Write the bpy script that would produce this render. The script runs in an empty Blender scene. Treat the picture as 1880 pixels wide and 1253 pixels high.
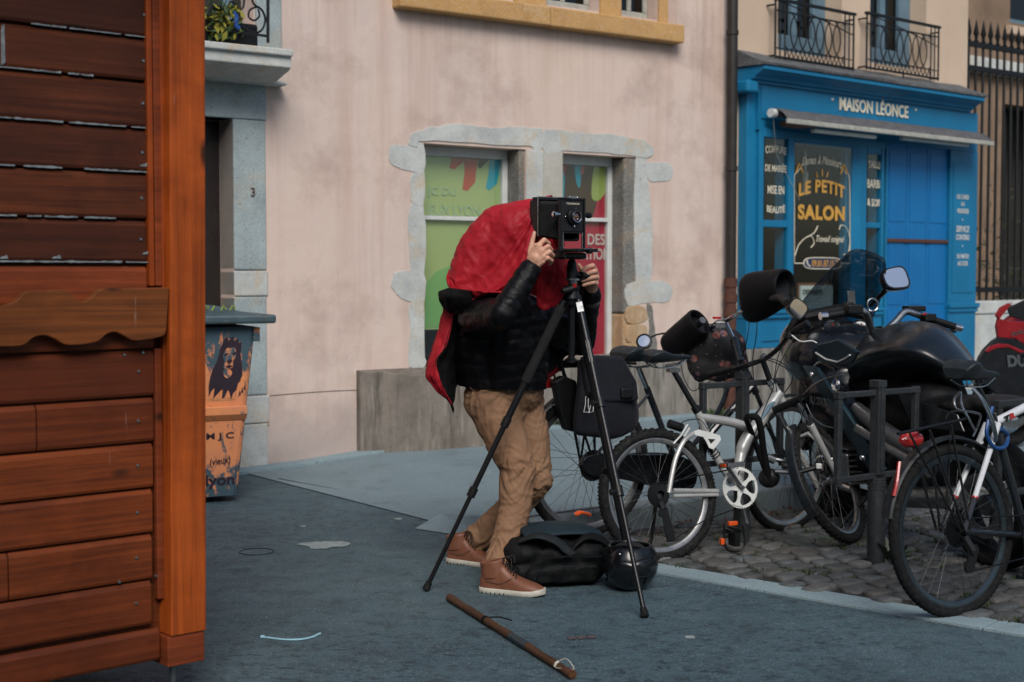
import bpy, bmesh, math, random
import numpy as np
from mathutils import Vector, Matrix, noise
random.seed(7)
PI = math.pi
R = math.radians
scene = bpy.context.scene
col = scene.collection

# ---------------------------------------------------------------- camera, sky, sun, exposure
CAM_H = 1.4
FPX = 2611.0                      # focal length in photo pixels (photo 1880 wide)
PITCH = math.atan((626.5 - 500.0) / FPX)
cam_d = bpy.data.cameras.new('camera')
cam = bpy.data.objects.new('camera', cam_d); col.objects.link(cam)
cam.location = (0, 0, CAM_H); cam.rotation_euler = (PI/2 - PITCH, 0, 0)
cam_d.sensor_width = 36; cam_d.lens = 36 * FPX / 1880.0
cam_d.clip_start = 0.05; cam_d.clip_end = 500
cam_d.dof.use_dof = True; cam_d.dof.focus_distance = 6.25; cam_d.dof.aperture_fstop = 3.2
scene.camera = cam
scene.render.resolution_x = 1024; scene.render.resolution_y = 682

SUN_EL, SUN_AZ = R(42), R(172)    # azimuth clockwise from +Y: behind the camera
world = bpy.data.worlds.new('World'); scene.world = world
world.use_nodes = True
wn = world.node_tree
bg = wn.nodes['Background']
sky = wn.nodes.new('ShaderNodeTexSky'); sky.sky_type = 'NISHITA'; sky.sun_disc = False
sky.sun_elevation = SUN_EL; sky.sun_rotation = SUN_AZ
sky.air_density = 1.0; sky.dust_density = 2.0; sky.ozone_density = 1.0
wn.links.new(sky.outputs[0], bg.inputs[0]); bg.inputs[1].default_value = 0.065
sd = bpy.data.lights.new('sun', 'SUN'); sd.energy = 1.5; sd.angle = R(30); sd.color = (1.0, 0.955, 0.90)
sun = bpy.data.objects.new('sun', sd); col.objects.link(sun)
dirv = Vector((math.sin(SUN_AZ)*math.cos(SUN_EL), math.cos(SUN_AZ)*math.cos(SUN_EL), math.sin(SUN_EL)))
sun.rotation_euler = dirv.to_track_quat('Z', 'Y').to_euler(); sun.location = dirv*20
scene.view_settings.view_transform = 'Standard'; scene.view_settings.look = 'None'
scene.view_settings.exposure = 0.82; scene.view_settings.gamma = 1

# ---------------------------------------------------------------- projection helpers (photo pixels -> places)
cp, sp = math.cos(PITCH), math.sin(PITCH)
def ray(px, py):
    x = (px - 940.0)/FPX; y = (626.5 - py)/FPX
    return Vector((x, cp + y*sp, -sp + y*cp))
ORG = Vector((0, 0, CAM_H))
def W(px, py, Y):
    r = ray(px, py); return ORG + r*(Y/r.y)
def G(px, py, z=0.0):
    r = ray(px, py); return ORG + r*((z-CAM_H)/r.z)
class Plane:
    """upright wall plane: origin o, horizontal direction d, outward normal n (towards the street)"""
    def __init__(s, o, d):
        s.o = Vector((o[0], o[1], 0)); s.d = Vector((d[0], d[1], 0)).normalized()
        s.n = Vector((s.d.y, -s.d.x, 0)); s.up = Vector((0, 0, 1))
    def P(s, u, w, z): return s.o + s.d*u + s.n*w + s.up*z
    def px(s, px, py, w=0.0):
        r = ray(px, py); p0 = s.o + s.n*w
        t = (p0 - ORG).dot(s.n)/r.dot(s.n)
        p = ORG + r*t
        return ((p - s.o).dot(s.d), p.z)
    def uz(s, pts, w=0.0): return [s.px(a, b, w) for a, b in pts]
class Plane3:
    """any plane: point and two in-plane axes; pixels are traced on to it"""
    def __init__(s, o, h, v):
        s.o = Vector(o); s.h = Vector(h).normalized(); s.v = Vector(v).normalized()
        s.n = s.h.cross(s.v).normalized()
    def at(s, px, py, off=0.0):
        r = ray(px, py); p0 = s.o + s.n*off
        return ORG + r*((p0 - ORG).dot(s.n)/r.dot(s.n))

# ---------------------------------------------------------------- objects
def tag(o, label=None, cat=None, group=None, kind=None):
    if label: o['label'] = label
    if cat: o['category'] = cat
    if group: o['group'] = group
    if kind: o['kind'] = kind
    return o
def thing(name, label, cat, loc=(0, 0, 0), group=None):
    o = bpy.data.objects.new(name, None); col.objects.link(o); o.location = loc
    o.empty_display_size = .1
    return tag(o, label, cat, group)
def wloc(o):
    p = Vector((0, 0, 0))
    while o is not None: p += o.location; o = o.parent
    return p

class MB:
    def __init__(s, M=None):
        s.v = []; s.f = []; s.m = []; s.M = M; s.mi = 0
    def add(s, vs, fs):
        b = len(s.v)
        if s.M is not None: s.v += [s.M @ Vector(p) for p in vs]
        else: s.v += [Vector(p) for p in vs]
        s.f += [tuple(b+i for i in f) for f in fs]; s.m += [s.mi]*len(fs)
        return s
    def box(s, c, size, ax=None):
        c = Vector(c); X, Y, Z = ax if ax else (Vector((1, 0, 0)), Vector((0, 1, 0)), Vector((0, 0, 1)))
        vs = [c + X*(i*size[0]/2) + Y*(j*size[1]/2) + Z*(k*size[2]/2) for i in (-1, 1) for j in (-1, 1) for k in (-1, 1)]
        return s.add(vs, [(0, 1, 3, 2), (4, 6, 7, 5), (0, 4, 5, 1), (2, 3, 7, 6), (0, 2, 6, 4), (1, 5, 7, 3)])
    def fbox(s, pl, u0, u1, w0, w1, z0, z1):
        vs = [pl.P(u, w, z) for u in (u0, u1) for w in (w0, w1) for z in (z0, z1)]
        return s.add(vs, [(0, 1, 3, 2), (4, 6, 7, 5), (0, 4, 5, 1), (2, 3, 7, 6), (0, 2, 6, 4), (1, 5, 7, 3)])
    def prism(s, poly, ext):
        """poly: 3D points; extrude by vector"""
        n = len(poly); e = Vector(ext); poly = [Vector(p) for p in poly]
        return s.add(poly + [p + e for p in poly], [tuple(range(n))[::-1], tuple(range(n, 2*n))] + [(i, (i+1) % n, n+(i+1) % n, n+i) for i in range(n)])
    def fprism(s, pl, uz, w0, w1):
        return s.prism([pl.P(u, w0, z) for u, z in uz], pl.n*(w1-w0))
    def tube(s, pts, r, n=8, caps=True, closed=False, flat=1.0, upv=None):
        pts = [Vector(p) for p in pts]; N = len(pts)
        rs = r if isinstance(r, (list, tuple)) else [r]*N
        vs = []; prev = None
        for i, p in enumerate(pts):
            if closed: t = pts[(i+1) % N] - pts[i-1]
            else: t = pts[min(i+1, N-1)] - pts[max(i-1, 0)]
            if t.length < 1e-9: t = Vector((0, 0, 1))
            t.normalize()
            if upv is not None: a = Vector(upv) - t*t.dot(Vector(upv))
            elif prev is None:
                a = Vector((0, 0, 1)) if abs(t.z) < .9 else Vector((1, 0, 0)); a = a - t*t.dot(a)
            else: a = prev - t*t.dot(prev)
            if a.length < 1e-6: a = t.orthogonal()
            a.normalize(); prev = a; b = t.cross(a)
            for k in range(n):
                q = 2*PI*k/n
                vs.append(p + (a*math.cos(q)*flat + b*math.sin(q))*rs[i])
        fs = []
        for i in range(N if closed else N-1):
            j = (i+1) % N
            for k in range(n):
                fs.append((i*n+k, i*n+(k+1) % n, j*n+(k+1) % n, j*n+k))
        if caps and not closed:
            fs.append(tuple(range(n))[::-1]); fs.append(tuple((N-1)*n+k for k in range(n)))
        return s.add(vs, fs)
    def lathe(s, prof, o, axis, n=24, caps=False, arc=None):
        """prof: (radius, height along axis)"""
        o = Vector(o); A = Vector(axis).normalized(); X = A.orthogonal().normalized(); Y = A.cross(X)
        vs = []
        for r, h in prof:
            for k in range(n):
                q = 2*PI*k/n; vs.append(o + A*h + (X*math.cos(q) + Y*math.sin(q))*r)
        fs = []
        for i in range(len(prof)-1):
            for k in range(n):
                fs.append((i*n+k, i*n+(k+1) % n, (i+1)*n+(k+1) % n, (i+1)*n+k))
        if caps:
            fs.append(tuple(range(n))[::-1]); fs.append(tuple((len(prof)-1)*n+k for k in range(n)))
        return s.add(vs, fs)
    def ring(s, c, R_, prof, h, v, n=48):
        """closed ring swept round centre c in plane (h, v); prof: (radial offset, axial offset) closed"""
        c = Vector(c); h = Vector(h); v = Vector(v); ax = h.cross(v).normalized(); m = len(prof); vs = []
        for i in range(n):
            q = 2*PI*i/n; d = h*math.cos(q) + v*math.sin(q)
            for a, b in prof: vs.append(c + d*(R_+a) + ax*b)
        fs = []
        for i in range(n):
            j = (i+1) % n
            for k in range(m): fs.append((i*m+k, i*m+(k+1) % m, j*m+(k+1) % m, j*m+k))
        return s.add(vs, fs)
    def arc(s, c, R_, a0, a1, prof, h, v, n=24, caps=True):
        c = Vector(c); h = Vector(h); v = Vector(v); ax = h.cross(v).normalized(); m = len(prof); vs = []
        for i in range(n+1):
            q = a0 + (a1-a0)*i/n; d = h*math.cos(q) + v*math.sin(q)
            for a, b in prof: vs.append(c + d*(R_+a) + ax*b)
        fs = []
        for i in range(n):
            for k in range(m): fs.append((i*m+k, i*m+(k+1) % m, (i+1)*m+(k+1) % m, (i+1)*m+k))
        if caps: fs += [tuple(range(m))[::-1], tuple(n*m+k for k in range(m))]
        return s.add(vs, fs)
    def ball(s, c, r, ax=None, n=16, m=10):
        c = Vector(c); rr = r if isinstance(r, (tuple, list)) else (r, r, r)
        X, Y, Z = ax if ax else (Vector((1, 0, 0)), Vector((0, 1, 0)), Vector((0, 0, 1)))
        vs = []
        for i in range(m+1):
            t = PI*i/m
            for k in range(n):
                q = 2*PI*k/n
                vs.append(c + X*(rr[0]*math.sin(t)*math.cos(q)) + Y*(rr[1]*math.sin(t)*math.sin(q)) + Z*(rr[2]*math.cos(t)))
        fs = []
        for i in range(m):
            for k in range(n): fs.append((i*n+k, (i+1)*n+k, (i+1)*n+(k+1) % n, i*n+(k+1) % n))
        return s.add(vs, fs)
    def grid(s, P, closeu=False):
        a = len(P); b = len(P[0]); vs = [q for row in P for q in row]; fs = []
        for i in range(a-1):
            for j in range(b if closeu else b-1):
                k = (j+1) % b
                fs.append((i*b+j, i*b+k, (i+1)*b+k, (i+1)*b+j))
        return s.add(vs, fs)
    def cap(s, a, b, r1, r2, n=14):
        """round cone from a to b (for smooth unions)"""
        a = Vector(a); b = Vector(b); A = b-a; L = A.length
        if L < 1e-6: return s.ball(a, r1, n=n)
        pr = []
        for i in range(0, 5):
            t = PI/2*(i/4); pr.append((max(r1*math.sin(t), 1e-4), -r1*math.cos(t)))
        for i in range(0, 5):
            t = PI/2*(i/4); pr.append((max(r2*math.cos(t), 1e-4), L + r2*math.sin(t)))
        s.lathe(pr, a, A, n)
        return s
    def chain(s, pts, rs):
        for i in range(len(pts)-1): s.cap(pts[i], pts[i+1], rs[i], rs[i+1])
        return s
    def build(s, name, mats, parent=None, smooth=35, bevel=0, kind=None, sub=0, solid=None, label=None, cat=None, group=None, merge=False, bseg=2):
        me = bpy.data.meshes.new(name)
        off = wloc(parent) if parent is not None else Vector((0, 0, 0))
        vs = s.v
        if parent is None and vs:
            off = Vector((sum(p.x for p in vs)/len(vs), sum(p.y for p in vs)/len(vs), min(p.z for p in vs)))
        me.from_pydata([tuple(p-off) for p in vs], [], s.f)
        if not isinstance(mats, (list, tuple)): mats = [mats]
        for m in mats: me.materials.append(m)
        if len(mats) > 1: me.polygons.foreach_set('material_index', s.m)
        if merge:
            bm = bmesh.new(); bm.from_mesh(me); bmesh.ops.remove_doubles(bm, verts=bm.verts, dist=merge if merge is not True else 1e-4); bm.to_mesh(me); bm.free()
        bm = bmesh.new(); bm.from_mesh(me)
        bmesh.ops.recalc_face_normals(bm, faces=bm.faces); bm.to_mesh(me); bm.free()
        if smooth:
            me.shade_smooth()
            if smooth < 180: me.set_sharp_from_angle(angle=R(smooth))
        me.update()
        o = bpy.data.objects.new(name, me); col.objects.link(o)
        if parent is not None: o.parent = parent
        else: o.location = off
        if bevel:
            b = o.modifiers.new('bevel', 'BEVEL'); b.width = bevel; b.segments = bseg; b.limit_method = 'ANGLE'; b.angle_limit = R(40)
        if solid:
            q = o.modifiers.new('solid', 'SOLIDIFY'); q.thickness = solid; q.offset = 0
        if sub:
            q = o.modifiers.new('sub', 'SUBSURF'); q.levels = sub; q.render_levels = sub
        return tag(o, label, cat, group, kind)

def remesh(mb, voxel, smooth_it=6, factor=.5):
    """smooth union of everything in mb -> (N,3) verts, faces, (N,3) normals; world coordinates"""
    me = bpy.data.meshes.new('tmp'); me.from_pydata([tuple(p) for p in mb.v], [], mb.f)
    bm = bmesh.new(); bm.from_mesh(me); bmesh.ops.recalc_face_normals(bm, faces=bm.faces); bm.to_mesh(me); bm.free()
    o = bpy.data.objects.new('tmp', me); col.objects.link(o)
    m = o.modifiers.new('r', 'REMESH'); m.mode = 'VOXEL'; m.voxel_size = voxel
    if smooth_it:
        q = o.modifiers.new('s', 'SMOOTH'); q.iterations = smooth_it; q.factor = factor
    dg = bpy.context.evaluated_depsgraph_get(); dg.update()
    ev = o.evaluated_get(dg); em = bpy.data.meshes.new_from_object(ev)
    n = len(em.vertices)
    v = np.zeros(n*3); em.vertices.foreach_get('co', v); v = v.reshape(-1, 3)
    nn = np.zeros(n*3); em.vertices.foreach_get('normal', nn); nn = nn.reshape(-1, 3)
    fs = [tuple(p.vertices) for p in em.polygons]
    bpy.data.objects.remove(o); bpy.data.meshes.remove(me); bpy.data.meshes.remove(em)
    return v, fs, nn
def raw(v, fs):
    b = MB(); b.v = [Vector(p) for p in v]; b.f = list(fs); b.m = [0]*len(fs); return b
def fold(p, sc=(1, 1, 1), seed=0.0):
    """ridged noise in 0..1, for creases"""
    q = Vector((p[0]*sc[0]+seed, p[1]*sc[1]+seed*1.7, p[2]*sc[2]-seed))
    return 1.0 - abs(noise.noise(q))*2.0
def catmull(pts, n=8, closed=False):
    pts = [Vector(p) for p in pts]; N = len(pts); out = []
    rng = N if closed else N-1
    for i in range(rng):
        p0 = pts[(i-1) % N] if closed or i > 0 else pts[0]*2-pts[1]
        p1 = pts[i]; p2 = pts[(i+1) % N]
        p3 = pts[(i+2) % N] if closed or i+2 < N else pts[-1]*2-pts[-2]
        for k in range(n):
            t = k/n
            out.append(.5*((2*p1) + (p2-p0)*t + (2*p0-5*p1+4*p2-p3)*t*t + (3*p1-p0-3*p2+p3)*t*t*t))
    if not closed: out.append(pts[-1])
    return out
def cat2(pts, n=5, closed=True):
    return [(p.x, p.y) for p in catmull([(a, b, 0) for a, b in pts], n, closed)]

def text_mesh(body, size=1.0, bold=0.0, align='CENTER', shear=0.0, spacing=1.0):
    c = bpy.data.curves.new('t', 'FONT'); c.body = body; c.size = size; c.offset = bold; c.align_x = align
    c.shear = shear; c.space_character = spacing; c.resolution_u = 4
    c.fill_mode = 'FRONT'
    o = bpy.data.objects.new('t', c); col.objects.link(o)
    dg = bpy.context.evaluated_depsgraph_get(); dg.update()
    em = bpy.data.meshes.new_from_object(o.evaluated_get(dg))
    v = [(p.co.x, p.co.y) for p in em.vertices]; f = [tuple(p.vertices) for p in em.polygons]
    bpy.data.objects.remove(o); bpy.data.curves.remove(c); bpy.data.meshes.remove(em)
    return v, f
def lettering(name, body, mat, parent, O, X, Y, width=None, height=None, bold=0.0, arch=0.0, shear=0.0, spacing=1.0, lift=0.003, thick=0.002, label=None, skew=0.0):
    """text fitted to width x height (metres), centred on O; X, Y unit axes; arch = rise of the middle"""
    v, f = text_mesh(body, 1.0, bold, 'CENTER', shear, spacing)
    xs = [a for a, b in v]; ys = [b for a, b in v]
    x0, x1, y0, y1 = min(xs), max(xs), min(ys), max(ys)
    sy = height/(y1-y0); sx = width/(x1-x0) if width else sy
    O = Vector(O); X = Vector(X).normalized(); Y = Vector(Y).normalized(); Z = X.cross(Y).normalized()
    mb = MB()
    vs = []
    for a, b in v:
        t = (a-(x0+x1)/2)*sx; h = (b-(y0+y1)/2)*sy
        q = t/(width/2 if width else (x1-x0)*sx/2)
        vs.append(O + X*t + Y*(h + arch*(1-q*q) + skew*t) + Z*lift)
    n = len(vs)
    mb.add(vs + [p + Z*thick for p in vs], [tuple(reversed(x)) for x in f] + [tuple(n+i for i in x) for x in f])
    # side walls from boundary edges
    cnt = {}
    for x in f:
        for i in range(len(x)):
            e = (x[i], x[(i+1) % len(x)]); k = tuple(sorted(e)); cnt.setdefault(k, []).append(e)
    for k, es in cnt.items():
        if len(es) == 1:
            a, b = es[0]; mb.f.append((a, b, b+n, a+n)); mb.m.append(0)
    return mb.build(name, mat, parent, smooth=0, label=label)
# ---------------------------------------------------------------- materials
class NT:
    def __init__(s, name):
        s.mat = bpy.data.materials.new(name); s.mat.use_nodes = True; s.t = s.mat.node_tree
        s.b = s.t.nodes['Principled BSDF']
        g = s.t.nodes.new('ShaderNodeNewGeometry'); s.pos = g.outputs['Position']; s.geo = g
    def n(s, typ, **k):
        o = s.t.nodes.new(typ)
        for a, b in k.items(): setattr(o, a, b)
        return o
    def L(s, a, b): s.t.links.new(a, b)
    def map(s, sc=(1, 1, 1), rot=(0, 0, 0), loc=(0, 0, 0), src=None):
        m = s.n('ShaderNodeMapping'); m.inputs['Scale'].default_value = sc; m.inputs['Rotation'].default_value = rot; m.inputs['Location'].default_value = loc
        s.L(src or s.pos, m.inputs['Vector']); return m.outputs[0]
    def noise(s, scale, detail=4, rough=.55, vec=None, dist=0.0):
        o = s.n('ShaderNodeTexNoise'); o.inputs['Scale'].default_value = scale; o.inputs['Detail'].default_value = detail; o.inputs['Roughness'].default_value = rough; o.inputs['Distortion'].default_value = dist
        s.L(vec if vec is not None else s.pos, o.inputs['Vector']); return o.outputs[0]
    def voro(s, scale, vec=None, feature='F1'):
        o = s.n('ShaderNodeTexVoronoi', feature=feature); o.inputs['Scale'].default_value = scale
        s.L(vec if vec is not None else s.pos, o.inputs['Vector']); return o.outputs['Distance']
    def ramp(s, fac, stops):
        r = s.n('ShaderNodeValToRGB'); e = r.color_ramp.elements
        while len(e) < len(stops): e.new(.5)
        for i, (p, c) in enumerate(stops):
            e[i].position = p; c = c if isinstance(c, (tuple, list)) else (c, c, c); e[i].color = (*c[:3], 1)
        s.L(fac, r.inputs[0]); return r.outputs[0]
    def mix(s, fac, a, b, mode='MIX'):
        m = s.n('ShaderNodeMix', data_type='RGBA', blend_type=mode)
        for i, x in ((0, fac), (6, a), (7, b)):
            if isinstance(x, (int, float)): m.inputs[i].default_value = x if i == 0 else (x, x, x, 1)
            elif isinstance(x, (tuple, list)): m.inputs[i].default_value = (*x[:3], 1)
            else: s.L(x, m.inputs[i])
        return m.outputs[2]
    def math(s, op, a, b=0.0):
        m = s.n('ShaderNodeMath', operation=op)
        for i, x in ((0, a), (1, b)):
            if isinstance(x, (int, float)): m.inputs[i].default_value = x
            else: s.L(x, m.inputs[i])
        return m.outputs[0]
    def bump(s, h, strength=.3, dist=.01, prev=None):
        b = s.n('ShaderNodeBump'); b.inputs['Strength'].default_value = strength; b.inputs['Distance'].default_value = dist
        s.L(h, b.inputs['Height'])
        if prev is not None: s.L(prev, b.inputs['Normal'])
        return b.outputs[0]
    def out(s, color, rough=.7, metal=0.0, bump=None, coat=0.0, spec=.5, sheen=0.0):
        for k, x in (('Base Color', color), ('Roughness', rough), ('Metallic', metal), ('Coat Weight', coat), ('Specular IOR Level', spec), ('Sheen Weight', sheen)):
            i = s.b.inputs[k]
            if isinstance(x, (int, float)): i.default_value = x
            elif isinstance(x, (tuple, list)): i.default_value = (*x[:3], 1)
            else: s.L(x, i)
        if bump is not None: s.L(bump, s.b.inputs['Normal'])
        return s.mat
def simple(name, c, rough=.5, metal=0.0, var=.25, vs=9.0, bump=.0, bs=60.0, coat=0.0, spec=.5, c2=None, dust=0.0, sheen=0.0, bd=.002):
    t = NT(name)
    c2 = c2 or tuple(x*(1-var) for x in c)
    n1 = t.noise(vs, 5, .6)
    co = t.mix(t.ramp(n1, [(.3, 0.0), (.7, 1.0)]), c, c2)
    if dust: 
        d = t.noise(vs*2.7, 6, .7); co = t.mix(t.ramp(d, [(.5, 0.0), (.8, dust)]), co, (.16, .15, .13))
    ro = t.ramp(t.noise(vs*1.9, 4, .6), [(.25, max(rough-.10, .02)), (.75, min(rough+.12, 1))])
    b = t.bump(t.noise(bs, 4, .6), bump, bd) if bump else None
    return t.out(co, ro, metal, b, coat, spec, sheen)

def m_plaster():
    t = NT('pink_plaster')
    big = t.noise(.55, 3, .5, t.map((1, 1, 1.3)))
    c = t.mix(t.ramp(big, [(.35, 0.0), (.65, 1.0)]), (.65, .51, .435), (.585, .485, .435))
    # sweeping, brushed mottling
    br = t.noise(3.2, 7, .68, t.map((1, 1, .8)), .6)
    c = t.mix(t.ramp(br, [(.40, 0.0), (.62, .75)]), c, (.66, .535, .465))
    st = t.noise(1.0, 5, .6, t.map((5.5, 5.5, .35)))
    c = t.mix(t.ramp(st, [(.50, 0.0), (.70, .5)]), c, (.50, .345, .29))
    blot = t.noise(1.5, 6, .66, t.map((1, 1, 1), loc=(4, 2, 9)))
    c = t.mix(t.ramp(blot, [(.50, 0.0), (.66, .65)]), c, (.42, .315, .265))
    sp_ = t.noise(260, 2, .5); c = t.mix(t.ramp(sp_, [(.3, .22), (.55, 0.0)]), c, (.27, .2, .18))
    sz = t.n('ShaderNodeSeparateXYZ'); t.L(t.pos, sz.inputs[0])
    dr = t.noise(1.0, 6, .6, t.map((9, 9, .22), loc=(1, 2, 3)))
    c = t.mix(t.math('MULTIPLY', t.ramp(dr, [(.50, 0.0), (.64, .35)]), t.ramp(t.math('MULTIPLY', sz.outputs[2], .25), [(.56, 0.0), (.86, 1.0)])), c, (.40, .27, .20))
    # grey dirt rising off the street, an uneven tide mark
    sx = t.n('ShaderNodeSeparateXYZ'); t.L(t.pos, sx.inputs[0])
    zz = t.math('ADD', sx.outputs[2], t.math('MULTIPLY', t.noise(2.2, 5, .6), .9))
    c = t.mix(t.ramp(zz, [(.35, .75), (.78, .42), (1.0, 0.0)]), c, (.37, .325, .31))
    g = t.bump(t.noise(150, 5, .65), .35, .004); g = t.bump(t.noise(9, 4, .5), .25, .02, g)
    return t.out(c, .92, bump=g, spec=.2)
def m_beige():
    t = NT('beige_render')
    c = t.mix(t.ramp(t.noise(.9, 5, .6), [(.3, 0.0), (.7, 1.0)]), (.60, .47, .35), (.50, .385, .29))
    c = t.mix(t.ramp(t.noise(1.0, 5, .6, t.map((6, 6, .5))), [(.55, 0.0), (.8, .4)]), c, (.34, .26, .20))
    g = t.bump(t.noise(120, 4, .6), .3, .003)
    return t.out(c, .9, bump=g, spec=.2)
def m_stone(name, a=(.52, .54, .51), b=(.37, .39, .38), rust=(.50, .36, .20), rustamt=.7, pit=.7):
    t = NT(name)
    c = t.mix(t.ramp(t.noise(4.5, 7, .65), [(.35, 0.0), (.65, 1.0)]), a, b)
    c = t.mix(t.ramp(t.noise(2.6, 6, .7, t.map((1, 1, 1), loc=(3, 1, 5)), .8), [(.53, 0.0), (.68, rustamt)]), c, rust)
    c = t.mix(t.ramp(t.noise(46, 4, .7), [(.60, 0.0), (.72, pit)]), c, (.07, .07, .065))
    c = t.mix(t.ramp(t.noise(120, 3, .6), [(.35, .35), (.5, 0.0)]), c, (.62, .64, .62))
    g = t.bump(t.noise(30, 6, .7), .55, .008); g = t.bump(t.noise(140, 3, .6), .35, .003, g)
    return t.out(c, .88, bump=g, spec=.25)
def m_concrete(name, a=(.23, .205, .175), b=(.12, .105, .09), streak=True):
    t = NT(name)
    c = t.mix(t.ramp(t.noise(5, 7, .68), [(.3, 0.0), (.7, 1.0)]), a, b)
    if streak:
        s_ = t.noise(1.0, 6, .62, t.map((16, 16, 1.3)))
        c = t.mix(t.ramp(s_, [(.48, 0.0), (.66, .75)]), c, (.055, .05, .042))
        s2 = t.noise(1.0, 6, .7, t.map((26, 26, 3.0), loc=(5, 5, 5)))
        c = t.mix(t.ramp(s2, [(.55, 0.0), (.72, .5)]), c, (.36, .34, .31))
    g = t.bump(t.noise(60, 5, .65), .4, .004)
    return t.out(c, .9, bump=g, spec=.25)
def m_asphalt():
    t = NT('asphalt')
    big = t.noise(.8, 6, .62)
    c = t.mix(t.ramp(big, [(.3, 0.0), (.7, 1.0)]), (.046, .090, .108), (.074, .128, .150))
    c = t.mix(t.ramp(t.noise(2.6, 7, .7, None, .4), [(.48, 0.0), (.66, .55)]), c, (.022, .044, .060))
    agg = t.noise(130, 4, .75)
    c = t.mix(t.ramp(agg, [(.52, 0.0), (.64, .8)]), c, (.17, .215, .24))
    c = t.mix(t.ramp(t.noise(75, 4, .8, t.map(loc=(2, 2, 2))), [(.34, .75), (.46, 0.0)]), c, (.010, .016, .022))
    ag2 = t.voro(120); c = t.mix(t.ramp(ag2, [(.05, .55), (.28, 0.0)]), c, (.012, .017, .022))
    # small stone chips worn bare
    ch = t.voro(55); ms = t.noise(3.1, 4, .6)
    c = t.mix(t.math('MULTIPLY', t.ramp(ch, [(.13, 1.0), (.22, 0.0)]), t.ramp(ms, [(.38, .15), (.60, .85)])), c, (.27, .32, .34))
    ch2 = t.voro(34, t.map(loc=(7, 7, 7))); c = t.mix(t.math('MULTIPLY', t.ramp(ch2, [(.14, 1.0), (.22, 0.0)]), t.ramp(ms, [(.35, .9), (.6, .3)])), c, (.012, .018, .022))
    # coarse ravelled streaks running with the carriageway
    rv = t.noise(1.0, 6, .72, t.map((15, 27, 20), rot=(0, 0, .35)), 1.2)
    near = t.noise(.7, 3, .5, t.map((1, 1, 1), loc=(7, 3, 0)))
    c = t.mix(t.math('MULTIPLY', t.ramp(rv, [(.53, 0.0), (.60, .7)]), t.ramp(near, [(.42, .10), (.56, 1.0)])), c, (.010, .016, .022))
    c = t.mix(t.ramp(t.noise(16, 6, .75), [(.52, 0.0), (.68, .5)]), c, (.095, .125, .145))
    c = t.mix(t.ramp(t.noise(9, 6, .75, t.map(loc=(5, 5, 5))), [(.50, 0.0), (.66, .6)]), c, (.018, .028, .036))
    g = t.bump(agg, .8, .004); g = t.bump(rv, .55, .006, g); g = t.bump(t.noise(38, 5, .7), .5, .008, g)
    ro = t.ramp(t.noise(4, 5, .6), [(.3, .62), (.7, .86)])
    return t.out(c, ro, bump=g, spec=.35)
def m_granite(name, a=(.15, .18, .195), b=(.085, .105, .12)):
    t = NT(name)
    c = t.mix(t.ramp(t.noise(1.6, 6, .65), [(.3, 0.0), (.7, 1.0)]), a, b)
    c = t.mix(t.ramp(t.noise(190, 3, .7), [(.55, 0.0), (.62, .8)]), c, (.32, .35, .36))
    c = t.mix(t.ramp(t.noise(150, 3, .7, t.map(loc=(3, 3, 3))), [(.58, 0.0), (.66, .8)]), c, (.03, .035, .04))
    c = t.mix(t.ramp(t.noise(5, 5, .7), [(.55, 0.0), (.75, .5)]), c, (.07, .085, .09))
    g = t.bump(t.noise(160, 4, .6), .4, .003)
    return t.out(c, .8, bump=g, spec=.3)
def m_cobble():
    t = NT('cobble_stone')
    oi = t.n('ShaderNodeAttribute', attribute_name='tone')
    c = t.ramp(oi.outputs['Fac'], [(0, (.055, .064, .068)), (.35, (.088, .084, .078)), (.7, (.085, .100, .107)), (1, (.145, .145, .138))])
    c = t.mix(t.ramp(t.noise(14, 6, .7), [(.35, 0.0), (.65, .6)]), c, (.035, .036, .036))
    c = t.mix(t.ramp(t.noise(170, 3, .6), [(.55, 0.0), (.7, .5)]), c, (.20, .20, .19))
    g = t.bump(t.noise(45, 5, .7), .6, .006); g = t.bump(t.noise(180, 3, .6), .4, .002, g)
    return t.out(c, t.ramp(t.noise(20, 3, .5), [(.3, .5), (.7, .8)]), bump=g, spec=.4)
def m_wood(name, a, b, dark=(.02, .008, .004), axis='h', ang=0.0, knots=True, grain=1.0, rough=.5, coat=.15):
    t = NT(name)
    sc = (1.6, 1.6, 55) if axis == 'h' else (45, 45, 1.5)
    v = t.map(sc)
    gr = t.noise(1.0, 6, .65, v, .35)
    at = t.n('ShaderNodeAttribute', attribute_name='tone')
    base = t.mix(at.outputs['Fac'], a, b)
    c = t.mix(t.ramp(gr, [(.35, 0.0), (.65, .75*grain)]), base, tuple(x*.5 for x in b))
    wth = t.noise(1.8, 6, .7, t.map((1.2, 1.2, 2.2)))
    c = t.mix(t.ramp(wth, [(.42, 0.0), (.7, .6)]), c, tuple(x*.42 for x in b))
    c = t.mix(t.ramp(t.noise(1.3, 5, .65, t.map(loc=(9, 4, 2))), [(.55, 0.0), (.75, .45)]), c, tuple(min(x*1.5, 1) for x in a))
    if knots:
        k = t.voro(2.6, t.map((1, 1, 2.2) if axis == 'h' else (2.4, 2.4, .8)))
        c = t.mix(t.ramp(k, [(.045, .9), (.12, 0.0)]), c, dark)
    sc2 = t.noise(1.0, 4, .6, t.map((30, 30, 3), rot=(.4, .3, 0)))
    c = t.mix(t.ramp(sc2, [(.70, 0.0), (.76, .35)]), c, (.42, .30, .24))
    g = t.bump(gr, .35, .003); g = t.bump(t.noise(70, 4, .6), .15, .002, g)
    ro = t.ramp(t.noise(6, 4, .6), [(.3, rough-.08), (.7, rough+.15)])
    return t.out(c, ro, bump=g, coat=0, spec=.22)
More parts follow.
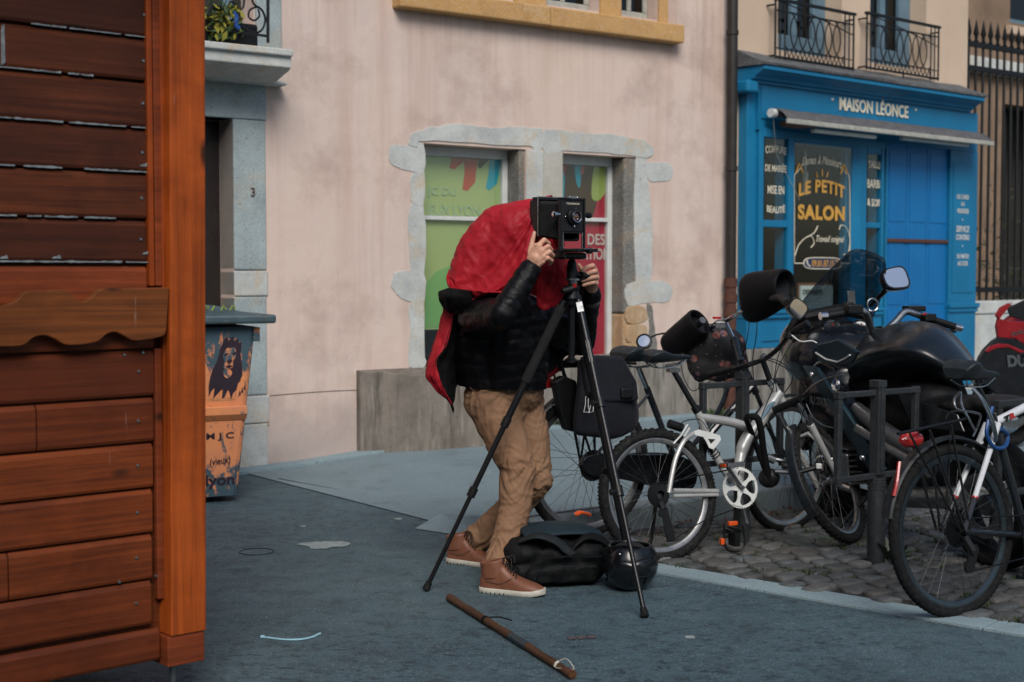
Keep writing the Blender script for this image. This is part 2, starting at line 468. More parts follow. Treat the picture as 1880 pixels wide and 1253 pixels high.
def m_bluepaint(name, c0=(.006, .175, .345), c1=(.004, .125, .26)):
    t = NT(name)
    c = t.mix(t.ramp(t.noise(1.3, 5, .6), [(.3, 0.0), (.7, 1.0)]), c0, c1)
    c = t.mix(t.ramp(t.noise(1.0, 5, .6, t.map((14, 14, 1.2))), [(.55, 0.0), (.8, .35)]), c, (.012, .075, .15))
    c = t.mix(t.ramp(t.noise(33, 5, .75), [(.68, 0.0), (.74, .5)]), c, (.09, .21, .32))
    g = t.bump(t.noise(60, 4, .6), .15, .002)
    return t.out(c, .48, bump=g, spec=.4)
def m_peel():
    """orange paint worn through to the grey-blue bin plastic"""
    t = NT('peeling_orange_paint')
    sx = t.n('ShaderNodeSeparateXYZ'); t.L(t.pos, sx.inputs[0])
    o = t.mix(t.ramp(t.noise(6, 5, .6), [(.3, 0.0), (.7, 1.0)]), (.72, .27, .10), (.60, .23, .11))
    p = t.noise(8, 9, .78, t.map((1.6, 1.6, .7)), .4)
    top = t.ramp(sx.outputs[2], [(.0, .66), (.35, .45), (.80, .50), (1.0, .64)])    # more worn at the foot and under the lid
    m = t.ramp(t.math('SUBTRACT', t.math('ADD', p, top), .5), [(.52, 0.0), (.56, 1.0)])
    c = t.mix(m, o, (.045, .085, .11))
    c = t.mix(t.ramp(t.noise(22, 6, .7), [(.62, 0.0), (.7, .6)]), c, (.10, .05, .035))
    g = t.bump(m, .3, .002)
    return t.out(c, .62, bump=g, spec=.35)
def m_cloth(name, a, b, sheen=.3, bs=420, rough=.75, bmp=.25):
    t = NT(name)
    c = t.mix(t.ramp(t.noise(5, 6, .65), [(.3, 0.0), (.7, 1.0)]), a, b)
    c = t.mix(t.ramp(t.noise(300, 2, .5), [(.3, .15), (.6, 0.0)]), c, tuple(x*.4 for x in b))
    g = t.bump(t.noise(bs, 3, .6), bmp, .001); g = t.bump(t.noise(22, 6, .68, None, .9), .6, .008, g)
    return t.out(c, rough, bump=g, sheen=sheen, spec=.16)
def m_leather(name, a, b):
    t = NT(name)
    c = t.mix(t.ramp(t.noise(13, 6, .65), [(.3, 0.0), (.7, 1.0)]), a, b)
    c = t.mix(t.ramp(t.noise(40, 5, .7), [(.58, 0.0), (.75, .4)]), c, tuple(x*.35 for x in b))
    g = t.bump(t.voro(420), .25, .0008); g = t.bump(t.noise(30, 5, .6), .35, .004, g)
    return t.out(c, t.ramp(t.noise(18, 4, .6), [(.3, .42), (.7, .62)]), bump=g, spec=.45)
def m_skin():
    t = NT('skin')
    c = t.mix(t.ramp(t.noise(45, 4, .6), [(.3, 0.0), (.7, 1.0)]), (.62, .36, .25), (.54, .27, .18))
    t.out(c, .5, bump=t.bump(t.noise(320, 3, .6), .2, .0008), spec=.4)
    t.b.inputs['Subsurface Weight'].default_value = .12; t.b.inputs['Subsurface Scale'].default_value = .008
    t.b.inputs['Subsurface Radius'].default_value = (1, .35, .2)
    return t.mat
def m_glass(name, tint=(.75, .8, .8), fac=.0, rough=.02):
    t = NT(name); t.t.nodes.remove(t.b)
    tr = t.n('ShaderNodeBsdfTransparent'); tr.inputs[0].default_value = (*tint, 1)
    gl = t.n('ShaderNodeBsdfGlossy'); gl.inputs['Roughness'].default_value = rough; gl.inputs[0].default_value = (1, 1, 1, 1)
    fr = t.n('ShaderNodeLayerWeight'); fr.inputs[0].default_value = .5
    mx = t.n('ShaderNodeMixShader'); t.L(t.math('ADD', t.math('MULTIPLY', t.math('POWER', fr.outputs[1], 4.0), .6), fac+.02), mx.inputs[0]); t.L(tr.outputs[0], mx.inputs[1]); t.L(gl.outputs[0], mx.inputs[2])
    t.L(mx.outputs[0], t.t.nodes['Material Output'].inputs[0]); return t.mat
def m_poster(name, c, grad=None):
    t = NT(name)
    co = t.mix(t.ramp(t.noise(1.1, 3, .5), [(.3, 0.0), (.7, 1.0)]), c, grad or tuple(x*.85 for x in c))
    co = t.mix(t.ramp(t.noise(6, 5, .7, t.map((8, 8, .5))), [(.6, 0.0), (.8, .15)]), co, tuple(x*.6 for x in c))
    return t.out(co, .22, spec=.5, bump=t.bump(t.noise(3, 2, .5), .08, .01))

MT = dict(
    plaster=m_plaster(), beige=m_beige(),
    stone=m_stone('weathered_limestone'), jamb=m_stone('pitted_limestone', (.33, .40, .41), (.24, .29, .30), (.42, .34, .22), .45, .9),
    rough_stone=m_stone('rough_dark_stone', (.17, .16, .14), (.10, .095, .085), (.35, .22, .10), .4, .6),
    ochre_stone=m_stone('orange_rubble_stone', (.42, .26, .12), (.30, .19, .10), (.48, .40, .28), .7, .6),
    ochre=m_stone('ochre_sandstone', (.52, .30, .10), (.42, .225, .07), (.58, .42, .22), .4, .35),
    concrete=m_concrete('stained_concrete'), plinth=m_concrete('cement_plinth', (.27, .25, .22), (.17, .155, .135)),
    asphalt=m_asphalt(), granite=m_granite('granite_kerb', (.20, .25, .27), (.13, .165, .18)), pave=m_granite('pale_pavement_asphalt', (.17, .24, .265), (.13, .19, .215)),
    granite_l=m_granite('pale_granite_strip', (.24, .33, .36), (.17, .24, .265)),
    cobble=m_cobble(), soil=simple('joint_dirt', (.022, .02, .015), .95, var=.5, bump=.5),
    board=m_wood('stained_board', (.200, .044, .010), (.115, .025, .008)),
    board_pale=m_wood('pale_stained_board', (.26, .056, .016), (.17, .036, .013)),  # paler tone of the stained board
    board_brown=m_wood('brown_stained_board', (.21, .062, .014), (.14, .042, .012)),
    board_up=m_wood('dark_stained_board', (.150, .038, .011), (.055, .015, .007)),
    post=m_wood('stained_post', (.42, .085, .012), (.30, .055, .009), axis='v'),
    flake=simple('bare_flaked_wood', (.24, .28, .30), .8, var=.6, vs=30, c2=(.09, .10, .11), bump=.4),
    screw=simple('screw_steel', (.35, .40, .42), .35, 1.0, vs=80),
    hole=simple('dark_hole', (.01, .008, .007), .9),
    blue=m_bluepaint('blue_shop_paint'),
    blue_b=m_bluepaint('blue_shutter_paint', (.004, .155, .40), (.003, .12, .33)),
    cream=simple('cream_lettering', (.78, .72, .56), .5, var=.2), gold=simple('gold_lettering', (.62, .33, .06), .45, var=.2), 
    navy=simple('navy_enamel', (.012, .03, .10), .35), slate=simple('slate_cap', (.13, .135, .14), .85, var=.55, vs=12, bump=.7, bs=40, bd=.01),
    awning=simple('grey_striped_canvas', (.12, .12, .125), .8, var=.55, vs=16, bump=.3, bs=20, bd=.01),
    white=simple('white_enamel', (.62, .64, .62), .4, var=.2), offwhite=simple('aged_white_wood', (.42, .42, .37), .6, var=.35, vs=18),
    iron=simple('black_wrought_iron', (.006, .007, .008), .5, .3, vs=40, bump=.3),
    pipe=simple('dark_painted_pipe', (.030, .024, .021), .5, .2, var=.4), rust=simple('rusty_pipe_clamp', (.10, .035, .02), .8, var=.5, vs=40, bump=.4),
    glass=m_glass('window_glass', (.93, .95, .93), .02), dark_glass=m_glass('dark_window_glass', (.22, .22, .2), .02),
    screen=m_glass('smoked_windscreen', (.42, .46, .49), .06), inner=simple('dark_interior', (.03, .028, .024), .9, var=.5, vs=2),
    door=simple('dark_brown_door', (.016, .009, .007), .5, var=.3), bluegrey=simple('blue_grey_window_paint', (.12, .20, .26), .55, var=.25),
    green=m_poster('green_poster', (.42, .48, .20), (.32, .44, .22)), red_p=m_poster('crimson_poster', (.44, .025, .06), (.36, .02, .05)),
    coral=m_poster('coral_print', (.50, .10, .065)), brown_p=m_poster('brown_print', (.07, .035, .022)), cyan=m_poster('cyan_print', (.02, .36, .50)),
    pale_t=m_poster('pale_green_print', (.36, .50, .34)), lime=m_poster('lime_print', (.36, .44, .12)), white_p=m_poster('pink_white_print', (.68, .55, .55)), black_p=m_poster('black_print', (.012, .012, .014)),
    green2=m_poster('green_arc_print', (.22, .45, .17)),
    bin=simple('blue_grey_bin_plastic', (.055, .095, .115), .5, var=.4, dust=.4, bump=.2), peel=m_peel(), lion=simple('dark_purple_stencil_ink', (.022, .010, .022), .6, var=.3),
    lime_ink=simple('yellow_green_marker', (.30, .40, .05), .5),
    red=m_cloth('red_nylon', (.40, .016, .026), (.28, .009, .018), .0, rough=.46, bmp=.3), lining=m_cloth('black_lining', (.005, .005, .006), (.003, .003, .0035), .0),
    jacket=m_cloth('black_quilted_nylon', (.0045, .0045, .0055), (.0025, .0025, .0035), .0, rough=.36, bmp=.35), cuff=m_cloth('black_knit_cuff', (.010, .010, .011), (.006, .006, .007)),
    shirt=m_cloth('navy_shirt', (.018, .026, .05), (.012, .018, .035)), chino=m_cloth('tan_chino', (.28, .165, .098), (.215, .12, .07), .0, bmp=.2),
    skin=m_skin(), nail=simple('nail', (.66, .42, .33), .3), shoe=m_leather('brown_leather', (.20, .078, .042), (.14, .052, .028)), sole=simple('cream_rubber_sole', (.56, .54, .46), .7, var=.3, vs=30, bump=.2), lace=simple('black_lace', (.010, .009, .009), .85), stitch=simple('dark_stitching', (.10, .045, .025), .8),
    black=simple('black_plastic', (.006, .0065, .0075), .45, var=.3, vs=30, spec=.35), black_g=simple('gloss_black', (.005, .006, .008), .24, var=.2, coat=.25), black_m=simple('matt_black_metal', (.007, .008, .009), .42, .2, vs=30, spec=.4),
    rubber=simple('tyre_rubber', (.008, .009, .010), .85, var=.5, vs=25, dust=.18, bump=.3, spec=.2), rubber2=simple('worn_tyre_rubber', (.011, .012, .013), .85, var=.5, vs=25, dust=.3, bump=.3, spec=.2),
    tripod=simple('black_anodised_tube', (.008, .009, .011), .36, .3, vs=60), foam=simple('foam_grip', (.005, .005, .006), .9, bump=.6, bs=160),
    bellows=m_leather('bellows_leather', (.004, .004, .0045), (.0025, .0025, .003)), camblack=simple('black_camera_leatherette', (.005, .005, .006), .5, bump=.5, bs=260, bd=.001),
    chrome=simple('chrome', (.62, .64, .66), .13, 1.0, var=.15, vs=40), steel=simple('brushed_steel', (.40, .42, .43), .32, 1.0, var=.3, vs=40), lens=simple('coated_lens_glass', (.10, .045, .02), .04, .0, coat=1.0, c2=(.03, .03, .05), vs=30),
    silver=simple('silver_frame_paint', (.46, .47, .46), .34, .30, var=.22, vs=14, dust=.25), rim=simple('aluminium_rim', (.34, .35, .36), .35, .9, var=.25, vs=30, dust=.3), spoke=simple('steel_spoke', (.14, .145, .15), .4, 1.0),
    whitep=simple('white_frame_paint', (.62, .65, .68), .35, var=.2, dust=.2, coat=.3), graphite=simple('graphite_frame_paint', (.016, .019, .024), .28, .3, coat=.5), bluep=simple('blue_plastic', (.008, .06, .20), .4), fender=simple('dark_mudguard', (.009, .013, .017), .42, var=.35, dust=.15, spec=.4),
    orange=simple('orange_reflector', (.75, .10, .012), .2, coat=.5), redlens=simple('red_lens', (.40, .012, .012), .15, coat=.6), redpl=simple('red_plastic', (.42, .012, .015), .3, coat=.5),
    saddle=m_leather('blue_black_saddle', (.014, .022, .028), (.009, .014, .018)), bag=m_cloth('dark_grey_tarpaulin', (.015, .016, .022), (.010, .011, .015), .05, rough=.6), floral=None,
    moto=simple('satin_black_tank', (.006, .010, .014), .32, .1, var=.2, coat=.15), moto_blue=simple('dark_blue_panel', (.012, .035, .05), .35, .2), motored=simple('red_motorcycle_paint', (.24, .004, .009), .2, var=.2, coat=.4), grey_al=simple('cast_aluminium', (.22, .23, .24), .4, .9, var=.3, vs=30, dust=.3),
    mirror=simple('mirror_glass', (.9, .9, .9), .03, 1.0, var=.03), rack=simple('dark_grey_painted_steel', (.020, .025, .029), .55, .0, var=.35, vs=22, dust=.25, bump=.25),
    pack=m_cloth('black_cordura', (.008, .009, .0095), (.005, .0055, .006), .0, rough=.62), pack2=m_cloth('charcoal_cordura', (.017, .022, .024), (.012, .015, .017), .0, rough=.6), packblue=m_cloth('slate_blue_padding', (.017, .032, .041), (.012, .023, .031), .0, rough=.55),
    stick=m_wood('old_walking_stick', (.11, .05, .022), (.055, .026, .014), axis='h', knots=False), tie=simple('pale_blue_nylon', (.36, .66, .78), .35), paint_w=simple('worn_white_paint', (.30, .36, .36), .8, var=.5, vs=20, bump=.3),
    leaf=simple('green_leaf', (.045, .085, .025), .6, var=.5, vs=14), leaf2=simple('grey_green_leaf', (.05, .075, .045), .55, var=.5, vs=14), yellow=simple('yellow_leaf', (.30, .28, .03), .6, var=.4), moss=simple('moss', (.040, .075, .016), .9, var=.5, vs=30), deadleaf=simple('brown_leaf', (.10, .035, .018), .8, var=.5), bluecloth=simple('blue_cloth', (.01, .07, .30), .7),
    wood_brown=simple('board_edge_brown', (.14, .055, .02), .6), paper=simple('paper_notice', (.50, .56, .56), .6, var=.1),
)
def m_floral():
    t = NT('black_floral_fabric')
    d = t.voro(13); n2 = t.noise(30, 3, .6)
    c = t.mix(t.ramp(d, [(.26, 1.0), (.34, 0.0)]), (.010, .010, .012), t.ramp(n2, [(.4, (.22, .03, .03)), (.5, (.25, .14, .10)), (.6, (.08, .04, .10))]))
    d2 = t.voro(34, t.map(loc=(2, 5, 1))); c = t.mix(t.ramp(d2, [(.1, .8), (.16, 0.0)]), c, (.25, .20, .16))
    return t.out(c, .7, bump=t.bump(t.noise(40, 4, .6), .3, .004))
MT['floral'] = m_floral()
# ================================================================ SETTING
F1 = Plane((-1.72, 10.1), (.806, .592))                    # pink house front
uC, zC = F1.px(1340, 500)
cpt = F1.P(uC, 0, 0)
F2 = Plane((cpt.x, cpt.y), (.752, .659))                   # beige house and shop front, turned a few degrees
def V2(x, y, z=0.0): return Vector((x, y, z))

# ground
gb = MB(); gb.add([(-40, -12, 0), (60, -12, 0), (60, 60, 0), (-40, 60, 0)], [(0, 1, 2, 3)])
gb.build('ground', MT['asphalt'], kind='structure', smooth=0)
# raised pavement along the houses, ramping up from the left
KD = Vector((.806, .592, 0)); KN = Vector((.592, -.806, 0))
K0 = V2(.05, 7.24)
def zp(p):            # height of the pavement surface
    q = (p - V2(-1.6, 9.7)).dot(KD); return .006 + .134*max(0, min(1, (q-.1)/1.9))
pv = MB(); rows = []
A0, A1 = F1.P(.05, .0, 0), V2(-.51, 7.66)
edge0 = [G(512, 876), G(627, 897), G(802, 930, .05), V2(-.197, 7.66), K0]
edge0 = [Vector((p.x, p.y, 0)) for p in edge0] + [K0 + KD*t for t in (.5, 1, 2, 4, 8, 16, 26)]
for e in edge0:
    t = (e - F1.o).dot(F1.d); back = F1.P(t, -.25, 0); row = []
    for i in range(7):
        p = e.lerp(back, i/6); p = Vector((p.x, p.y, 0)); row.append(Vector((p.x, p.y, zp(p))))
    rows.append(row)
pv.grid(rows)
pv.build('pavement', MT['pave'], kind='structure', smooth=60)
# sloping concrete apron between carriageway and kerb end
ap = MB(); P = [V2(-.53, 7.70, .004), V2(-.40, 7.90, .05), V2(-.197, 7.66, .085), V2(.05, 7.24, .128), V2(.06, 7.12, .02), V2(-.1, 7.34, .006)]
ap.add(P, [tuple(range(6))]); ap.build('pavement_apron', MT['granite_l'], kind='structure', smooth=0)
# kerb stones
kb = MB(); t = 0.0; k = 0
while t < 14:
    L = .98; p = K0 + KD*(t+L/2) + KN*.0
    kb.box(p + KN*.0 + Vector((0, 0, .065 - .02)), (L-.008, .15, .19), (KD, KN, Vector((0, 0, 1)))); t += L
kb.build('kerb', MT['granite'], kind='structure', smooth=0, bevel=.012)
# pale strip at the foot of the wall
ws = MB(); prev = None
for i in range(24):
    u0 = -2.2 + i*.62
    a = F1.P(u0, .17 if i < 12 else .12, 0); b = F1.P(u0+.612, .17 if i < 12 else .12, 0); c = F1.P(u0+.612, .0, 0); d = F1.P(u0, .0, 0)
    ws.prism([Vector((q.x, q.y, max(zp(q), .006)+.006+.012)) for q in (a, b, c, d)], (0, 0, -.06))
ws.build('wall_foot_strip', MT['granite_l'], kind='structure', smooth=0, bevel=.004)

# flush granite strip between carriageway and cobbled bay
S0 = G(765, 978); S1 = G(1880, 1171); SD = (S1-S0); SD.z = 0; SD.normalize(); SN = Vector((SD.y, -SD.x, 0))
if SN.y > 0: SN = -SN
sb = MB(); t = -.02; 
while t < 9:
    L = 1.02 + .1*random.random(); a = S0 + SD*t; 
    q = [a + SN*.0, a + SD*(L-.006) + SN*.0, a + SD*(L-.006) - SN*.165, a - SN*.165]
    if t > .0: sb.prism([Vector((p.x, p.y, .012)) for p in q], (0, 0, -.06))
    t += L
sb.build('granite_strip', MT['granite_l'], kind='structure', smooth=0, bevel=.003)
# cobbled parking bay
bay = MB(); a = S0 + SD*.75 - SN*.165; 
bay.add([Vector((p.x, p.y, .004)) for p in (K0 + KN*.08 + KD*.02, K0 + KD*14 + KN*.08, S0 + SD*9 - SN*.165, S0 + SD*1.0 - SN*.165)], [(0, 1, 2, 3)])
bay.build('bay_bed', MT['soil'], kind='structure', smooth=0)
def in_bay(p):
    return (p-K0).dot(KN) > .10 and (p-(S0 - SN*.165)).dot(SN) < -.01 and (p-K0).dot(KD) > -.1
cb = MB(); tone = []; rc = random.Random(3)
CD = KD; CN = KN; r0 = .10; row = 0
while r0 < 6:
    dep = .098 + rc.random()*.018; u = -.4 + rc.random()*.2
    while u < 8.5:
        L = .125 + rc.random()*.06
        wob = .012*math.sin(u*2.1+row)
        c = K0 + CN*(r0+dep/2+wob) + CD*(u+L/2)
        if in_bay(c) and c.y > 4.3:
            hL, hW = L/2-.008, dep/2-.007; zt = .020 + rc.random()*.006; tl = [(rc.random()-.5)*.012 for _ in range(2)]
            vs = []
            nn = 12; jit = [1 + (rc.random()-.5)*.14 for _ in range(nn)]
            for rr, zz in ((1.0, -.02), (1.0, zt-.012), (.95, zt-.004), (.78, zt), (.35, zt+.0015)):
                for i in range(nn):
                    q = 2*PI*i/nn; e = 4.0
                    cx = math.copysign(abs(math.cos(q))**(2/e), math.cos(q)); sx_ = math.copysign(abs(math.sin(q))**(2/e), math.sin(q))
                    p = c + CD*(cx*hL*rr*jit[i]) + CN*(sx_*hW*rr*jit[(i+3) % nn])
                    p.z = zz + cx*tl[0]*rr + sx_*tl[1]*rr; vs.append(p)
            fs = []
            for a in range(4):
                for i in range(nn): fs.append((a*nn+i, a*nn+(i+1) % nn, (a+1)*nn+(i+1) % nn, (a+1)*nn+i))
            fs.append(tuple(4*nn+i for i in range(nn)))
            cb.add(vs, fs); tone += [rc.random()]*len(vs)
        u += L + .008
    r0 += dep + .006; row += 1
co = cb.build('cobblestones', MT['cobble'], kind='structure', smooth=60)
at = co.data.attributes.new('tone', 'FLOAT', 'POINT'); at.data.foreach_set('value', tone)
# moss and grass in the joints
mo = MB(); rc = random.Random(5)
def blades(mb, c, n, h, spread, r=rc):
    for _ in range(n):
        a = r.random()*2*PI; rr = spread*math.sqrt(r.random()); b = Vector((c[0]+rr*math.cos(a), c[1]+rr*math.sin(a), c[2]))
        q = r.random()*2*PI; hh = h*(.4+.6*r.random()); w = .0022+.002*r.random(); d = Vector((math.cos(q), math.sin(q), 0)); t2 = Vector((-d.y, d.x, 0))
        mb.add([b - t2*w, b + t2*w, b + d*hh*.25 + Vector((0, 0, hh*.6)) + t2*w*.7, b + d*hh*.6 + Vector((0, 0, hh))], [(0, 1, 2), (0, 2, 3)])
for _ in range(260):
    c = K0 + CD*(rc.random()*4.2) + CN*(.15 + rc.random()*2.4)
    if in_bay(c) and noise.noise(Vector((c.x*1.6, c.y*1.6, 0))) > -.2: blades(mo, (c.x, c.y, .012), 34, .024, .055)
mo.build('joint_grass', MT['moss'], kind='stuff', smooth=0, label='moss and short grass in the cobble joints', cat='grass')
lf = MB()
for _ in range(150):
    c = K0 + CD*(.2+rc.random()*3.6) + CN*(.12 + abs(rc.gauss(0, .13)))
    s = .012 + rc.random()*.02; q = rc.random()*6.28; X = Vector((math.cos(q), math.sin(q), rc.random()*.5)); Y = Vector((-math.sin(q), math.cos(q), rc.random()*.5-.2))
    c = Vector((c.x, c.y, .038)); lf.add([c-X*s, c-Y*s*.5, c+X*s, c+Y*s*.5], [(0, 1, 2, 3)])
lf.build('fallen_leaves', MT['deadleaf'], kind='stuff', smooth=0, label='brown fallen leaves in the gutter by the kerb', cat='leaves')
# weeds at the wall foot
wd = MB(); c = W(1312, 748, 12.35)
for i in range(40): blades(wd, (c.x+(rc.random()-.5)*.22, c.y+(rc.random()-.5)*.1, .15), 8, .07, .03)
wd.build('wall_weed', MT['leaf'], smooth=0, label='small green weed growing at the foot of the cement wall', cat='weed')
wd = MB(); c = F1.P(F1.px(1018, 775)[0], .06, .14)
for i in range(25): blades(wd, (c.x+(rc.random()-.5)*.2, c.y+(rc.random()-.5)*.1, .14), 8, .10, .03)
wd.build('wall_weed', MT['leaf2'], smooth=0, label='grass tuft at the wall foot behind the panniers', cat='weed')
# leafy weed beside the bollard
wl = MB(); c0 = G(1638, 1040)
for i in range(16):
    q = rc.random()*6.28; L = .05+rc.random()*.06; hgt = .03+rc.random()*.14; b = c0 + Vector((math.cos(q)*.03, math.sin(q)*.03, .02)); tip = c0 + Vector((math.cos(q)*(.05+L), math.sin(q)*(.05+L*.6), hgt))
    d = (tip-b); s = d.cross(Vector((0, 0, 1))).normalized()*.028; m = b.lerp(tip, .55)+Vector((0, 0, .02))
    wl.add([b, m-s, tip, m+s, m-Vector((0, 0, .008))], [(0, 1, 4), (1, 2, 4), (2, 3, 4), (3, 0, 4)])
wl.build('broadleaf_weed', MT['leaf2'], smooth=0, label='wilting broad-leaved weed at the foot of the middle bike stand', cat='weed')

# marks on the carriageway
def patch(name, pts, z, mat, label, cat, zth=.002):
    b = MB(); b.prism([G(x, y, z) for x, y in pts], (0, 0, -zth)); return b.build(name, mat, smooth=0, label=label, cat=cat)
rr = random.Random(2)
pp = [(545, 999), (565, 996), (600, 994), (628, 994), (643, 998), (632, 1003), (612, 1004), (597, 1007), (572, 1007), (566, 1003)]
patch('paint_mark', cat2(pp, 3), .005, MT['paint_w'], 'worn pale paint patch on the asphalt', 'paint mark')
patch('paint_fleck', cat2([(724, 952), (736, 951), (737, 954), (726, 954)], 3), .004, MT['paint_w'], 'small white paint fleck on asphalt behind the tripod leg', 'paint mark')
patch('paint_fleck', cat2([(551, 966), (560, 965), (561, 967), (552, 967)], 3), .004, MT['paint_w'], 'tiny white paint fleck on asphalt left of the large paint patch', 'paint mark')
patch('paint_fleck', cat2([(1258, 1168), (1272, 1167), (1276, 1171), (1262, 1172)], 3), .004, MT['paint_w'], 'white fleck on asphalt in front of the granite strip', 'paint mark')
b = MB(); c = G(471, 1013, .003); b.tube([c + Vector((math.cos(q)*.085, math.sin(q)*.085, 0)) for q in [i*2*PI/30 for i in range(30)]], .0018, 5, closed=True)
b.build('survey_ring', MT['hole'], label='thin dark ring mark in the asphalt left of the paint patch', cat='ground mark')
# cracks
cr = MB()
for pts in ([(512, 876), (560, 885), (627, 897)], [(802, 930), (840, 937), (873, 943)], [(940, 957), (1056, 945)]):
    P3 = [Vector((q.x, q.y, zp(q)+.004)) for q in [G(x, y, .02) for x, y in pts]]
    if pts[0][0] == 940: P3 = [K0 + Vector((0, 0, .143)), K0 + KD*.6 + Vector((0, 0, .147))]
    cr.tube(catmull(P3, 8), .006, 5, flat=.3)
cr.build('pavement_joint', MT['hole'], kind='structure')

# ================================================================ PINK HOUSE
def wall(pl, u0, u1, z0, z1, holes, th, mat, name, parent, w=0.0, res=None):
    us = sorted(set([u0, u1] + [h[0] for h in holes] + [h[1] for h in holes])); zs = sorted(set([z0, z1] + [h[2] for h in holes] + [h[3] for h in holes]))
    b = MB()
    for i in range(len(us)-1):
        for j in range(len(zs)-1):
            cu, cz = (us[i]+us[i+1])/2, (zs[j]+zs[j+1])/2
            if any(h[0] < cu < h[1] and h[2] < cz < h[3] for h in holes): continue
            b.add([pl.P(us[i], w, zs[j]), pl.P(us[i+1], w, zs[j]), pl.P(us[i+1], w, zs[j+1]), pl.P(us[i], w, zs[j+1])], [(0, 1, 2, 3)])
    for a, c, d, e in holes:
        q = [(a, d), (c, d), (c, e), (a, e)]
        for i in range(4):
            p, r = q[i], q[(i+1) % 4]; b.add([pl.P(p[0], w, p[1]), pl.P(r[0], w, r[1]), pl.P(r[0], w-th, r[1]), pl.P(p[0], w-th, p[1])], [(0, 1, 2, 3)])
    return b.build(name, mat, parent, smooth=0)
def rectpx(pl, x0, x1, ytop, ybot, w=0.0, xr=None):
    xr = x0 if xr is None else xr
    u0 = pl.px(x0, 400, w)[0]; u1 = pl.px(x1, 400, w)[0]
    return u0, u1, pl.px(xr, ybot, w)[1], pl.px(xr, ytop, w)[1]
uL = F1.px(778, 400)[0]; uLr = F1.px(965, 400)[0]; uR0 = F1.px(1033, 400)[0]; uR1 = F1.px(1168, 400)[0]
zW0 = .60; zWt = F1.px(778, 263)[1]; zWt2 = F1.px(1033, 281)[1]
uD0, uD1 = F1.px(300, 400)[0], F1.px(428, 400)[0]; zDt = F1.px(428, 218)[1]
uB1 = F1.px(487, 50)[0]; zB0 = F1.px(500, 85)[1]
# upper windows behind the ochre sill
UW = [rectpx(F1, 1000, 1098, -150, 18), rectpx(F1, 1137, 1205, -150, 38), rectpx(F1, 852, 942, -150, -6)]
zS = F1.px(1098, 22)[1]
UW = [(a, c, zS, zS+1.7) for a, c, d, e in UW]
balc = (F1.px(395, 40)[0]-.9, F1.px(466, 50)[0], zB0+.12, zB0+2.2)
ph = thing('pink_house', 'pink plastered house with stone window surrounds and an ochre upper sill', 'house', F1.P(0, 0, 0))
holes = [(uL, uLr, zW0, zWt), (uR0, uR1, zW0, zWt2), (uD0, uD1, 0, zDt), balc] + UW
u_end = uC - .0
wall(F1, -9, u_end, -.3, 7.2, holes, .28, MT['plaster'], 'wall', ph)
b = MB()
for d0 in (1,):
    b.fbox(F1, -9, u_end-.01, -6, -.60, -.3, 7.2)
b.build('inner_rooms', MT['inner'], ph, smooth=0)
b = MB(); b.fbox(F1, -9.2, u_end+.1, -6.2, .35, 7.2, 7.4); b.build('roof', MT['slate'], ph, smooth=0)
# thin crack in the plaster
b = MB(); pts = [F1.px(495, 727, .002), F1.px(530, 724, .002), F1.px(570, 721, .002), F1.px(610, 718.5, .002), F1.px(655, 716.5, .002)]
b.tube([F1.P(u, .001, z) for u, z in pts], .0035, 4, flat=.6); b.build('plaster_crack', MT['hole'], ph)

def stone(name, pxs, w0, w1, mat, sm=4, parent=ph, jitter=.014, pl=F1, seed=1, bev=.0025):
    w1 *= .42
    r = random.Random(seed); uz = cat2(pl.uz(pxs, w1), sm) if sm else pl.uz(pxs, w1)
    uz = [(u+(r.random()-.5)*jitter, z+(r.random()-.5)*jitter) for u, z in uz]
    b = MB(); b.fprism(pl, uz, w0, w1); return b.build(name, mat, parent, smooth=0, bevel=bev)
# left window surround
stone('lintel', [(752, 262), (756, 246), (776, 238), (806, 232), (840, 227), (880, 232), (912, 235), (945, 233), (985, 236), (996, 238), (997, 262), (992, 278), (974, 276), (974, 270), (870, 264), (778, 258), (766, 270), (754, 268)], -.02, .022, MT['stone'], 3, seed=1)
stone('lintel', [(999, 239), (1050, 242), (1100, 246), (1145, 250), (1180, 258), (1197, 268), (1200, 282), (1192, 290), (1170, 289), (1150, 286), (1090, 280), (1035, 276), (1030, 280), (999, 279)], -.02, .02, MT['stone'], 3, seed=2)
stone('jamb_stone', [(716, 272), (724, 266), (752, 268), (778, 266), (779, 316), (760, 318), (745, 312), (722, 304), (714, 290)], -.02, .014, MT['stone'], 3, seed=3)
stone('jamb_stone', [(757, 320), (778, 317), (778, 376), (758, 374), (753, 350)], -.02, .016, MT['stone'], 3, seed=4)
stone('jamb_stone', [(753, 380), (778, 378), (779, 500), (755, 500), (751, 450)], -.02, .012, MT['stone'], 3, seed=5)
stone('jamb_stone', [(722, 510), (730, 500), (778, 502), (779, 552), (755, 556), (728, 540), (718, 524)], -.02, .015, MT['stone'], 3, seed=6)
stone('jamb_stone', [(753, 558), (779, 555), (780, 640), (781, 672), (752, 672), (753, 610)], -.02, .014, MT['stone'], 3, seed=7)
# mullion between the windows
def fb(name, mat, u0, u1, w0, w1, z0, z1, parent=ph, pl=F1, bev=.006, **k):
    b = MB(); b.fbox(pl, u0, u1, w0, w1, z0, z1); return b.build(name, mat, parent, smooth=0, bevel=bev, **k)
uM0, uM1 = uLr - .0, uR0
fb('mullion', MT['stone'], uLr+.003, (uLr+uR0)/2-.02, -.27, .012, zW0, F1.px(985, 277)[1])
fb('mullion', m_stone('yellowed_limestone', (.44, .43, .38), (.36, .34, .28), (.46, .30, .14), .7, .3), (uLr+uR0)/2-.018, uR0-.003, -.27, .008, zW0, F1.px(1010, 279)[1])
fb('reveal', MT['rough_stone'], uLr-.06, uLr-.002, -.27, -.012, zW0, zWt-.002)
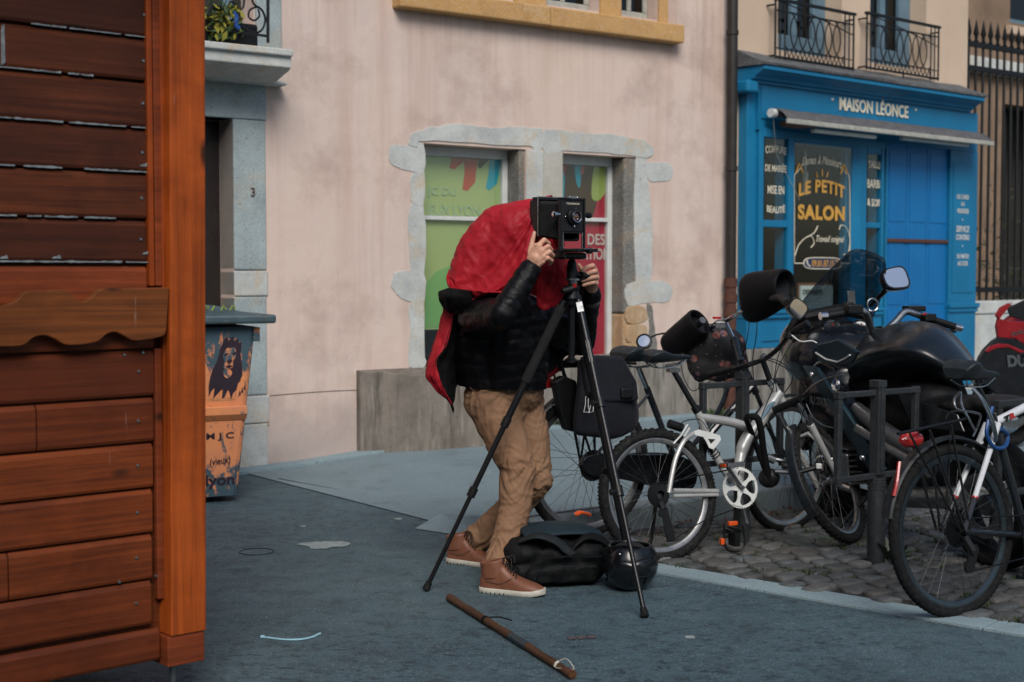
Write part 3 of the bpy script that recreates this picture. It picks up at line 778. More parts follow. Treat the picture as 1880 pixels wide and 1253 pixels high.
# right window: rough reveal and jamb
fb('reveal', MT['rough_stone'], uR1-.13, uR1-.002, -.27, -.006, zW0+.45, zWt2-.004, bev=.02); fb('reveal', MT['ochre_stone'], uR1-.13, uR1-.002, -.27, -.010, zW0, zW0+.445, bev=.02)
stone('jamb_stone', [(1185, 300), (1196, 298), (1228, 300), (1236, 312), (1232, 330), (1215, 334), (1190, 330)], -.02, .014, MT['stone'], 3, seed=8)
stone('jamb_stone', [(1168, 289), (1186, 292), (1190, 335), (1197, 400), (1198, 470), (1194, 516), (1168, 518)], -.02, .010, MT['stone'], 3, seed=9)
stone('jamb_stone', [(1152, 522), (1196, 516), (1222, 518), (1234, 530), (1232, 548), (1216, 556), (1190, 556), (1153, 560)], -.02, .013, MT['stone'], 3, seed=10)
for i, (ya, yb) in enumerate(((563, 592), (598, 628), (632, 645))):
    stone('rubble_block', [(1153, ya), (1180+4*i, ya-1), (1190, (ya+yb)/2), (1184, yb), (1153, yb+1)], -.03, .016, MT['ochre_stone'], 3, seed=11+i, bev=.012)
stone('rubble_block', [(1186, 560), (1196, 562), (1202, 600), (1206, 642), (1190, 644), (1192, 600)], -.02, .009, MT['rough_stone'], 3, seed=15)
# ---- ground floor windows: frame, bars, posters
def gwin(u0, u1, z0, zt, zbar, pmat, side_r=True):
    w = thing_part = MB(); d = -.16
    b = MB(); t = .05
    b.fbox(F1, u0+.002, u1-.002, d-.05, d, zt-.075, zt-.002); b.fbox(F1, u1-t, u1-.002, d-.051, d+.002, z0, zt-.076); b.fbox(F1, u0+.002, u0+.02, d-.051, d+.002, z0, zt-.076)
    f = b.build('window', MT['white'], ph, smooth=0, bevel=.004)
    b = MB(); b.fbox(F1, u0+.021, u1-t-.001, d-.03, d+.004, zbar-.016, zbar+.016); b.build('glazing_bar', MT['white'], f, smooth=0, bevel=.003)
    b = MB(); b.fbox(F1, u0+.02, u1-t, d-.048, d-.040, z0, zt-.076); b.build('poster', pmat, f, smooth=0)
    b = MB(); b.fbox(F1, u0+.02, u1-t, d-.022, d-.018, z0, zt-.076); b.build('pane', MT['glass'], f, smooth=0)
    return f, d-.039
zb1 = F1.px(790, 400, -.16)[1]; zb2 = F1.px(1100, 404, -.16)[1]
# the frame of the left window ends before the deep right reveal
f1, wp1 = gwin(uL, uLr-.06, zW0, zWt, zb1, MT['green'])
f2, wp2 = gwin(uR0, uR1-.13, zW0, zWt2, zb2, MT['red_p'])
def pr(parent, pts, mat, wp, name='print', sm=4, thick=.002, k=0, clip=None):
    uz = F1.uz(pts, wp+.001+k*.0022); uz = cat2(uz, sm) if sm else uz
    if clip: uz = [(min(max(u, clip[0]), clip[1]), min(max(z, clip[2]), clip[3])) for u, z in uz]
    b = MB(); b.fprism(F1, uz, wp+.0005+k*.0022, wp+.0005+k*.0022+thick); b.build(name, mat, parent, smooth=0)
c1 = (uL+.022, uLr-.112, zW0+.01, zWt-.078); c2 = (uR0+.022, uR1-.182, zW0+.01, zWt2-.078)
pr(f1, [(828, 276), (878, 279), (876, 300), (872, 335), (858, 351), (849, 348), (853, 318), (852, 296), (834, 312), (825, 308), (830, 290)], MT['coral'], wp1, sm=0, clip=c1)
pr(f1, [(879, 279), (900, 281), (898, 292), (882, 310), (877, 306)], MT['brown_p'], wp1, sm=0, clip=c1)
pr(f1, [(899, 281), (919, 283), (916, 320), (912, 338), (898, 350), (892, 346), (897, 318)], MT['cyan'], wp1, sm=0, clip=c1)
pr(f1, [(780, 590), (782, 520), (800, 500), (840, 482), (880, 478), (880, 600), (780, 602)], MT['green2'], wp1, sm=0, clip=c1)
pr(f1, [(778, 606), (940, 600), (940, 690), (778, 690)], MT['black_p'], wp1, sm=0, clip=c1, k=1)
X1 = F1.d; UP = Vector((0, 0, 1))
def Lf(parent, pl, px, py, w, s, mat, width, height, **k):
    u, z = pl.px(px, py, w); return lettering('lettering', s, mat, parent, pl.P(u, w, z), pl.d, UP, width, height, **k)
def pxw(pl, x0, x1, w=0): return pl.px(x1, 400, w)[0]-pl.px(x0, 400, w)[0]
def pxh(pl, x, y0, y1, w=0): return pl.px(x, y0, w)[1]-pl.px(x, y1, w)[1]
Lf(f1, F1, 811, 354, wp1+.001, 'JC DU', MT['pale_t'], pxw(F1, 785, 839), pxh(F1, 811, 345, 364), bold=.01)
Lf(f1, F1, 833, 387, wp1+.001, 'IEUX LYON', MT['pale_t'], pxw(F1, 784, 884), pxh(F1, 811, 377, 397), bold=.01)
pr(f2, [(1060, 291), (1094, 294), (1092, 330), (1096, 365), (1088, 398), (1080, 410), (1035, 412), (1034, 340), (1046, 300)], MT['brown_p'], wp2, clip=c2)
pr(f2, [(1092, 296), (1098, 293), (1116, 296), (1117, 330), (1112, 352), (1100, 368), (1088, 366), (1086, 345)], MT['lime'], wp2, k=1, clip=c2)
pr(f2, [(1056, 291), (1068, 292), (1067, 320), (1064, 345), (1058, 335), (1055, 310)], MT['cyan'], wp2, k=1, clip=c2)
pr(f2, [(1068, 293), (1075, 293), (1070, 322), (1066, 318)], MT['coral'], wp2, k=2, sm=0, clip=c2)
pr(f2, [(1033, 290), (1037, 330), (1035, 366), (1032, 370)], MT['cyan'], wp2, k=2, sm=0, clip=c2)
Lf(f2, F1, 1094, 440, wp2+.001, 'DES', MT['white_p'], pxw(F1, 1079, 1111), pxh(F1, 1094, 429, 450), bold=.02)
Lf(f2, F1, 1097, 467, wp2+.001, 'ATIONS', MT['white_p'], pxw(F1, 1067, 1128), pxh(F1, 1097, 456, 477), bold=.02)
b = MB(); u, z = F1.px(1135, 452, -.15); b.fbox(F1, u-.02, u+.02, -.158, -.12, z-.03, z+.03); b.build('window_catch', MT['pipe'], f2, smooth=0, bevel=.004)
# ---- upper ochre windows
b = MB(); us0, us1 = F1.px(720, 10)[0], F1.px(1257, 60, .12)[0]; zsb = F1.px(1255, 79, .12)[1]
b.fbox(F1, us0, F1.px(1012, 30, .12)[0]-.002, -.02, .12, zsb, zsb+.15); b.fbox(F1, F1.px(1012, 30, .12)[0]+.002, us1, -.02, .121, zsb-.002, zsb+.152)
b.build('window_sill', MT['ochre'], ph, smooth=0, bevel=.012)
zs1 = zsb+.15
for a, c in ((us0+.06, UW[2][0]), (UW[2][1], UW[0][0]), (UW[0][1]+.0, UW[1][0]), (UW[1][1], us1-.1)):
    m = (a+c)/2
    if c-a > .05: fb('mullion', MT['ochre'], a+.003, c-.003, -.22, .03, zs1+.001, zs1+1.5, bev=.012)
for a, c, d, e in UW:
    b = MB(); w_ = -.12; t = .05
    for q in ((a+.004, c-.004, d+.001, d+.07), (a+.004, a+t, d+.071, e), (c-t, c-.004, d+.071, e), ((a+c)/2-.02, (a+c)/2+.02, d+.071, e)): b.fbox(F1, q[0], q[1], w_-.04, w_, q[2], q[3])
    f = b.build('upper_window', MT['offwhite'], ph, smooth=0, bevel=.006)
    b = MB(); b.fbox(F1, a+.02, c-.02, w_-.025, w_-.02, d+.05, e); b.build('pane', MT['dark_glass'], f, smooth=0)
    b = MB(); b.fbox(F1, a+.02, c-.02, w_-.2, w_-.16, d+.02, e); b.build('dark_backing', MT['inner'], f, smooth=0)  # dark panel standing in for the dim room behind the pane
# ---- door on the left with its surround and number
fb('door_lintel', MT['jamb'], F1.px(250, 180)[0], F1.px(487, 180)[0], -.2, .02, zDt, F1.px(400, 148)[1], bev=.01)
uj0, uj1 = F1.px(428, 400)[0], F1.px(487, 400)[0]
zz = [F1.px(440, y)[1] for y in (219, 497, 545, 728, 780, 880)]
for i in range(5):
    fb('door_jamb', MT['jamb'] if i in (0, 2) else MT['stone'], uj0, uj1+(.012 if i % 2 else 0), -.22, .018-.002*(i % 3), zz[i+1]+.003, zz[i]-.002, bev=.01)
stone('jamb_break', [(468, 758), (480, 742), (492, 752), (494, 780), (478, 780)], .0, .021, MT['ochre_stone'], 3, seed=31)
b = MB(); b.fbox(F1, uD0-.1, uD1+.02, -.26, -.215, 0, zDt+.03); dr = b.build('door', MT['door'], ph, smooth=0)
b = MB()
for z0_, z1_ in ((.25, .95), (1.1, 1.9)): b.fbox(F1, uD1-.75, uD1-.12, -.216, -.20, z0_, z1_)
b.build('door_panel', MT['door'], dr, smooth=0, bevel=.01)
b = MB(); u, z = F1.px(419, 330, -.2); b.lathe([(.0, 0), (.018, 0), (.02, .02), (.012, .035), (0, .036)], F1.P(u, -.2, z), F1.n, 12); b.build('door_bell', MT['black_m'], dr)
u, z = F1.px(464, 353, .02); lettering('house_number', '3', MT['rust'], ph, F1.P(u, .0205, z), F1.d, UP, None, .062)
# balcony over the door
ub1 = F1.px(532, 90, .30)[0]
bal = MB(); ub0 = ub1-2.6; zc = F1.px(505, 92, .42)[1]
prof = [(-.05, .0), (.45, .0), (.45, -.045), (.42, -.05), (.42, -.12), (.38, -.14), (.20, -.19), (.0, -.20)]
q = [F1.P(ub0, a, zc+.01+c) for a, c in prof]; bal.prism(q, F1.d*(ub1-.05-ub0)); bb = bal.build('balcony', MT['stone'], ph, smooth=0, bevel=.008)
fb('balcony_bracket', MT['stone'], F1.px(470, 130)[0], F1.px(514, 130)[0], -.01, .12, F1.px(500, 152)[1], zc-.19, bev=.02)
# rubble infill under balcony
r = random.Random(4)
rb = MB()
for i in range(16):
    u, z = F1.px(394+r.random()*66, 122+r.random()*26); rb.ball(F1.P(u, .0, z), (.035+r.random()*.03, .03, .02+r.random()*.015), (F1.d, F1.n, UP), 10, 6)
rb.build('rubble_infill', MT['ochre_stone'], ph)
fb('balcony_side_wall', MT['jamb'], F1.px(468, 50)[0], F1.px(514, 50)[0], -.02, .03, zc+.012, 6.0, bev=.01)
# balcony window (shut) and iron railing with scrolls
b = MB(); b.fbox(F1, balc[0], balc[1], -.24, -.20, balc[2], balc[3]); bw = b.build('balcony_window', MT['inner'], ph, smooth=0)
b = MB(); u, z = F1.px(420, 40, -.15); b.fbox(F1, u-.04, u+.03, -.2, -.15, balc[2], balc[3]); b.fbox(F1, u+.03, balc[1], -.2, -.16, z-.12, z-.07); b.build('window_frame', MT['bluegrey'], bw, smooth=0, bevel=.004)
RW = .40
def RP(x, y): u, z = F1.px(x, y, RW); return F1.P(u, RW, z)
ra = MB()
ra.tube([RP(492, 79), RP(492, -60)], .011, 8); ra.tube([RP(380, 51), RP(492, 67)], .009, 6)
ra.tube(catmull([RP(x, y) for x, y in ((462, -8), (466, 8), (480, 18), (487, 36), (480, 56), (462, 61), (444, 50))], 6), .008, 6)
ra.tube(catmull([RP(x, y) for x, y in ((474, 14), (468, 14), (458, 20), (457, 32), (467, 38), (476, 30), (474, 17))], 5), .007, 6)
ra.tube(catmull([RP(x, y) for x, y in ((449, -5), (446, 14), (436, 18), (432, 8), (424, 4), (419, 14))], 5), .008, 6)
ra.tube(catmull([RP(x, y) for x, y in ((380, 30), (390, 14), (404, 12), (412, 22), (408, 36), (396, 40))], 5), .008, 6)
ra.build('railing', MT['iron'], bb)
pb = MB(); c = RP(405, 56) - F1.n*.16; pb.box(c, (.62, .18, .16), (F1.d, F1.n, UP)); pt = pb.build('planter', MT['black'], smooth=0, bevel=.02, label='dark planter with yellowing plant on the balcony over the door', cat='planter')
pb = MB(); r = random.Random(8)
for i in range(240):
    c = RP(388+r.random()*56, 10+r.random()*60) - F1.n*(r.random()*.2-.04); s = .018+r.random()*.03; a = Vector((r.gauss(0, 1), r.gauss(0, 1), r.gauss(0, 1))).normalized(); e = a.orthogonal().normalized()
    pb.mi = 0 if r.random() < .45 else 1
    pb.add([c-a*s, c-e*s*.5, c+a*s, c+e*s*.5], [(0, 1, 2, 3)])
pb.mi = 1
for i in range(10):
    x = 388+r.random()*54; pb.tube([RP(x, 66)-F1.n*.12, RP(x+r.random()*20-10, 30)-F1.n*.08, RP(x+r.random()*30-15, 0)], .003, 4)
pb.build('foliage', [MT['yellow'], MT['leaf']], pt, smooth=0)
pb = MB(); pb.tube(catmull([RP(x, y) + F1.n*.02 for x, y in ((426, 24), (431, 34), (430, 46), (436, 54))], 5), [.018]*16, 8); pb.build('cloth_strip', MT['bluecloth'], label='bright blue strip tied to the balcony railing', cat='strip')

# ---- concrete block against the house and cement plinth
cbk = MB()
base = [V2(-1.12, 10.47), V2(-.617, 10.44), V2(-.12, 10.50), V2(.22, 10.62)]
top_f = [W(660, 682, 10.47), W(780, 690, 10.42), V2(-.12, 10.50, .63), V2(.22, 10.62, .62)]
top_b = []
for i, e in enumerate(base):
    t = (e-F1.o).dot(F1.d); q = F1.P(t, -.03, 0); top_b.append(Vector((q.x, q.y, .675)))
n4 = 4
vs = [Vector((p.x, p.y, -.1)) for p in base] + [Vector((b_.x, b_.y, t_.z)) for b_, t_ in zip(base, top_f)] + top_b + [Vector((p.x, p.y, -.1)) for p in top_b]
fs = []
for i in range(3): fs += [(i, i+1, 4+i+1, 4+i), (4+i, 5+i, 9+i, 8+i), (8+i, 9+i, 13+i, 12+i)]
fs += [(0, 4, 8, 12), (3, 15, 11, 7)]
cbk.add(vs, fs); cbk.build('concrete_block', MT['concrete'], smooth=0, bevel=.008, label='streaked concrete block built against the pink wall behind the photographer', cat='concrete block')
up0 = F1.px(1145, 640, .03)[0]; zpl = F1.px(1345, 641, .04)[1]
fb('plinth', MT['plinth'], (V2(.24, 10.62)-F1.o).dot(F1.d), u_end, -.03, .035, .02, zpl, bev=.01)

# ---- drain pipe between the houses
dp = thing('drain_pipe', 'dark drain pipe running down between pink and beige houses', 'drain pipe', F1.P(u_end, .08, 0))
b = MB(); px_ = F1.px(1343, 300, .09)[0]; b.tube([F1.P(px_, .09, .12), F1.P(px_, .09, 6.9)], .048, 16); b.build('pipe', MT['pipe'], dp)
b = MB()
for y in (310, 60): z = F1.px(1343, y, .09)[1]; b.tube([F1.P(px_, .09, z-.02), F1.P(px_, .09, z+.02)], .056, 16)
b.build('clamp', MT['pipe'], dp)
b = MB()
for y in (520, 548, 575): z = F1.px(1343, y, .09)[1]; b.tube([F1.P(px_, .09, z-.035), F1.P(px_, .09, z+.035)], .062, 16)
b.tube([F1.P(px_, .09, .15), F1.P(px_, .09, F1.px(1343, 510, .09)[1])], .053, 16)
b.build('iron_foot', MT['rust'], dp)
# ================================================================ BEIGE HOUSE, SHOP FRONT, RAILINGS
bh = thing('beige_house', 'beige rendered house above the blue shop front with two iron balcony railings', 'house', F2.P(0, 0, 0))
uE = F2.px(1775, 60)[0]                      # right-hand corner of the upper wall
zCap = F2.px(1400, 108, .1)[1]
BWn = []
for xa, xb in ((1428, 1545), (1597, 1700)):
    a = F2.px(xa, 60)[0]; c = F2.px(xb, 60)[0]; BWn.append((a, c, F2.px(xa, 96 if xa < 1500 else 118)[1]+.02, 6.3))
uS0, uS1 = F2.px(1369, 400, .12)[0], F2.px(1795, 400, .12)[0]
shopbottom = .60
wall(F2, -.02, uE+.02, -.3, 7.2, BWn + [(uS0+.1, uS1-.1, .3, zCap-.25)], .3, MT['beige'], 'wall', bh)
b = MB(); b.fbox(F2, 0, uE, -5, -1.6, -.3, 7.2); b.fbox(F2, uE-.02, uE+.01, -5, -.02, -.3, 7.2); b.fbox(F2, 0, uE, -1.6, -.31, zCap-.2, zCap-.1)
b.build('inner_rooms', MT['inner'], bh, smooth=0)
b = MB(); b.fbox(F2, -.1, uE+.2, -5.2, .35, 7.2, 7.4); b.build('roof', MT['slate'], bh, smooth=0)
for k, (a, c, d, e) in enumerate(BWn):
    b = MB(); w_ = -.24
    for x0, x1 in ((a+.003, a+.06), ((a+c)/2-.045, (a+c)/2+.045), (c-.20, c-.003)): b.fbox(F2, x0, x1, w_, w_+.05, d+.2, e)
    b.fbox(F2, a+.003, c-.003, w_-.002, w_+.052, d, d+.2)
    f = b.build('window', MT['bluegrey'], bh, smooth=0, bevel=.006)
    b = MB(); b.fbox(F2, a, c, w_+.005, w_+.010, d+.2, e); b.build('pane', MT['dark_glass'], f, smooth=0)
    b = MB(); b.fbox(F2, a, c, w_-.05, w_-.03, d, e); b.build('dark_backing', MT['inner'], f, smooth=0)  # dark sheet in the interior colour, stands for the unlit room
# iron railings with interlaced ellipses
def railing(xa, xb, ya, yb, name='balcony_railing'):
    w = .10; u0, z1 = F2.px(xa, ya, w); u1 = F2.px(xb, ya, w)[0]; z0 = F2.px(xa, yb, w)[1]
    b = MB(); PP = lambda u, z, ww=w: F2.P(u, ww, z)
    b.fbox(F2, u0-.02, u1+.02, w-.018, w+.018, z1-.012, z1+.012)
    b.tube([PP(u0, z1-.10), PP(u1, z1-.10)], .008, 6); b.tube([PP(u0, z0+.02), PP(u1, z0+.02)], .011, 6); b.tube([PP(u0, z0+.10), PP(u1, z0+.10)], .006, 6)
    for u in (u0, u0+.07, u0+.14, u1, u1-.07, u1-.14): b.tube([PP(u, z0), PP(u, z1)], .010 if u in (u0, u1) else .007, 6)
    n = 7; x0, x1 = u0+.14, u1-.14; st = (x1-x0)/n
    for i in range(-0, n):
        c = x0 + st*(i+.5); hw = st*.92; zc_ = (z0+.10+z1-.10)/2; hh = (z1-z0-.2)/2
        pts = [PP(min(max(c+hw*math.cos(q), x0), x1), zc_+hh*math.sin(q), w+.004*(i % 2)) for q in [j*2*PI/28 for j in range(28)]]
        b.tube(pts, .0065, 5, closed=True)
    for i in range(n*2): 
        c = x0+st*.5*(i+.5); b.tube([PP(c-st*.25, z0+.02), PP(c, z0+.10), PP(c+st*.25, z0+.02)], .005, 5)
    b.tube([PP(u0, z1), PP(u0+.55*(u1-u0), z1-.10), PP(u1, z1-.2)], .006, 5)
    for u in (u0, u1): b.tube([PP(u, z0+.03), PP(u, z0+.03, -.02)], .009, 6); b.tube([PP(u, z1-.05), PP(u, z1-.05, -.02)], .009, 6)
    m = (u0+u1)/2; b.tube([PP(m, z0+.02), PP(m, z0-.08)], .008, 6)
    b.build(name, MT['iron'], bh)
railing(1424, 1568, -2, 108); railing(1592, 1724, 24, 128)

sf = thing('shop_front', 'bright blue wooden hairdresser shop front with folded awning under slate cap', 'shop front', F2.P(uS0, 0, 0))
WS = .14                                      # face of the joinery
BL = MT['blue']
def sb_(name, mat, x0, x1, yt, yb, w0, w1, xr=None, bev=.006, parent=sf, du0=0, du1=0):
    xr = x0 if xr is None else xr
    u0 = F2.px(x0, 400, w1)[0]+du0; u1 = F2.px(x1, 400, w1)[0]+du1; zt = F2.px(xr, yt, w1)[1]; zb = F2.px(xr, yb, w1)[1]
    b = MB(); b.fbox(F2, u0, u1, w0, w1, zb, zt); return b.build(name, mat, parent, smooth=0, bevel=bev)
zF1 = F2.px(1395, 150, WS)[1]; zF0 = F2.px(1395, 222, WS)[1]; zBase = .62; zG = .16
# slate cap, sloping
zc0 = F2.px(1372, 112, .30)[1]; b = MB(); r = random.Random(6)
n = 16; top = []; bot = []; uA, uB = uS0-.02, F2.px(1815, 180, .34)[0]
rows = []
for i in range(n+1):
    u = uA+(uB-uA)*i/n; j = lambda s: (r.random()-.5)*s
    rows.append([F2.P(u, .0, zc0+.15+j(.02)), F2.P(u, .16, zc0+.075+j(.012)), F2.P(u, .34+j(.014), zc0+.012+j(.012)), F2.P(u, .335, zc0-.008+j(.004)), F2.P(u, .0, zc0-.005)])
b.grid(rows, closeu=True); b.add(rows[0], [(4, 3, 2, 1, 0)]); b.add(rows[-1], [(0, 1, 2, 3, 4)])
b.build('slate_cap', MT['slate'], sf, smooth=20)
# cornice: moulded section
b = MB(); sec = [(0, -.012), (.32, -.012), (.32, -.05), (.29, -.055), (.27, -.07), (.21, -.10), (.20, -.12), (.165, -.13), (.165, -.15), (0, -.15)]
b.prism([F2.P(uS0, a, zc0+c) for a, c in sec], F2.d*(F2.px(1808, 190, .3)[0]-uS0-.03)); b.build('cornice', BL, sf, smooth=0, bevel=.004)
uF0, uF1 = F2.px(1393, 180, WS)[0], F2.px(1795, 230, WS)[0]
b = MB(); b.fbox(F2, uF0, uF1, 0, WS, zF0-.08, zc0-.151); fas = b.build('fascia', BL, sf, smooth=0)
b = MB(); b.fbox(F2, uF0+.03, uF1-.03, WS, WS+.012, zF0+.02, zc0-.17); b.build('fascia_panel', BL, sf, smooth=0, bevel=.01)
Lf(fas, F2, 1605, 196, WS+.013, 'MAISON LÉONCE', MT['cream'], pxw(F2, 1543, 1668, WS), pxh(F2, 1605, 179, 208, WS), bold=.018, thick=.008, spacing=1.05)
for x, y in ((1528, 183), (1681, 202)):
    u, z = F2.px(x, y, WS+.012); b = MB(); b.lathe([(0, .008), (.012, .008), (.014, 0)], F2.P(u, WS+.012, z), F2.n, 12); b.build('dot', MT['cream'], fas)
# left pilaster, side shadow gap, base
sb_('pilaster', BL, 1370, 1393, 150, 640, 0, .10); sb_('pilaster', BL, 1393.5, 1402, 236, 640, 0, WS)
sb_('bracket', BL, 1371, 1392, 146, 168, 0, .2, bev=.02)
sb_('rail', BL, 1402.5, 1625, 236, 252, 0, WS+.01, xr=1410, du1=0)
sb_('mullion', BL, 1447.5, 1458, 252, 600, -.02, WS)
for yt, yb in ((404, 417),): sb_('transom', BL, 1402.6, 1447, yt, yb, -.02, WS-.01)
# stallriser with mouldings
zs_ = F2.px(1400, 570, WS)[1]
uX0, uX1, uX2, uX3 = F2.px(1394, 400, WS)[0], F2.px(1622, 400, WS)[0], F2.px(1744, 400, WS)[0], F2.px(1794, 400, WS)[0]
zst = F2.px(1396, 571, WS+.03)[1]; zlow = .655
def zz_(u): return zpl+.002
b = MB(); b.fbox(F2, uS0+.006, uX1, 0, WS+.03, zst-.035, zst); b.fbox(F2, uS0+.006, uX1, 0, WS+.018, zst-.075, zst-.036); b.build('sill_moulding', BL, sf, smooth=0, bevel=.01)
b = MB(); b.fbox(F2, uS0+.006, uX1, 0, WS-.01, zpl, zst-.076); b.build('stall_riser', BL, sf, smooth=0)
b = MB(); b.fbox(F2, uX0+.02, F2.px(1450, 600, WS)[0], WS-.01, WS+.004, zpl+.06, zst-.12); b.build('riser_panel', BL, sf, smooth=0, bevel=.006)
fb('plinth', MT['plinth'], -.02, uX1+.15, -.03, WS+.02, .02, zpl-.004, parent=bh, pl=F2, bev=.01)
b = MB(); b.fbox(F2, uX1+.152, uX3, -.03, WS-.03, .02, .16+.1); b.build('door_step', MT['stone'], bh, smooth=0, bevel=.01)
# main window: deep right reveal
b = MB(); um0, um1 = F2.px(1458, 400, WS)[0], F2.px(1563, 400, WS-.02)[0]; ur = F2.px(1591, 400, WS)[0]
b.prism([F2.P(um1, -.02, zst), F2.P(um1+.02, WS-.03, zst), F2.P(ur-.10, WS, zst), F2.P(ur, WS, zst), F2.P(ur, -.02, zst)], UP*(zF0-.085-zst)); b.build('window_post', BL, sf, smooth=0, bevel=.006)
b = MB(); b.fbox(F2, um1-.03, um1+.0, .0, .07, zst, zF0-.09); b.build('window_bead', BL, sf, smooth=0, bevel=.004)
sb_('rail', BL, 1459, 1590, 253, 262, -.02, WS-.02, xr=1460)
ub = F2.px(1592.5, 400, WS)[0]; uc = F2.px(1623, 400, WS)[0]
sb_('transom', BL, 1592.5, 1622, 409, 419, -.02, WS-.01, xr=1600)
b = MB(); b.fbox(F2, uc-.045, uc+.0, -.02, WS, zst, zF0-.085); b.fbox(F2, ub+.001, uc-.046, -.02, WS-.005, zF0-.20, zF0-.086); b.build('window_post', BL, sf, smooth=0, bevel=.005)
# panes (real glass), dark salon behind
ZG = .112
def pane(x0, x1, z0, z1, name='pane'):
    u0 = F2.px(x0, 400, ZG)[0]; u1 = F2.px(x1, 400, ZG)[0]; b = MB(); b.fbox(F2, u0, u1, ZG-.006, ZG, z0, z1); return b.build(name, MT['glass'], sf, smooth=0)
zt_ = zF0-.13
p1 = pane(1403, 1447, zst, zt_); p2 = pane(1458, 1562, zst, zt_); p3 = pane(1592, 1622, zst, zt_)
b = MB(); b.fbox(F2, uS0, uX1+.1, -1.5, -1.45, .2, zF0); b.fbox(F2, uS0, uX1+.1, -1.5, 0, zst-.25, zst-.2); b.fbox(F2, uX1+.06, uX1+.1, -1.5, 0, .2, zF0); b.build('salon_backdrop', MT['inner'], sf, smooth=0)
# awning: roller, canvas, front bar, arms
wR = .24; u0, zr = F2.px(1419, 208, wR); u1 = F2.px(1800, 246, wR)[0]
b = MB(); b.tube([F2.P(u0, wR, zr), F2.P(u1, wR, zr)], .036, 14); aw = b.build('awning', MT['awning'], sf)
b = MB(); b.tube([F2.P(u0-.035, wR, zr), F2.P(u0+.03, wR, zr)], .040, 14); b.build('roller_end', MT['white'], aw)
wB = .46; uA_, zb_ = F2.px(1446, 222, wB); uB_ = F2.px(1824, 250, wB)[0]
cv = []
for i in range(30):
    t = i/29; u = u0+.05+(u1-u0-.05)*t; uu = uA_+(uB_-uA_)*t; row = []
    for k in range(8):
        s = k/7; p = F2.P(u, wR-.03, zr+.05).lerp(F2.P(uu, wB, zb_+.02), s); p.z += .02*math.sin(s*PI) + .008*noise.noise(Vector((t*14, s*2, 0))); row.append(p)
    cv.append(row)
b = MB(); b.grid(cv); b.build('canvas', MT['awning'], aw, smooth=60, solid=.004)
b = MB(); b.fbox(F2, uA_, uB_, wB-.02, wB+.012, zb_-.022, zb_+.022); b.build('front_bar', MT['offwhite'], aw, smooth=0, bevel=.006)
for xa, xb, y in ((1492, 1606, 238), (1655, 1776, 252)):
    ua, z = F2.px(xa, y, .36); ub_ = F2.px(xb, y, .36)[0]; b = MB(); b.box(F2.P((ua+ub_)/2, .36, z-.01), (ub_-ua, .05, .035), (F2.d, F2.n, UP)); b.build('folding_arm', MT['white'], aw, smooth=0, bevel=.006)
b = MB(); ua, z = F2.px(1460, 228, .3); b.box(F2.P(ua+.05, .3, z), (.3, .2, .05), (F2.d, F2.n, UP)); b.build('arm_bracket', MT['wood_brown'], aw, smooth=0, bevel=.01)
b = MB(); b.tube([F2.P(u0, wR, zr), F2.P(F2.px(1428, 300, .2)[0], .18, zr-.35), F2.P(F2.px(1470, 300, .16)[0], WS+.01, zr-.75)], .0025, 4); b.build('pull_cord', MT['offwhite'], aw)
# folding shutters over the door
BB = MT['blue_b']
uq = [F2.px(x, 400, .10)[0] for x in (1626, 1664, 1701, 1741)]
zt2 = F2.px(1640, 264, .1)[1]; zb2_ = .30
for i in range(3):
    b = MB(); b.fbox(F2, uq[i]+.004, uq[i+1]-.004, .03, .10, zb2_, zt2); s_ = b.build('shutter', BB, sf, smooth=0, bevel=.006)
    b = MB(); zm = F2.px(1640, 420, .1)[1]; zm2 = F2.px(1640, 560, .1)[1]
    for za, zb3 in ((zm2-.5, zm2-.06), (zm2+.0, zm-.0), (zm+.07, zt2-.07)):
        b.fbox(F2, uq[i]+.05, uq[i+1]-.05, .10, .106, za, zb3)
    b.build('shutter_panel', BB, s_, smooth=0, bevel=.012)
b = MB(); z = F2.px(1640, 441, .12)[1]; b.fbox(F2, uq[0]+.0, uq[3]-.02, .108, .125, z-.022, z+.014); b.build('shutter_bar', MT['rust'], sf, smooth=0, bevel=.004)
b = MB(); b.fbox(F2, uq[0]-.03, uq[0]+.001, 0, .12, zb2_, zt2+.05); b.fbox(F2, uq[0]-.03, uX3-.0, 0, .115, zt2+.003, zF0-.081); b.build('door_frame', BL, sf, smooth=0, bevel=.004)
# right pilaster with panel and opening hours
b = MB(); b.fbox(F2, uX2, uX3, 0, WS, .2, zF0-.081); pil = b.build('pilaster', BL, sf, smooth=0, bevel=.006)
b = MB(); b.fbox(F2, uX2+.05, uX3-.05, WS, WS+.008, zst+.13, zF0-.22); b.build('pilaster_panel', BL, pil, smooth=0, bevel=.008)
b = MB(); b.fbox(F2, uX2-.01, uX3+.03, 0, WS+.035, zst-.03, zst+.02); b.fbox(F2, uX2-.004, uX3+.015, 0, WS+.02, zst-.075, zst-.031); b.build('base_moulding', BL, pil, smooth=0, bevel=.008)
b = MB(); b.fbox(F2, uX2-.035, uX2-.001, 0, .05, .25, zt2); b.build('shadow_gap', MT['hole'], sf, smooth=0)
for s, y, wd_, hh in (('DU LUNDI', 362, 21, 9), ('AU', 375, 6, 8), ('VENDREDI', 388, 21, 9), ('SERVICE', 421, 24, 12), ('CONTINU', 436, 25, 11), ('DU MATIN', 471, 21, 9), ('AU SOIR', 484, 19, 9)):
    Lf(pil, F2, 1767, y, WS+.009, s, MT['white'], pxw(F2, 1767-wd_/2, 1767+wd_/2, WS), hh*15/2611*.95, bold=.015, shear=.2 if hh > 10 else 0)
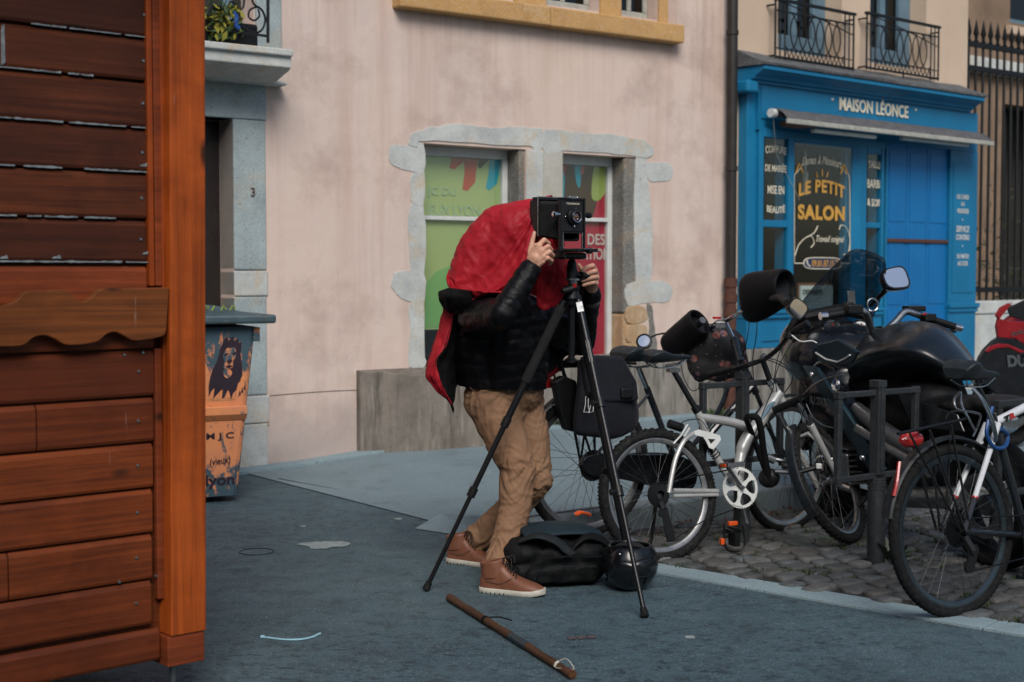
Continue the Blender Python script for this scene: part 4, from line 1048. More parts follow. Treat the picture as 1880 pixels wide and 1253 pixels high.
for y in (404, 452): u, z = F2.px(1767, y, WS+.008); b = MB(); b.lathe([(0, .004), (.008, .004), (.009, 0)], F2.P(u, WS+.008, z), F2.n, 10); b.build('dot', MT['white'], pil)
# glass lettering
def GL(parent, px, py, s, mat, x0, x1, hpx, **k): Lf(parent, F2, px, py, ZG+.001, s, mat, pxw(F2, x0, x1, ZG), hpx*F2.P(F2.px(px, 400)[0], 0, 0).y/FPX, **k)
CR, GO = MT['cream'], MT['gold']
GL(p1, 1424, 277, 'COIFFURE', CR, 1405, 1443, 13, bold=.01, arch=.012); GL(p1, 1424, 308, 'DE MARIÉE', CR, 1405, 1444, 15, bold=.01)
GL(p1, 1424, 349, 'MISE EN', CR, 1410, 1440, 15, bold=.01); GL(p1, 1424, 382, 'BEAUTÉ', CR, 1408, 1441, 15, bold=.01, arch=-.012)
GL(p3, 1605, 304, 'TAILLE', CR, 1593, 1616, 13, bold=.01, arch=.01); GL(p3, 1605, 338, 'BARBE', CR, 1592, 1618, 15, bold=.01); GL(p3, 1605, 371, '& SOIN', CR, 1592, 1618, 13, bold=.01, arch=-.01)
GL(p2, 1509, 300, 'Dames & Messieurs', CR, 1473, 1546, 15, shear=.35, arch=.03, bold=-.002)
GL(p2, 1509, 352, 'LE PETIT', GO, 1467, 1551, 23, bold=.03, arch=.05, spacing=1.1)
GL(p2, 1508, 391, 'SALON', GO, 1466, 1552, 27, bold=.045, spacing=1.1)
GL(p2, 1524, 441, 'Travail soigné', CR, 1499, 1550, 15, shear=.4, bold=-.004)
def line(parent, pts, r, mat=CR, n=8): 
    b = MB(); b.tube(catmull([F2.P(*(lambda q: (q[0], ZG+.003, q[1]))(F2.px(x, y, ZG))) for x, y in pts], n), r, 5, flat=1); b.build('drawn_line', mat, parent)
line(p2, [(1458, 484), (1458, 440), (1458, 380), (1458, 326), (1462, 318), (1470, 308)], .0036); line(p2, [(1560, 480), (1560, 420), (1559, 330), (1552, 318), (1547, 310)], .0036)
line(p2, [(1459, 484), (1474, 484)], .005, n=2); line(p2, [(1545, 484), (1560, 484)], .005, n=2)
line(p2, [(1459, 470), (1466, 450), (1480, 436), (1490, 435), (1494, 447), (1488, 455)], .0042); line(p2, [(1481, 436), (1494, 428), (1501, 415)], .0042)
line(p2, [(1540, 422), (1544, 414), (1554, 419), (1560, 440), (1557, 464), (1548, 468)], .0042)
for a, c in (((1498, 316), (1500, 326)), ((1509, 311), (1509, 324)), ((1520, 317), (1517, 326))): line(p2, [a, c], .005, GO, 2)
for x, y in ((1467, 306), (1549, 308)):
    line(p2, [(x-6, y+12), (x, y-5), (x+6, y+12)], .008, GO, 2)
u0_, z0_ = F2.px(1475, 494, ZG); u1_, z1_ = F2.px(1544, 474, ZG); pts = []
for i in range(24):
    q = 2*PI*i/24; pts.append((u0_+(u1_-u0_)/2 + math.copysign(abs(math.cos(q))**.45, math.cos(q))*(u1_-u0_)/2, (z0_+z1_)/2 + math.copysign(abs(math.sin(q))**.7, math.sin(q))*(z1_-z0_)/2))
b = MB(); b.fprism(F2, pts, ZG+.001, ZG+.003); b.build('phone_badge', MT['navy'], p2, smooth=0)
b = MB(); b.tube([F2.P(u, ZG+.004, z) for u, z in pts], .005, 5, closed=True); b.build('badge_rim', CR, p2)
GL(p2, 1515, 484, '09.81.87.15.71', GO, 1491, 1541, 12, bold=.01, lift=.004)
line(p2, [(1481, 478), (1482, 485), (1487, 490)], .008, CR, 3)
# lamp, posters seen inside
b = MB(); c = F2.P(F2.px(1478, 320, -.2)[0], -.2, F2.px(1478, 335, -.2)[1]); b.tube([c+UP*.32, c+UP*.1], .012, 8); b.tube([c+UP*.1, c-UP*.12], .03, 10); b.build('pendant_lamp', MT['white'], sf)
u, z = F2.px(1500, 536, ZG-.03); ww = pxw(F2, 1472, 1530); b = MB(); b.fbox(F2, u-ww/2, u+ww/2, ZG-.05, ZG-.03, z-.18, z+.06); nt = b.build('paper_notice', MT['paper'], sf, smooth=0)
b = MB(); b.fbox(F2, u-ww/2-.02, u+ww/2+.02, ZG-.06, ZG-.052, z-.2, z+.085); b.build('notice_frame', MT['wood_brown'], sf, smooth=0)
Lf(nt, F2, 1492, 535, ZG-.029, 'DERNIÈRE', MT['iron'], pxw(F2, 1474, 1510), .06, bold=.01)

# ---- railings on a stone base to the right, with the houses behind
F3 = Plane(tuple(F2.P(uS1+.0, .0, 0).xy), (.79, .613))
ir = thing('iron_railings', 'tall black spearhead railings on a stone base right of the shop', 'railings', F3.P(0, 0, 0))
z0b = F3.px(1815, 553)[1]
b = MB(); 
for i in range(8): b.fbox(F3, .0+i*1.1, 1.092+i*1.1, -.32, .02, -.1, z0b-.145)
for i in range(8): b.fbox(F3, .0+i*1.1-.3 if i else .0, 1.092-.3+i*1.1, -.34, .035, z0b-.14, z0b)
b.build('stone_base', MT['stone'], ir, smooth=0, bevel=.012)
ztop = F3.px(1790, 38, -.15)[1]; zr1 = F3.px(1790, 82, -.15)[1]; zr2 = F3.px(1790, 126, -.15)[1]
b = MB()
for z in (zr1, zr2, z0b+.12): b.fbox(F3, .0, 8, -.17, -.13, z-.028, z+.028)
b.build('rail', MT['iron'], ir, smooth=0)
r = random.Random(1)
i = 0; u = -.62
while u < 3.9:
    b = MB(); q = lambda z: F3.P(u, -.15, z)
    b.tube([q(z0b if u > 0 else zr2-.9), q(ztop-.22)], .016, 6)
    b.tube([q(ztop-.24), q(ztop-.22), q(ztop-.21), q(ztop-.17), q(ztop-.14), q(ztop+.02)], [.016, .03, .018, .018, .032, .002], 8)
    b.build('railing_bar', MT['iron'], ir); u += .135
for x in (0,):
    b = MB(); b.fbox(F3, -.69, -.63, -.18, -.12, zr2-.9, ztop-.1); b.build('end_post', MT['iron'], ir, smooth=0, bevel=.004)
# houses behind
F4 = Plane(tuple(F3.P(-1.0, -3.6, 0).xy), (.79, .613))
rh = thing('ochre_house', 'ochre rendered house with dark openings behind the iron railings', 'house', F4.P(0, 0, 0))
ow = rectpx(F4, 1848, 1960, -80, 40)
og = (F4.px(1838, 300)[0], F4.px(2000, 300)[0], .2, F4.px(1838, 190)[1])
og2 = (F4.px(1790, 300)[0]+.0, F4.px(1815, 300)[0], .2, F4.px(1800, 300)[1])
wall(F4, -3, 14, -.2, 9, [ow, og], .35, simple('old_ochre_render', (.26, .175, .115), .9, var=.45, vs=2.0, bump=.3), 'wall', rh)
b = MB(); b.fbox(F4, -3, 14, -6, -.9, -.2, 9); b.build('inner_rooms', MT['inner'], rh, smooth=0)
b = MB(); z = F4.px(1850, 124)[1]; b.fbox(F4, -3, 14, -.01, .16, z-.16, z+.06); b.build('ledge', MT['stone'], rh, smooth=0, bevel=.02)
b = MB(); z = F4.px(1850, 56)[1]; b.fbox(F4, ow[0]-.12, ow[1]+.1, -.01, .10, z-.07, z+.06); b.build('window_sill', MT['beige'], rh, smooth=0, bevel=.01)
b = MB(); 
for q in ((ow[0], ow[0]+.09, ow[2], ow[3]), (ow[0]+.091, ow[1], ow[2], ow[2]+.09)): b.fbox(F4, q[0], q[1], -.2, -.12, q[2], q[3])
f = b.build('window', MT['bluegrey'], rh, smooth=0); b = MB(); b.fbox(F4, ow[0], ow[1], -.18, -.17, ow[2], ow[3]); b.build('pane', MT['dark_glass'], f, smooth=0)
b = MB(); u = F4.px(1776, 100)[0]; b.tube([F4.P(-.2, .25, .2), F4.P(-.2, .25, 8)], .06, 12); b.build('drain_pipe', MT['pipe'], rh)
b = MB(); r = random.Random(3)
for i in range(16): u = og[0]+i*.16; b.tube([F4.P(u, -.25, .3), F4.P(u, -.25, og[3]-.1)], .014, 6)
b.build('window_bars', MT['iron'], rh)
# shrub behind the railings
shb = thing('shrub', 'dark thin shrub growing behind the iron railings', 'shrub', F3.P(.9, -.9, .5)); b = MB()
for i in range(900):
    c = F3.P(.1+r.random()*3.0, -.45-r.random()*.6, .6+abs(r.gauss(0, .75))); s = .03+r.random()*.035; a = Vector((r.gauss(0, 1), r.gauss(0, 1), r.gauss(0, 1))).normalized(); e = a.orthogonal().normalized()
    b.add([c-a*s, c-e*s*.4, c+a*s, c+e*s*.4], [(0, 1, 2, 3)])
b.build('foliage', simple('dark_shrub_leaf', (.022, .032, .016), .7, var=.6, c2=(.055, .045, .022)), shb, smooth=0)
b = MB()
for i in range(8): p0 = F3.P(.3+i*.33, -.7, .2); b.tube([p0, p0+UP*1.0+F3.d*(r.random()-.5)*.4], [.02, .008], 6)
b.build('stem', MT['pipe'], shb)
# ================================================================ TIMBER KIOSK
KF = Plane((-1.132, 4.60), (.745, .667))
ks = thing('timber_kiosk', 'orange-brown stained timber market hut with peeling boards, at left', 'market hut', KF.P(0, 0, 0))
def KU(x, y, w=0): return KF.px(x, y, w)
z_bot = KU(289, 1200)[1]
def toned(o, v):
    a = o.data.attributes.new('tone', 'FLOAT', 'POINT'); a.data.foreach_set('value', [v]*len(o.data.vertices)); return o
r = random.Random(11)
uk0 = -2.3; ubr = KU(284, 600)[0]; ubt = KU(276, 200)[0]
# edges of the boards, read at the right end
ys_up = [-65, 8-20, 66+3, 147, 232, 313, 401, 480]
ys_up = [-90, -12, 70, 150, 236, 317, 403, 482]
def board(yt, yb, mat, name, xr=281, splitx=None, proud=.0, bevel=.012):
    zt, zb = KU(xr, yt)[1], KU(xr, yb)[1]; u1 = KU(xr, (yt+yb)/2)[0]
    segs = [(uk0, u1)] if splitx is None else [(uk0, KU(splitx, yb)[0]-.002), (KU(splitx, yb)[0]+.002, u1)]
    for a, c in segs:
        b = MB()
        b.prism([KF.P(a, proud-.024, zb+.002), KF.P(a, proud-.004, zb+.002), KF.P(a, proud, zb+.012), KF.P(a, proud, zt-.022), KF.P(a, proud-.012, zt-.006), KF.P(a, proud-.024, zt-.006)], KF.d*(c-a))
        o = toned(b.build(name, mat, ks, smooth=0, bevel=.0015, bseg=1), r.random())
    return u1, zt, zb
scr = []
for i in range(len(ys_up)-1):
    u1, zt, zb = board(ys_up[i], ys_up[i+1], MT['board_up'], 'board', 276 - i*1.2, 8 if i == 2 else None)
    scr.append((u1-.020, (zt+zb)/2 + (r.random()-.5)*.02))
board(486, 560, MT['board_pale'], 'board', 270)
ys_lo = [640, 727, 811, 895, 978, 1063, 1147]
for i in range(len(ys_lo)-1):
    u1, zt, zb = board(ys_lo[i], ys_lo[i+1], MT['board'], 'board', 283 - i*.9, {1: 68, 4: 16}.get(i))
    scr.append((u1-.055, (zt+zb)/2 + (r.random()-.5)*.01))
board(560, 640, MT['board_pale'], 'board', 283)
u1, zt, zb = board(1150, 1212, MT['board'], 'skirting_board', 292, proud=.006)
# flaked paint along the upper joints
fl = MB(); rf = random.Random(9)
for i in range(1, len(ys_up)):
    u = uk0+1.4
    while u < ubt-.01:
        L = .03+rf.random()*.09
        if rf.random() < .9:
            z = KU(276, ys_up[i])[1]; h = .0012+.0028*rf.random()
            pts = []
            n = 6
            for k in range(n+1): pts.append((u+L*k/n, z+.0015+h*rf.random()))
            for k in range(n, -1, -1): pts.append((u+L*k/n, z-.001-h*.5*rf.random()))
            fl.fprism(KF, pts, -.004, .0015)
        u += L*(.8+.5*rf.random())
for x, y, s in ((265, 305, .018), (268, 466, .014), (105, 474, .018), (8, 474, .016), (272, 92, .012)):
    u, z = KU(x, y); fl.fprism(KF, [(u-s, z-.002), (u-s*.5, z+s*.25), (u, z+s*.3), (u+s*.4, z+s*.55), (u+s*.7, z-.002)], -.002, .0022)
for x in (4, 7): u, _ = KU(x, 90); z0, z1 = KU(x, 120)[1], KU(x, 45)[1]; fl.fprism(KF, [(u-.004, z0), (u+.003, z0+.01), (u+.002, z1), (u-.003, z1-.02)], -.002, .002)
fl.build('flaked_paint', MT['flake'], ks, smooth=0, kind='stuff')
sc = MB(); sh = MB()
for u, z in scr + [KU(262, 648), KU(286, 1058), KU(219, 1069), KU(228, 652)]:
    c = KF.P(u, .0005, z); sc.lathe([(.0, .0035), (.004, .0032), (.0055, .001), (.0055, -.002)], c, KF.n, 10); sh.lathe([(0, .0045), (.0016, .0045), (.0018, .002)], c, KF.n, 6)
so = sc.build('screw_heads', MT['screw'], ks); so['kind'] = 'stuff'
# frame strips and corner post
def ks_strip(name, x0, x1, yt, yb, w0, w1, mat, tv=.5, bev=.004, xm=None):
    u0, u1 = KU(x0, 600, w1)[0], KU(x1, 600, w1)[0]; xm = xm or x1; b = MB(); b.fbox(KF, u0, u1, w0, w1, KU(xm, yb, w1)[1], KU(xm, yt, w1)[1]); return toned(b.build(name, mat, ks, smooth=0, bevel=bev), tv)
ks_strip('frame_strip', 276, 286, -120, 526, -.02, .012, MT['post'], .9)
ks_strip('frame_strip', 287, 303, -120, 526, -.02, .006, MT['board_pale'], .1)
ks_strip('frame_strip', 284, 297, 640, 1100, -.02, .004, MT['board_pale'], .6)
ks_strip('shadow_gap', 303.5, 311, -120, 1100, -.05, -.01, MT['hole'])
ks_strip('frame_strip', 300, 315, -120, 1200, -.06, .010, MT['post'], 1.0)
# the post leans a little
u0, u1 = KU(314, 600, .05)[0], KU(379, 600, .05)[0]
zt, zb = 2.62, KU(340, 1165, .05)[1]; dl = .012
b = MB(); b.add([KF.P(u0+dl*s+q*(u1-u0), w, z) for z, s in ((zb, -1), (zt, .95)) for q in (0, 1) for w in (-.06, .05)], [(0, 1, 3, 2), (4, 6, 7, 5), (0, 4, 5, 1), (2, 3, 7, 6), (0, 2, 6, 4), (1, 5, 7, 3)])
toned(b.build('corner_post', MT['post'], ks, smooth=0, bevel=.004), .1)
zb2 = KU(330, 1222, .045)[1]
b = MB(); b.fbox(KF, u0-.022, u1-.016, -.06, .045, zb2, zb-.002); toned(b.build('post_foot', MT['board_pale'], ks, smooth=0, bevel=.004), .4)
b = MB(); c = KF.P(u0+.02, -.0, 0); b.tube([Vector((c.x, c.y, 0)), Vector((c.x, c.y, .012)), Vector((c.x, c.y, .014)), Vector((c.x, c.y, zb2+.01))], [.028, .028, .012, .012], 12); b.build('levelling_foot', MT['grey_al'], ks)
for uu in (uk0+.1, -1.1): 
    c = KF.P(uu, -.1, 0); b = MB(); b.tube([Vector((c.x, c.y, 0)), Vector((c.x, c.y, z_bot))], [.03, .02], 10); b.build('levelling_foot', MT['grey_al'], ks)
# scalloped counter board
u1 = KU(311, 580, .05)[0]
zt_ = KU(311, 528, .05)[1]; zbt = KU(307, 618, .05)[1]
top = [(-14, 560), (6, 562), (30, 552), (48, 536), (90, 534), (120, 533), (140, 548), (152, 555), (165, 549), (188, 531), (240, 530), (311, 528)]
bot = [(306, 605), (298, 618), (250, 626), (228, 617), (212, 610), (196, 614), (175, 629), (125, 634), (100, 622), (82, 616), (62, 620), (40, 635), (-14, 637)]
sp_ = [KU(x, y, .05) for x, y in top]; spb = [KU(x, y, .05) for x, y in bot]
t3 = cat2(sp_, 5, False); b3 = cat2(spb, 5, False)
# repeat the scallops to the left, out of the frame
uend = t3[0][0]; 
poly = [(uk0, t3[0][1]-.01)] + t3 + b3 + [(uk0, b3[-1][1]+.0)]
b = MB(); b.fprism(KF, poly, .012, .05); toned(b.build('scalloped_board', MT['board_brown'], ks, smooth=0, bevel=.003), .3)
# body, sides, roof
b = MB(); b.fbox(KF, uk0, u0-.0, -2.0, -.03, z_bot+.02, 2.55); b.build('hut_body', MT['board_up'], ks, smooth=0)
b = MB(); b.fbox(KF, uk0-.2, u1+.15, -2.2, .35, 2.64, 2.72); b.build('roof', MT['slate'], ks, smooth=0, bevel=.01)

# ================================================================ WHEELIE BIN
BD = Vector((.90, .436, 0)).normalized(); BP_ = Plane((0, 0), (BD.x, BD.y))
cR = G(438, 921); BP_ = Plane((cR.x, cR.y), (BD.x, BD.y))      # u=0 at the bottom right of the front
bn = thing('wheelie_bin', 'blue-grey wheelie bin painted orange with a stencilled lion and peeling lettering', 'wheelie bin', cR + Vector((-.22, .3, 0)))
def BU(x, y, w=0): return BP_.px(x, y, w)
zl = BU(470, 600, .05)[1]; uRt = BU(471, 605, .05)[0]; wTop = .05; dW = .50; dep = .66
def bsec(t):                         # cross-section at height fraction t: front leans forward, sides splay
    uR = uRt*t; uL_ = -dW - .045*t; wF = wTop*t; wB_ = -dep*(.80+.2*t)
    z = .04 + (zl-.04)*t; ch = .035
    pts = [(uL_+ch, wF), (uR-ch, wF), (uR-.01, wF-.01), (uR, wF-ch), (uR, wB_), (uL_, wB_), (uL_, wF-ch), (uL_+.01, wF-.01)]
    return [BP_.P(u, w, z) for u, w in pts]
b = MB(); rows = [bsec(t) for t in (0, .04, .33, .34, .36, .50, .52, 1.0)]
# the step in the front, a ledge across the middle
b.grid(rows, closeu=True); b.add(rows[0], [tuple(range(8))[::-1]]); b.add(rows[-1], [tuple(range(8))])
body = b.build('bin_body', MT['peel'], bn, smooth=0, bevel=.006)
tm = lambda y: (BU(440, y, .02)[1]-.04)/(zl-.04)
def front(u, z, off=0.0): t = (z-.04)/(zl-.04); return BP_.P(u, wTop*t+off, z)
def FU(x, y): 
    z = BU(x, y, .025)[1]; t = (z-.04)/(zl-.04); u, z = BU(x, y, wTop*t); return u, z
b = MB(); z1, z2, z3 = FU(440, 745)[1], FU(440, 760)[1], FU(440, 772)[1]; ue = FU(452, 750)[0]
b.prism([front(-dW+.03, z1, .002), front(-dW+.03, z1, .028), front(-dW+.03, z2, .03), front(-dW+.03, z3, .002)], BD*(ue-(-dW+.03))); b.build('grip_ledge', MT['peel'], bn, smooth=0, bevel=.006)
# lid with its overhanging rim and handle
wL = .13; uLr_, zLt = BU(508, 578, wL); zLb = BU(508, 594, wL)[1]
b = MB(); b.fbox(BP_, -dW-.12, uLr_, -dep-.02, wL, zLb, zLt); lid = b.build('lid', MT['bin'], bn, smooth=0, bevel=.014)
b = MB(); zt3 = BU(470, 569, 0)[1]
b.add([BP_.P(u, w, z) for u, w, z in ((-dW-.05, wL-.08, zLt), (uLr_-.14, wL-.08, zLt), (uLr_-.14, -dep, zLt), (-dW-.05, -dep, zLt), (-dW+.05, wL-.26, zLt+.045), (uLr_-.26, wL-.26, zLt+.045), (uLr_-.26, -dep+.08, zLt+.05), (-dW+.05, -dep+.08, zLt+.05))], [(0, 1, 5, 4), (1, 2, 6, 5), (2, 3, 7, 6), (3, 0, 4, 7), (4, 5, 6, 7)]); b.build('lid_dome', MT['bin'], lid, smooth=0, bevel=.01)
b = MB()
for k in range(9):
    u = -dW+.03+k*.055; p = BP_.P(u, wL-.17, zLt+.024); b.tube([p, p+BD*.015+UP*.03, p+BD*.03+UP*.004, p+BD*.03+UP*.03][: 2+k % 3], .005, 4)
b.build('marker_scrawl', MT['lime_ink'], lid)
b = MB(); b.fbox(BP_, uRt-.02, uRt+.02, -.16, wTop+.006, zl-.09, zl-.004); b.build('lifting_lug', MT['peel'], bn, smooth=0, bevel=.004)
for uu in (-dW+.02, -.07): 
    b = MB(); c = BP_.P(uu, -dep+.1, .1); b.lathe([(.0, -.025), (.1, -.025), (.1, .025), (0, .025)], c, BD, 20); b.build('wheel', MT['rubber'], bn)
# writing on the front
def BL_(s, x, y, wpx, hpx, mat=MT['lion'], **k):
    u, z = FU(x, y); t = wTop/(zl-.04); Yd = (UP + BP_.n*t).normalized(); sc_ = cR.y/FPX
    lettering('lettering', s, mat, body, front(u, z, .0), BD, Yd, wpx*sc_/.9, hpx*sc_, lift=.0015, **k)
BL_('M J C', 404, 802, 46, 15, bold=.02, skew=.0); BL_('(vieux)', 404, 848, 34, 17, bold=.01, skew=.12); BL_('lyon', 404, 884, 48, 26, bold=.025)
BL_('VIEUX LYON', 405, 733, 45, 5, mat=MT['ochre'])
# stencilled lion: mane in dark ink, face left open
def stencil(pts, sm=3, k=0, mat=None, nm='stencil'):
    uz = [FU(x, y) for x, y in pts]; uz = cat2(uz, sm) if sm else uz
    b = MB(); b.prism([front(u, z, .0012+k*.0012) for u, z in uz], BP_.n*.001); b.build(nm, mat or MT['lion'], body, smooth=0)
mane = [(416, 618), (420, 626), (427, 617), (430, 627), (437, 620), (438, 630), (444, 628), (443, 638), (441, 650), (444, 668), (445, 685), (441, 700), (437, 704), (434, 716), (428, 722), (424, 735), (421, 720), (418, 716), (412, 730), (407, 733), (409, 715), (404, 718), (396, 727), (391, 733), (394, 712), (388, 718), (383, 730), (383, 708), (386, 692), (390, 680), (398, 664), (402, 650), (404, 640), (407, 634), (410, 626)]
stencil(mane, 0)
OR = MT['peel']
stencil([(413, 645), (418, 639), (424, 640), (430, 638), (433, 645), (432, 656), (428, 662), (427, 674), (420, 677), (410, 676), (412, 664), (409, 654)], 3, 1, OR, 'stencil_face')
for p in ([(411, 652), (417, 648), (419, 651), (414, 654)], [(426, 650), (432, 645), (432, 650), (428, 653)], [(416, 663), (424, 660), (426, 664), (420, 668)], [(413, 674), (420, 671), (427, 672), (421, 676)], [(419, 668), (421, 668), (421, 676), (419, 676)]): stencil(p, 2, 2)
stencil([(410, 680), (420, 678), (426, 684), (420, 694), (412, 692)], 3, 1, OR, 'stencil_face')
for k in range(3): stencil([(437+k*5, 730-k*8), (440+k*5, 716-k*6), (443+k*4, 728-k*6), (441+k*4, 724-k*4)], 0, 0, MT['lion'], 'scrawl')
# ================================================================ BICYCLES
ROUND = lambda w, n=10, flat=1.0: [(w*math.cos(2*PI*i/n)*flat, w*math.sin(2*PI*i/n)) for i in range(n)]
def wheel(parent, c, h, v, r, tw=.024, tyre=None, rim=None, knobs=0, ns=32, hubw=.05, hubr=.018, rimw=.012, a0=0.0, name='wheel', spokemat=None):
    c = Vector(c); h = Vector(h).normalized(); v = Vector(v).normalized(); ax = h.cross(v).normalized()
    tyre = tyre or MT['rubber']; rim = rim or MT['rim']
    b = MB(); rr = r - 2*tw
    b.ring(c, rr, [(.004, -rimw), (.004, rimw), (-.006, rimw), (-.020, rimw*.55), (-.020, -rimw*.55), (-.006, -rimw)], h, v, 64)
    w = b.build(name, rim, parent, smooth=30)
    b = MB(); b.ring(c, r-tw, ROUND(tw, 12), h, v, 72)
    if knobs:
        for i in range(knobs):
            q = 2*PI*i/knobs; 
            for off, sgn in ((-.62, 0), (.62, 0), (-.2, .5), (.2, .5)):
                q2 = q + sgn*2*PI/knobs; d = h*math.cos(q2)+v*math.sin(q2); tdir = -h*math.sin(q2)+v*math.cos(q2)
                rad = (d*math.cos(off*1.3) + ax*math.sin(off*1.3)); side = tdir.cross(rad)
                b.box(c + d*(r-tw) + rad*(tw+.001), (.006, .010, .0075), (rad, side, tdir))
    else:
        for i in range(90):
            q = 2*PI*i/90; d = h*math.cos(q)+v*math.sin(q); tdir = -h*math.sin(q)+v*math.cos(q)
            for off in (-.5, .5):
                rad = (d*math.cos(off) + ax*math.sin(off)); b.box(c + d*(r-tw) + rad*tw, (.0022, .012, .005), (rad, tdir.cross(rad), (tdir+ax*off*.8).normalized()))
    b.build('tyre', tyre, w, smooth=40)
    b = MB()
    for i in range(ns):
        q = 2*PI*i/ns + a0; s = 1 if i % 2 else -1; k = 1 if (i//2) % 2 else -1
        q0 = q + k*1.25; hub = c + ax*s*hubw*.42 + (h*math.cos(q0)+v*math.sin(q0))*hubr*1.25
        b.tube([hub, c + (h*math.cos(q)+v*math.sin(q))*(rr-.018)], .0011, 4, caps=False)
    b.build('spokes', spokemat or MT['spoke'], w, smooth=180)
    b = MB(); b.lathe([(.004, -hubw*.75), (.008, -hubw*.72), (.009, -hubw*.5), (hubr*1.35, -hubw*.46), (hubr*1.35, -hubw*.40), (hubr*.8, -hubw*.33), (hubr*.7, 0), (hubr*.8, hubw*.33), (hubr*1.35, hubw*.40), (hubr*1.35, hubw*.46), (.009, hubw*.5), (.008, hubw*.72), (.004, hubw*.75)], c, ax, 18, caps=True)
    b.build('hub', MT['grey_al'], w)
    return w
def chainring(parent, c, ax, r, mat, arms=5, teeth=44, up=None, name='chainring'):
    ax = Vector(ax).normalized(); X = (Vector(up) - ax*ax.dot(Vector(up))).normalized() if up is not None else ax.orthogonal().normalized(); Y = ax.cross(X)
    b = MB(); n = teeth*2; vs = []
    for i in range(n):
        q = 2*PI*i/n; ro = r if i % 2 else r-.005; d = X*math.cos(q)+Y*math.sin(q)
        vs += [c + d*ro + ax*.0015, c + d*ro - ax*.0015, c + d*(r*.84) - ax*.002, c + d*(r*.84) + ax*.002]
    fs = []
    for i in range(n):
        j = (i+1) % n
        for k in range(4): fs.append((i*4+k, i*4+(k+1) % 4, j*4+(k+1) % 4, j*4+k))
    b.add(vs, fs)
    for a in range(arms):
        q = 2*PI*(a+.25)/arms; d = X*math.cos(q)+Y*math.sin(q); e = -X*math.sin(q)+Y*math.cos(q)
        pts = [c + d*r*.15 + e*.016, c + d*r*.5 + e*.008, c + d*r*.70 + e*.011, c + d*r*.88 + e*.030, c + d*r*.90, c + d*r*.88 - e*.030, c + d*r*.70 - e*.011, c + d*r*.5 - e*.008, c + d*r*.15 - e*.016]
        b.prism([p + ax*.002 for p in pts], ax*.004)
    b.lathe([(0, .008), (.016, .008), (.022, .004), (.022, 0)], c, ax, 16)
    return b.build(name, mat, parent, smooth=30)
def crank(parent, c, tip, ax, mat, pedal=True, pr_=None):
    c = Vector(c); tip = Vector(tip); ax = Vector(ax).normalized(); d = (tip-c).normalized(); s = d.cross(ax)
    b = MB(); b.tube([c + ax*.012, c.lerp(tip, .5)+ax*.018, tip+ax*.020], [.013, .010, .011], 8, flat=.6, upv=ax); b.lathe([(0, .02), (.009, .02), (.010, .0)], c+ax*.01, ax, 12); b.lathe([(0, .028), (.006, .028), (.006, .01)], tip, ax, 10)
    k = b.build('crank', mat, parent)
    if pedal:
        pc = tip + ax*.065; X = Vector(pr_).normalized() if pr_ is not None else Vector((1, 0, 0)); X = (X - ax*X.dot(ax)).normalized(); Z = ax.cross(X)
        b = MB(); b.box(pc + X*.042, (.008, .085, .022), (X, ax, Z)); b.box(pc - X*.042, (.008, .085, .022), (X, ax, Z)); b.box(pc+ax*.04, (.08, .008, .02), (X, ax, Z)); b.box(pc-ax*.04, (.08, .008, .02), (X, ax, Z)); b.tube([tip, pc+ax*.04], .009, 8)
        for i in range(-3, 4): b.box(pc + X*.044 + ax*i*.011 + Z*.012, (.004, .005, .006), (X, ax, Z)); b.box(pc - X*.044 + ax*i*.011 + Z*.012, (.004, .005, .006), (X, ax, Z))
        p = b.build('pedal', MT['grey_al'], k, smooth=0, bevel=.001)
        for s_ in (1, -1):
            b = MB(); b.box(pc + X*.047*s_, (.005, .045, .016), (X, ax, Z)); b.build('pedal_reflector', MT['orange'], k, smooth=0, bevel=.002)
    return k
def saddle(parent, nose, tail, width, mat, z_up=Vector((0, 0, 1)), name='saddle', hump=.03):
    nose = Vector(nose); tail = Vector(tail); L = (nose-tail).length; X = (nose-tail).normalized(); Y = z_up.cross(X).normalized(); Z = X.cross(Y)
    b = MB(); rows = []
    prof = [(0, .80, .012, .03), (.06, .97, .022, .052), (.18, 1.0, .030, .06), (.32, .86, .026, .056), (.45, .58, .014, .048), (.6, .36, .006, .040), (.8, .27, .004, .034), (.95, .21, .0, .028), (1.0, .12, -.006, .018)]
    for t, wf, top, thick in prof:
        hw = width/2*wf; c = tail + X*(L*t); row = []
        for k in range(17):
            a = PI*k/16; y = -hw*math.cos(a); zt = top*hump/.03 + thick*.35*math.sin(a)**.6 - (.012*math.exp(-(y/.015)**2) if .1 < t < .8 else 0)
            row.append(c + Y*y + Z*zt)
        for k in range(1, 8):
            y = hw*(1 - 2*k/8); row.append(c + Y*y*.93 + Z*(top*.3 - thick*(.55 - .25*abs(1-2*k/8))))
        rows.append(row)
    b.grid(rows, closeu=True); n = len(rows[0]); b.add(rows[0], [tuple(range(n))[::-1]]); b.add(rows[-1], [tuple(range(n))])
    s = b.build(name, mat, parent, smooth=60, sub=1)
    b = MB()
    for y in (-.02, .02): b.tube(catmull([tail + X*L*.1 + Y*y*2 - Z*.02, tail + X*L*.25 + Y*y - Z*.045, tail + X*L*.6 + Y*y - Z*.045, tail + X*L*.88 - Z*.012 + Y*y*.4], 5), .0035, 6)
    b.build('saddle_rails', MT['steel'], s)
    return s
def cable(parent, pts, r=.0025, mat=None, name='cable', n=8):
    b = MB(); b.tube(catmull(pts, n), r, 6); return b.build(name, mat or MT['black'], parent)

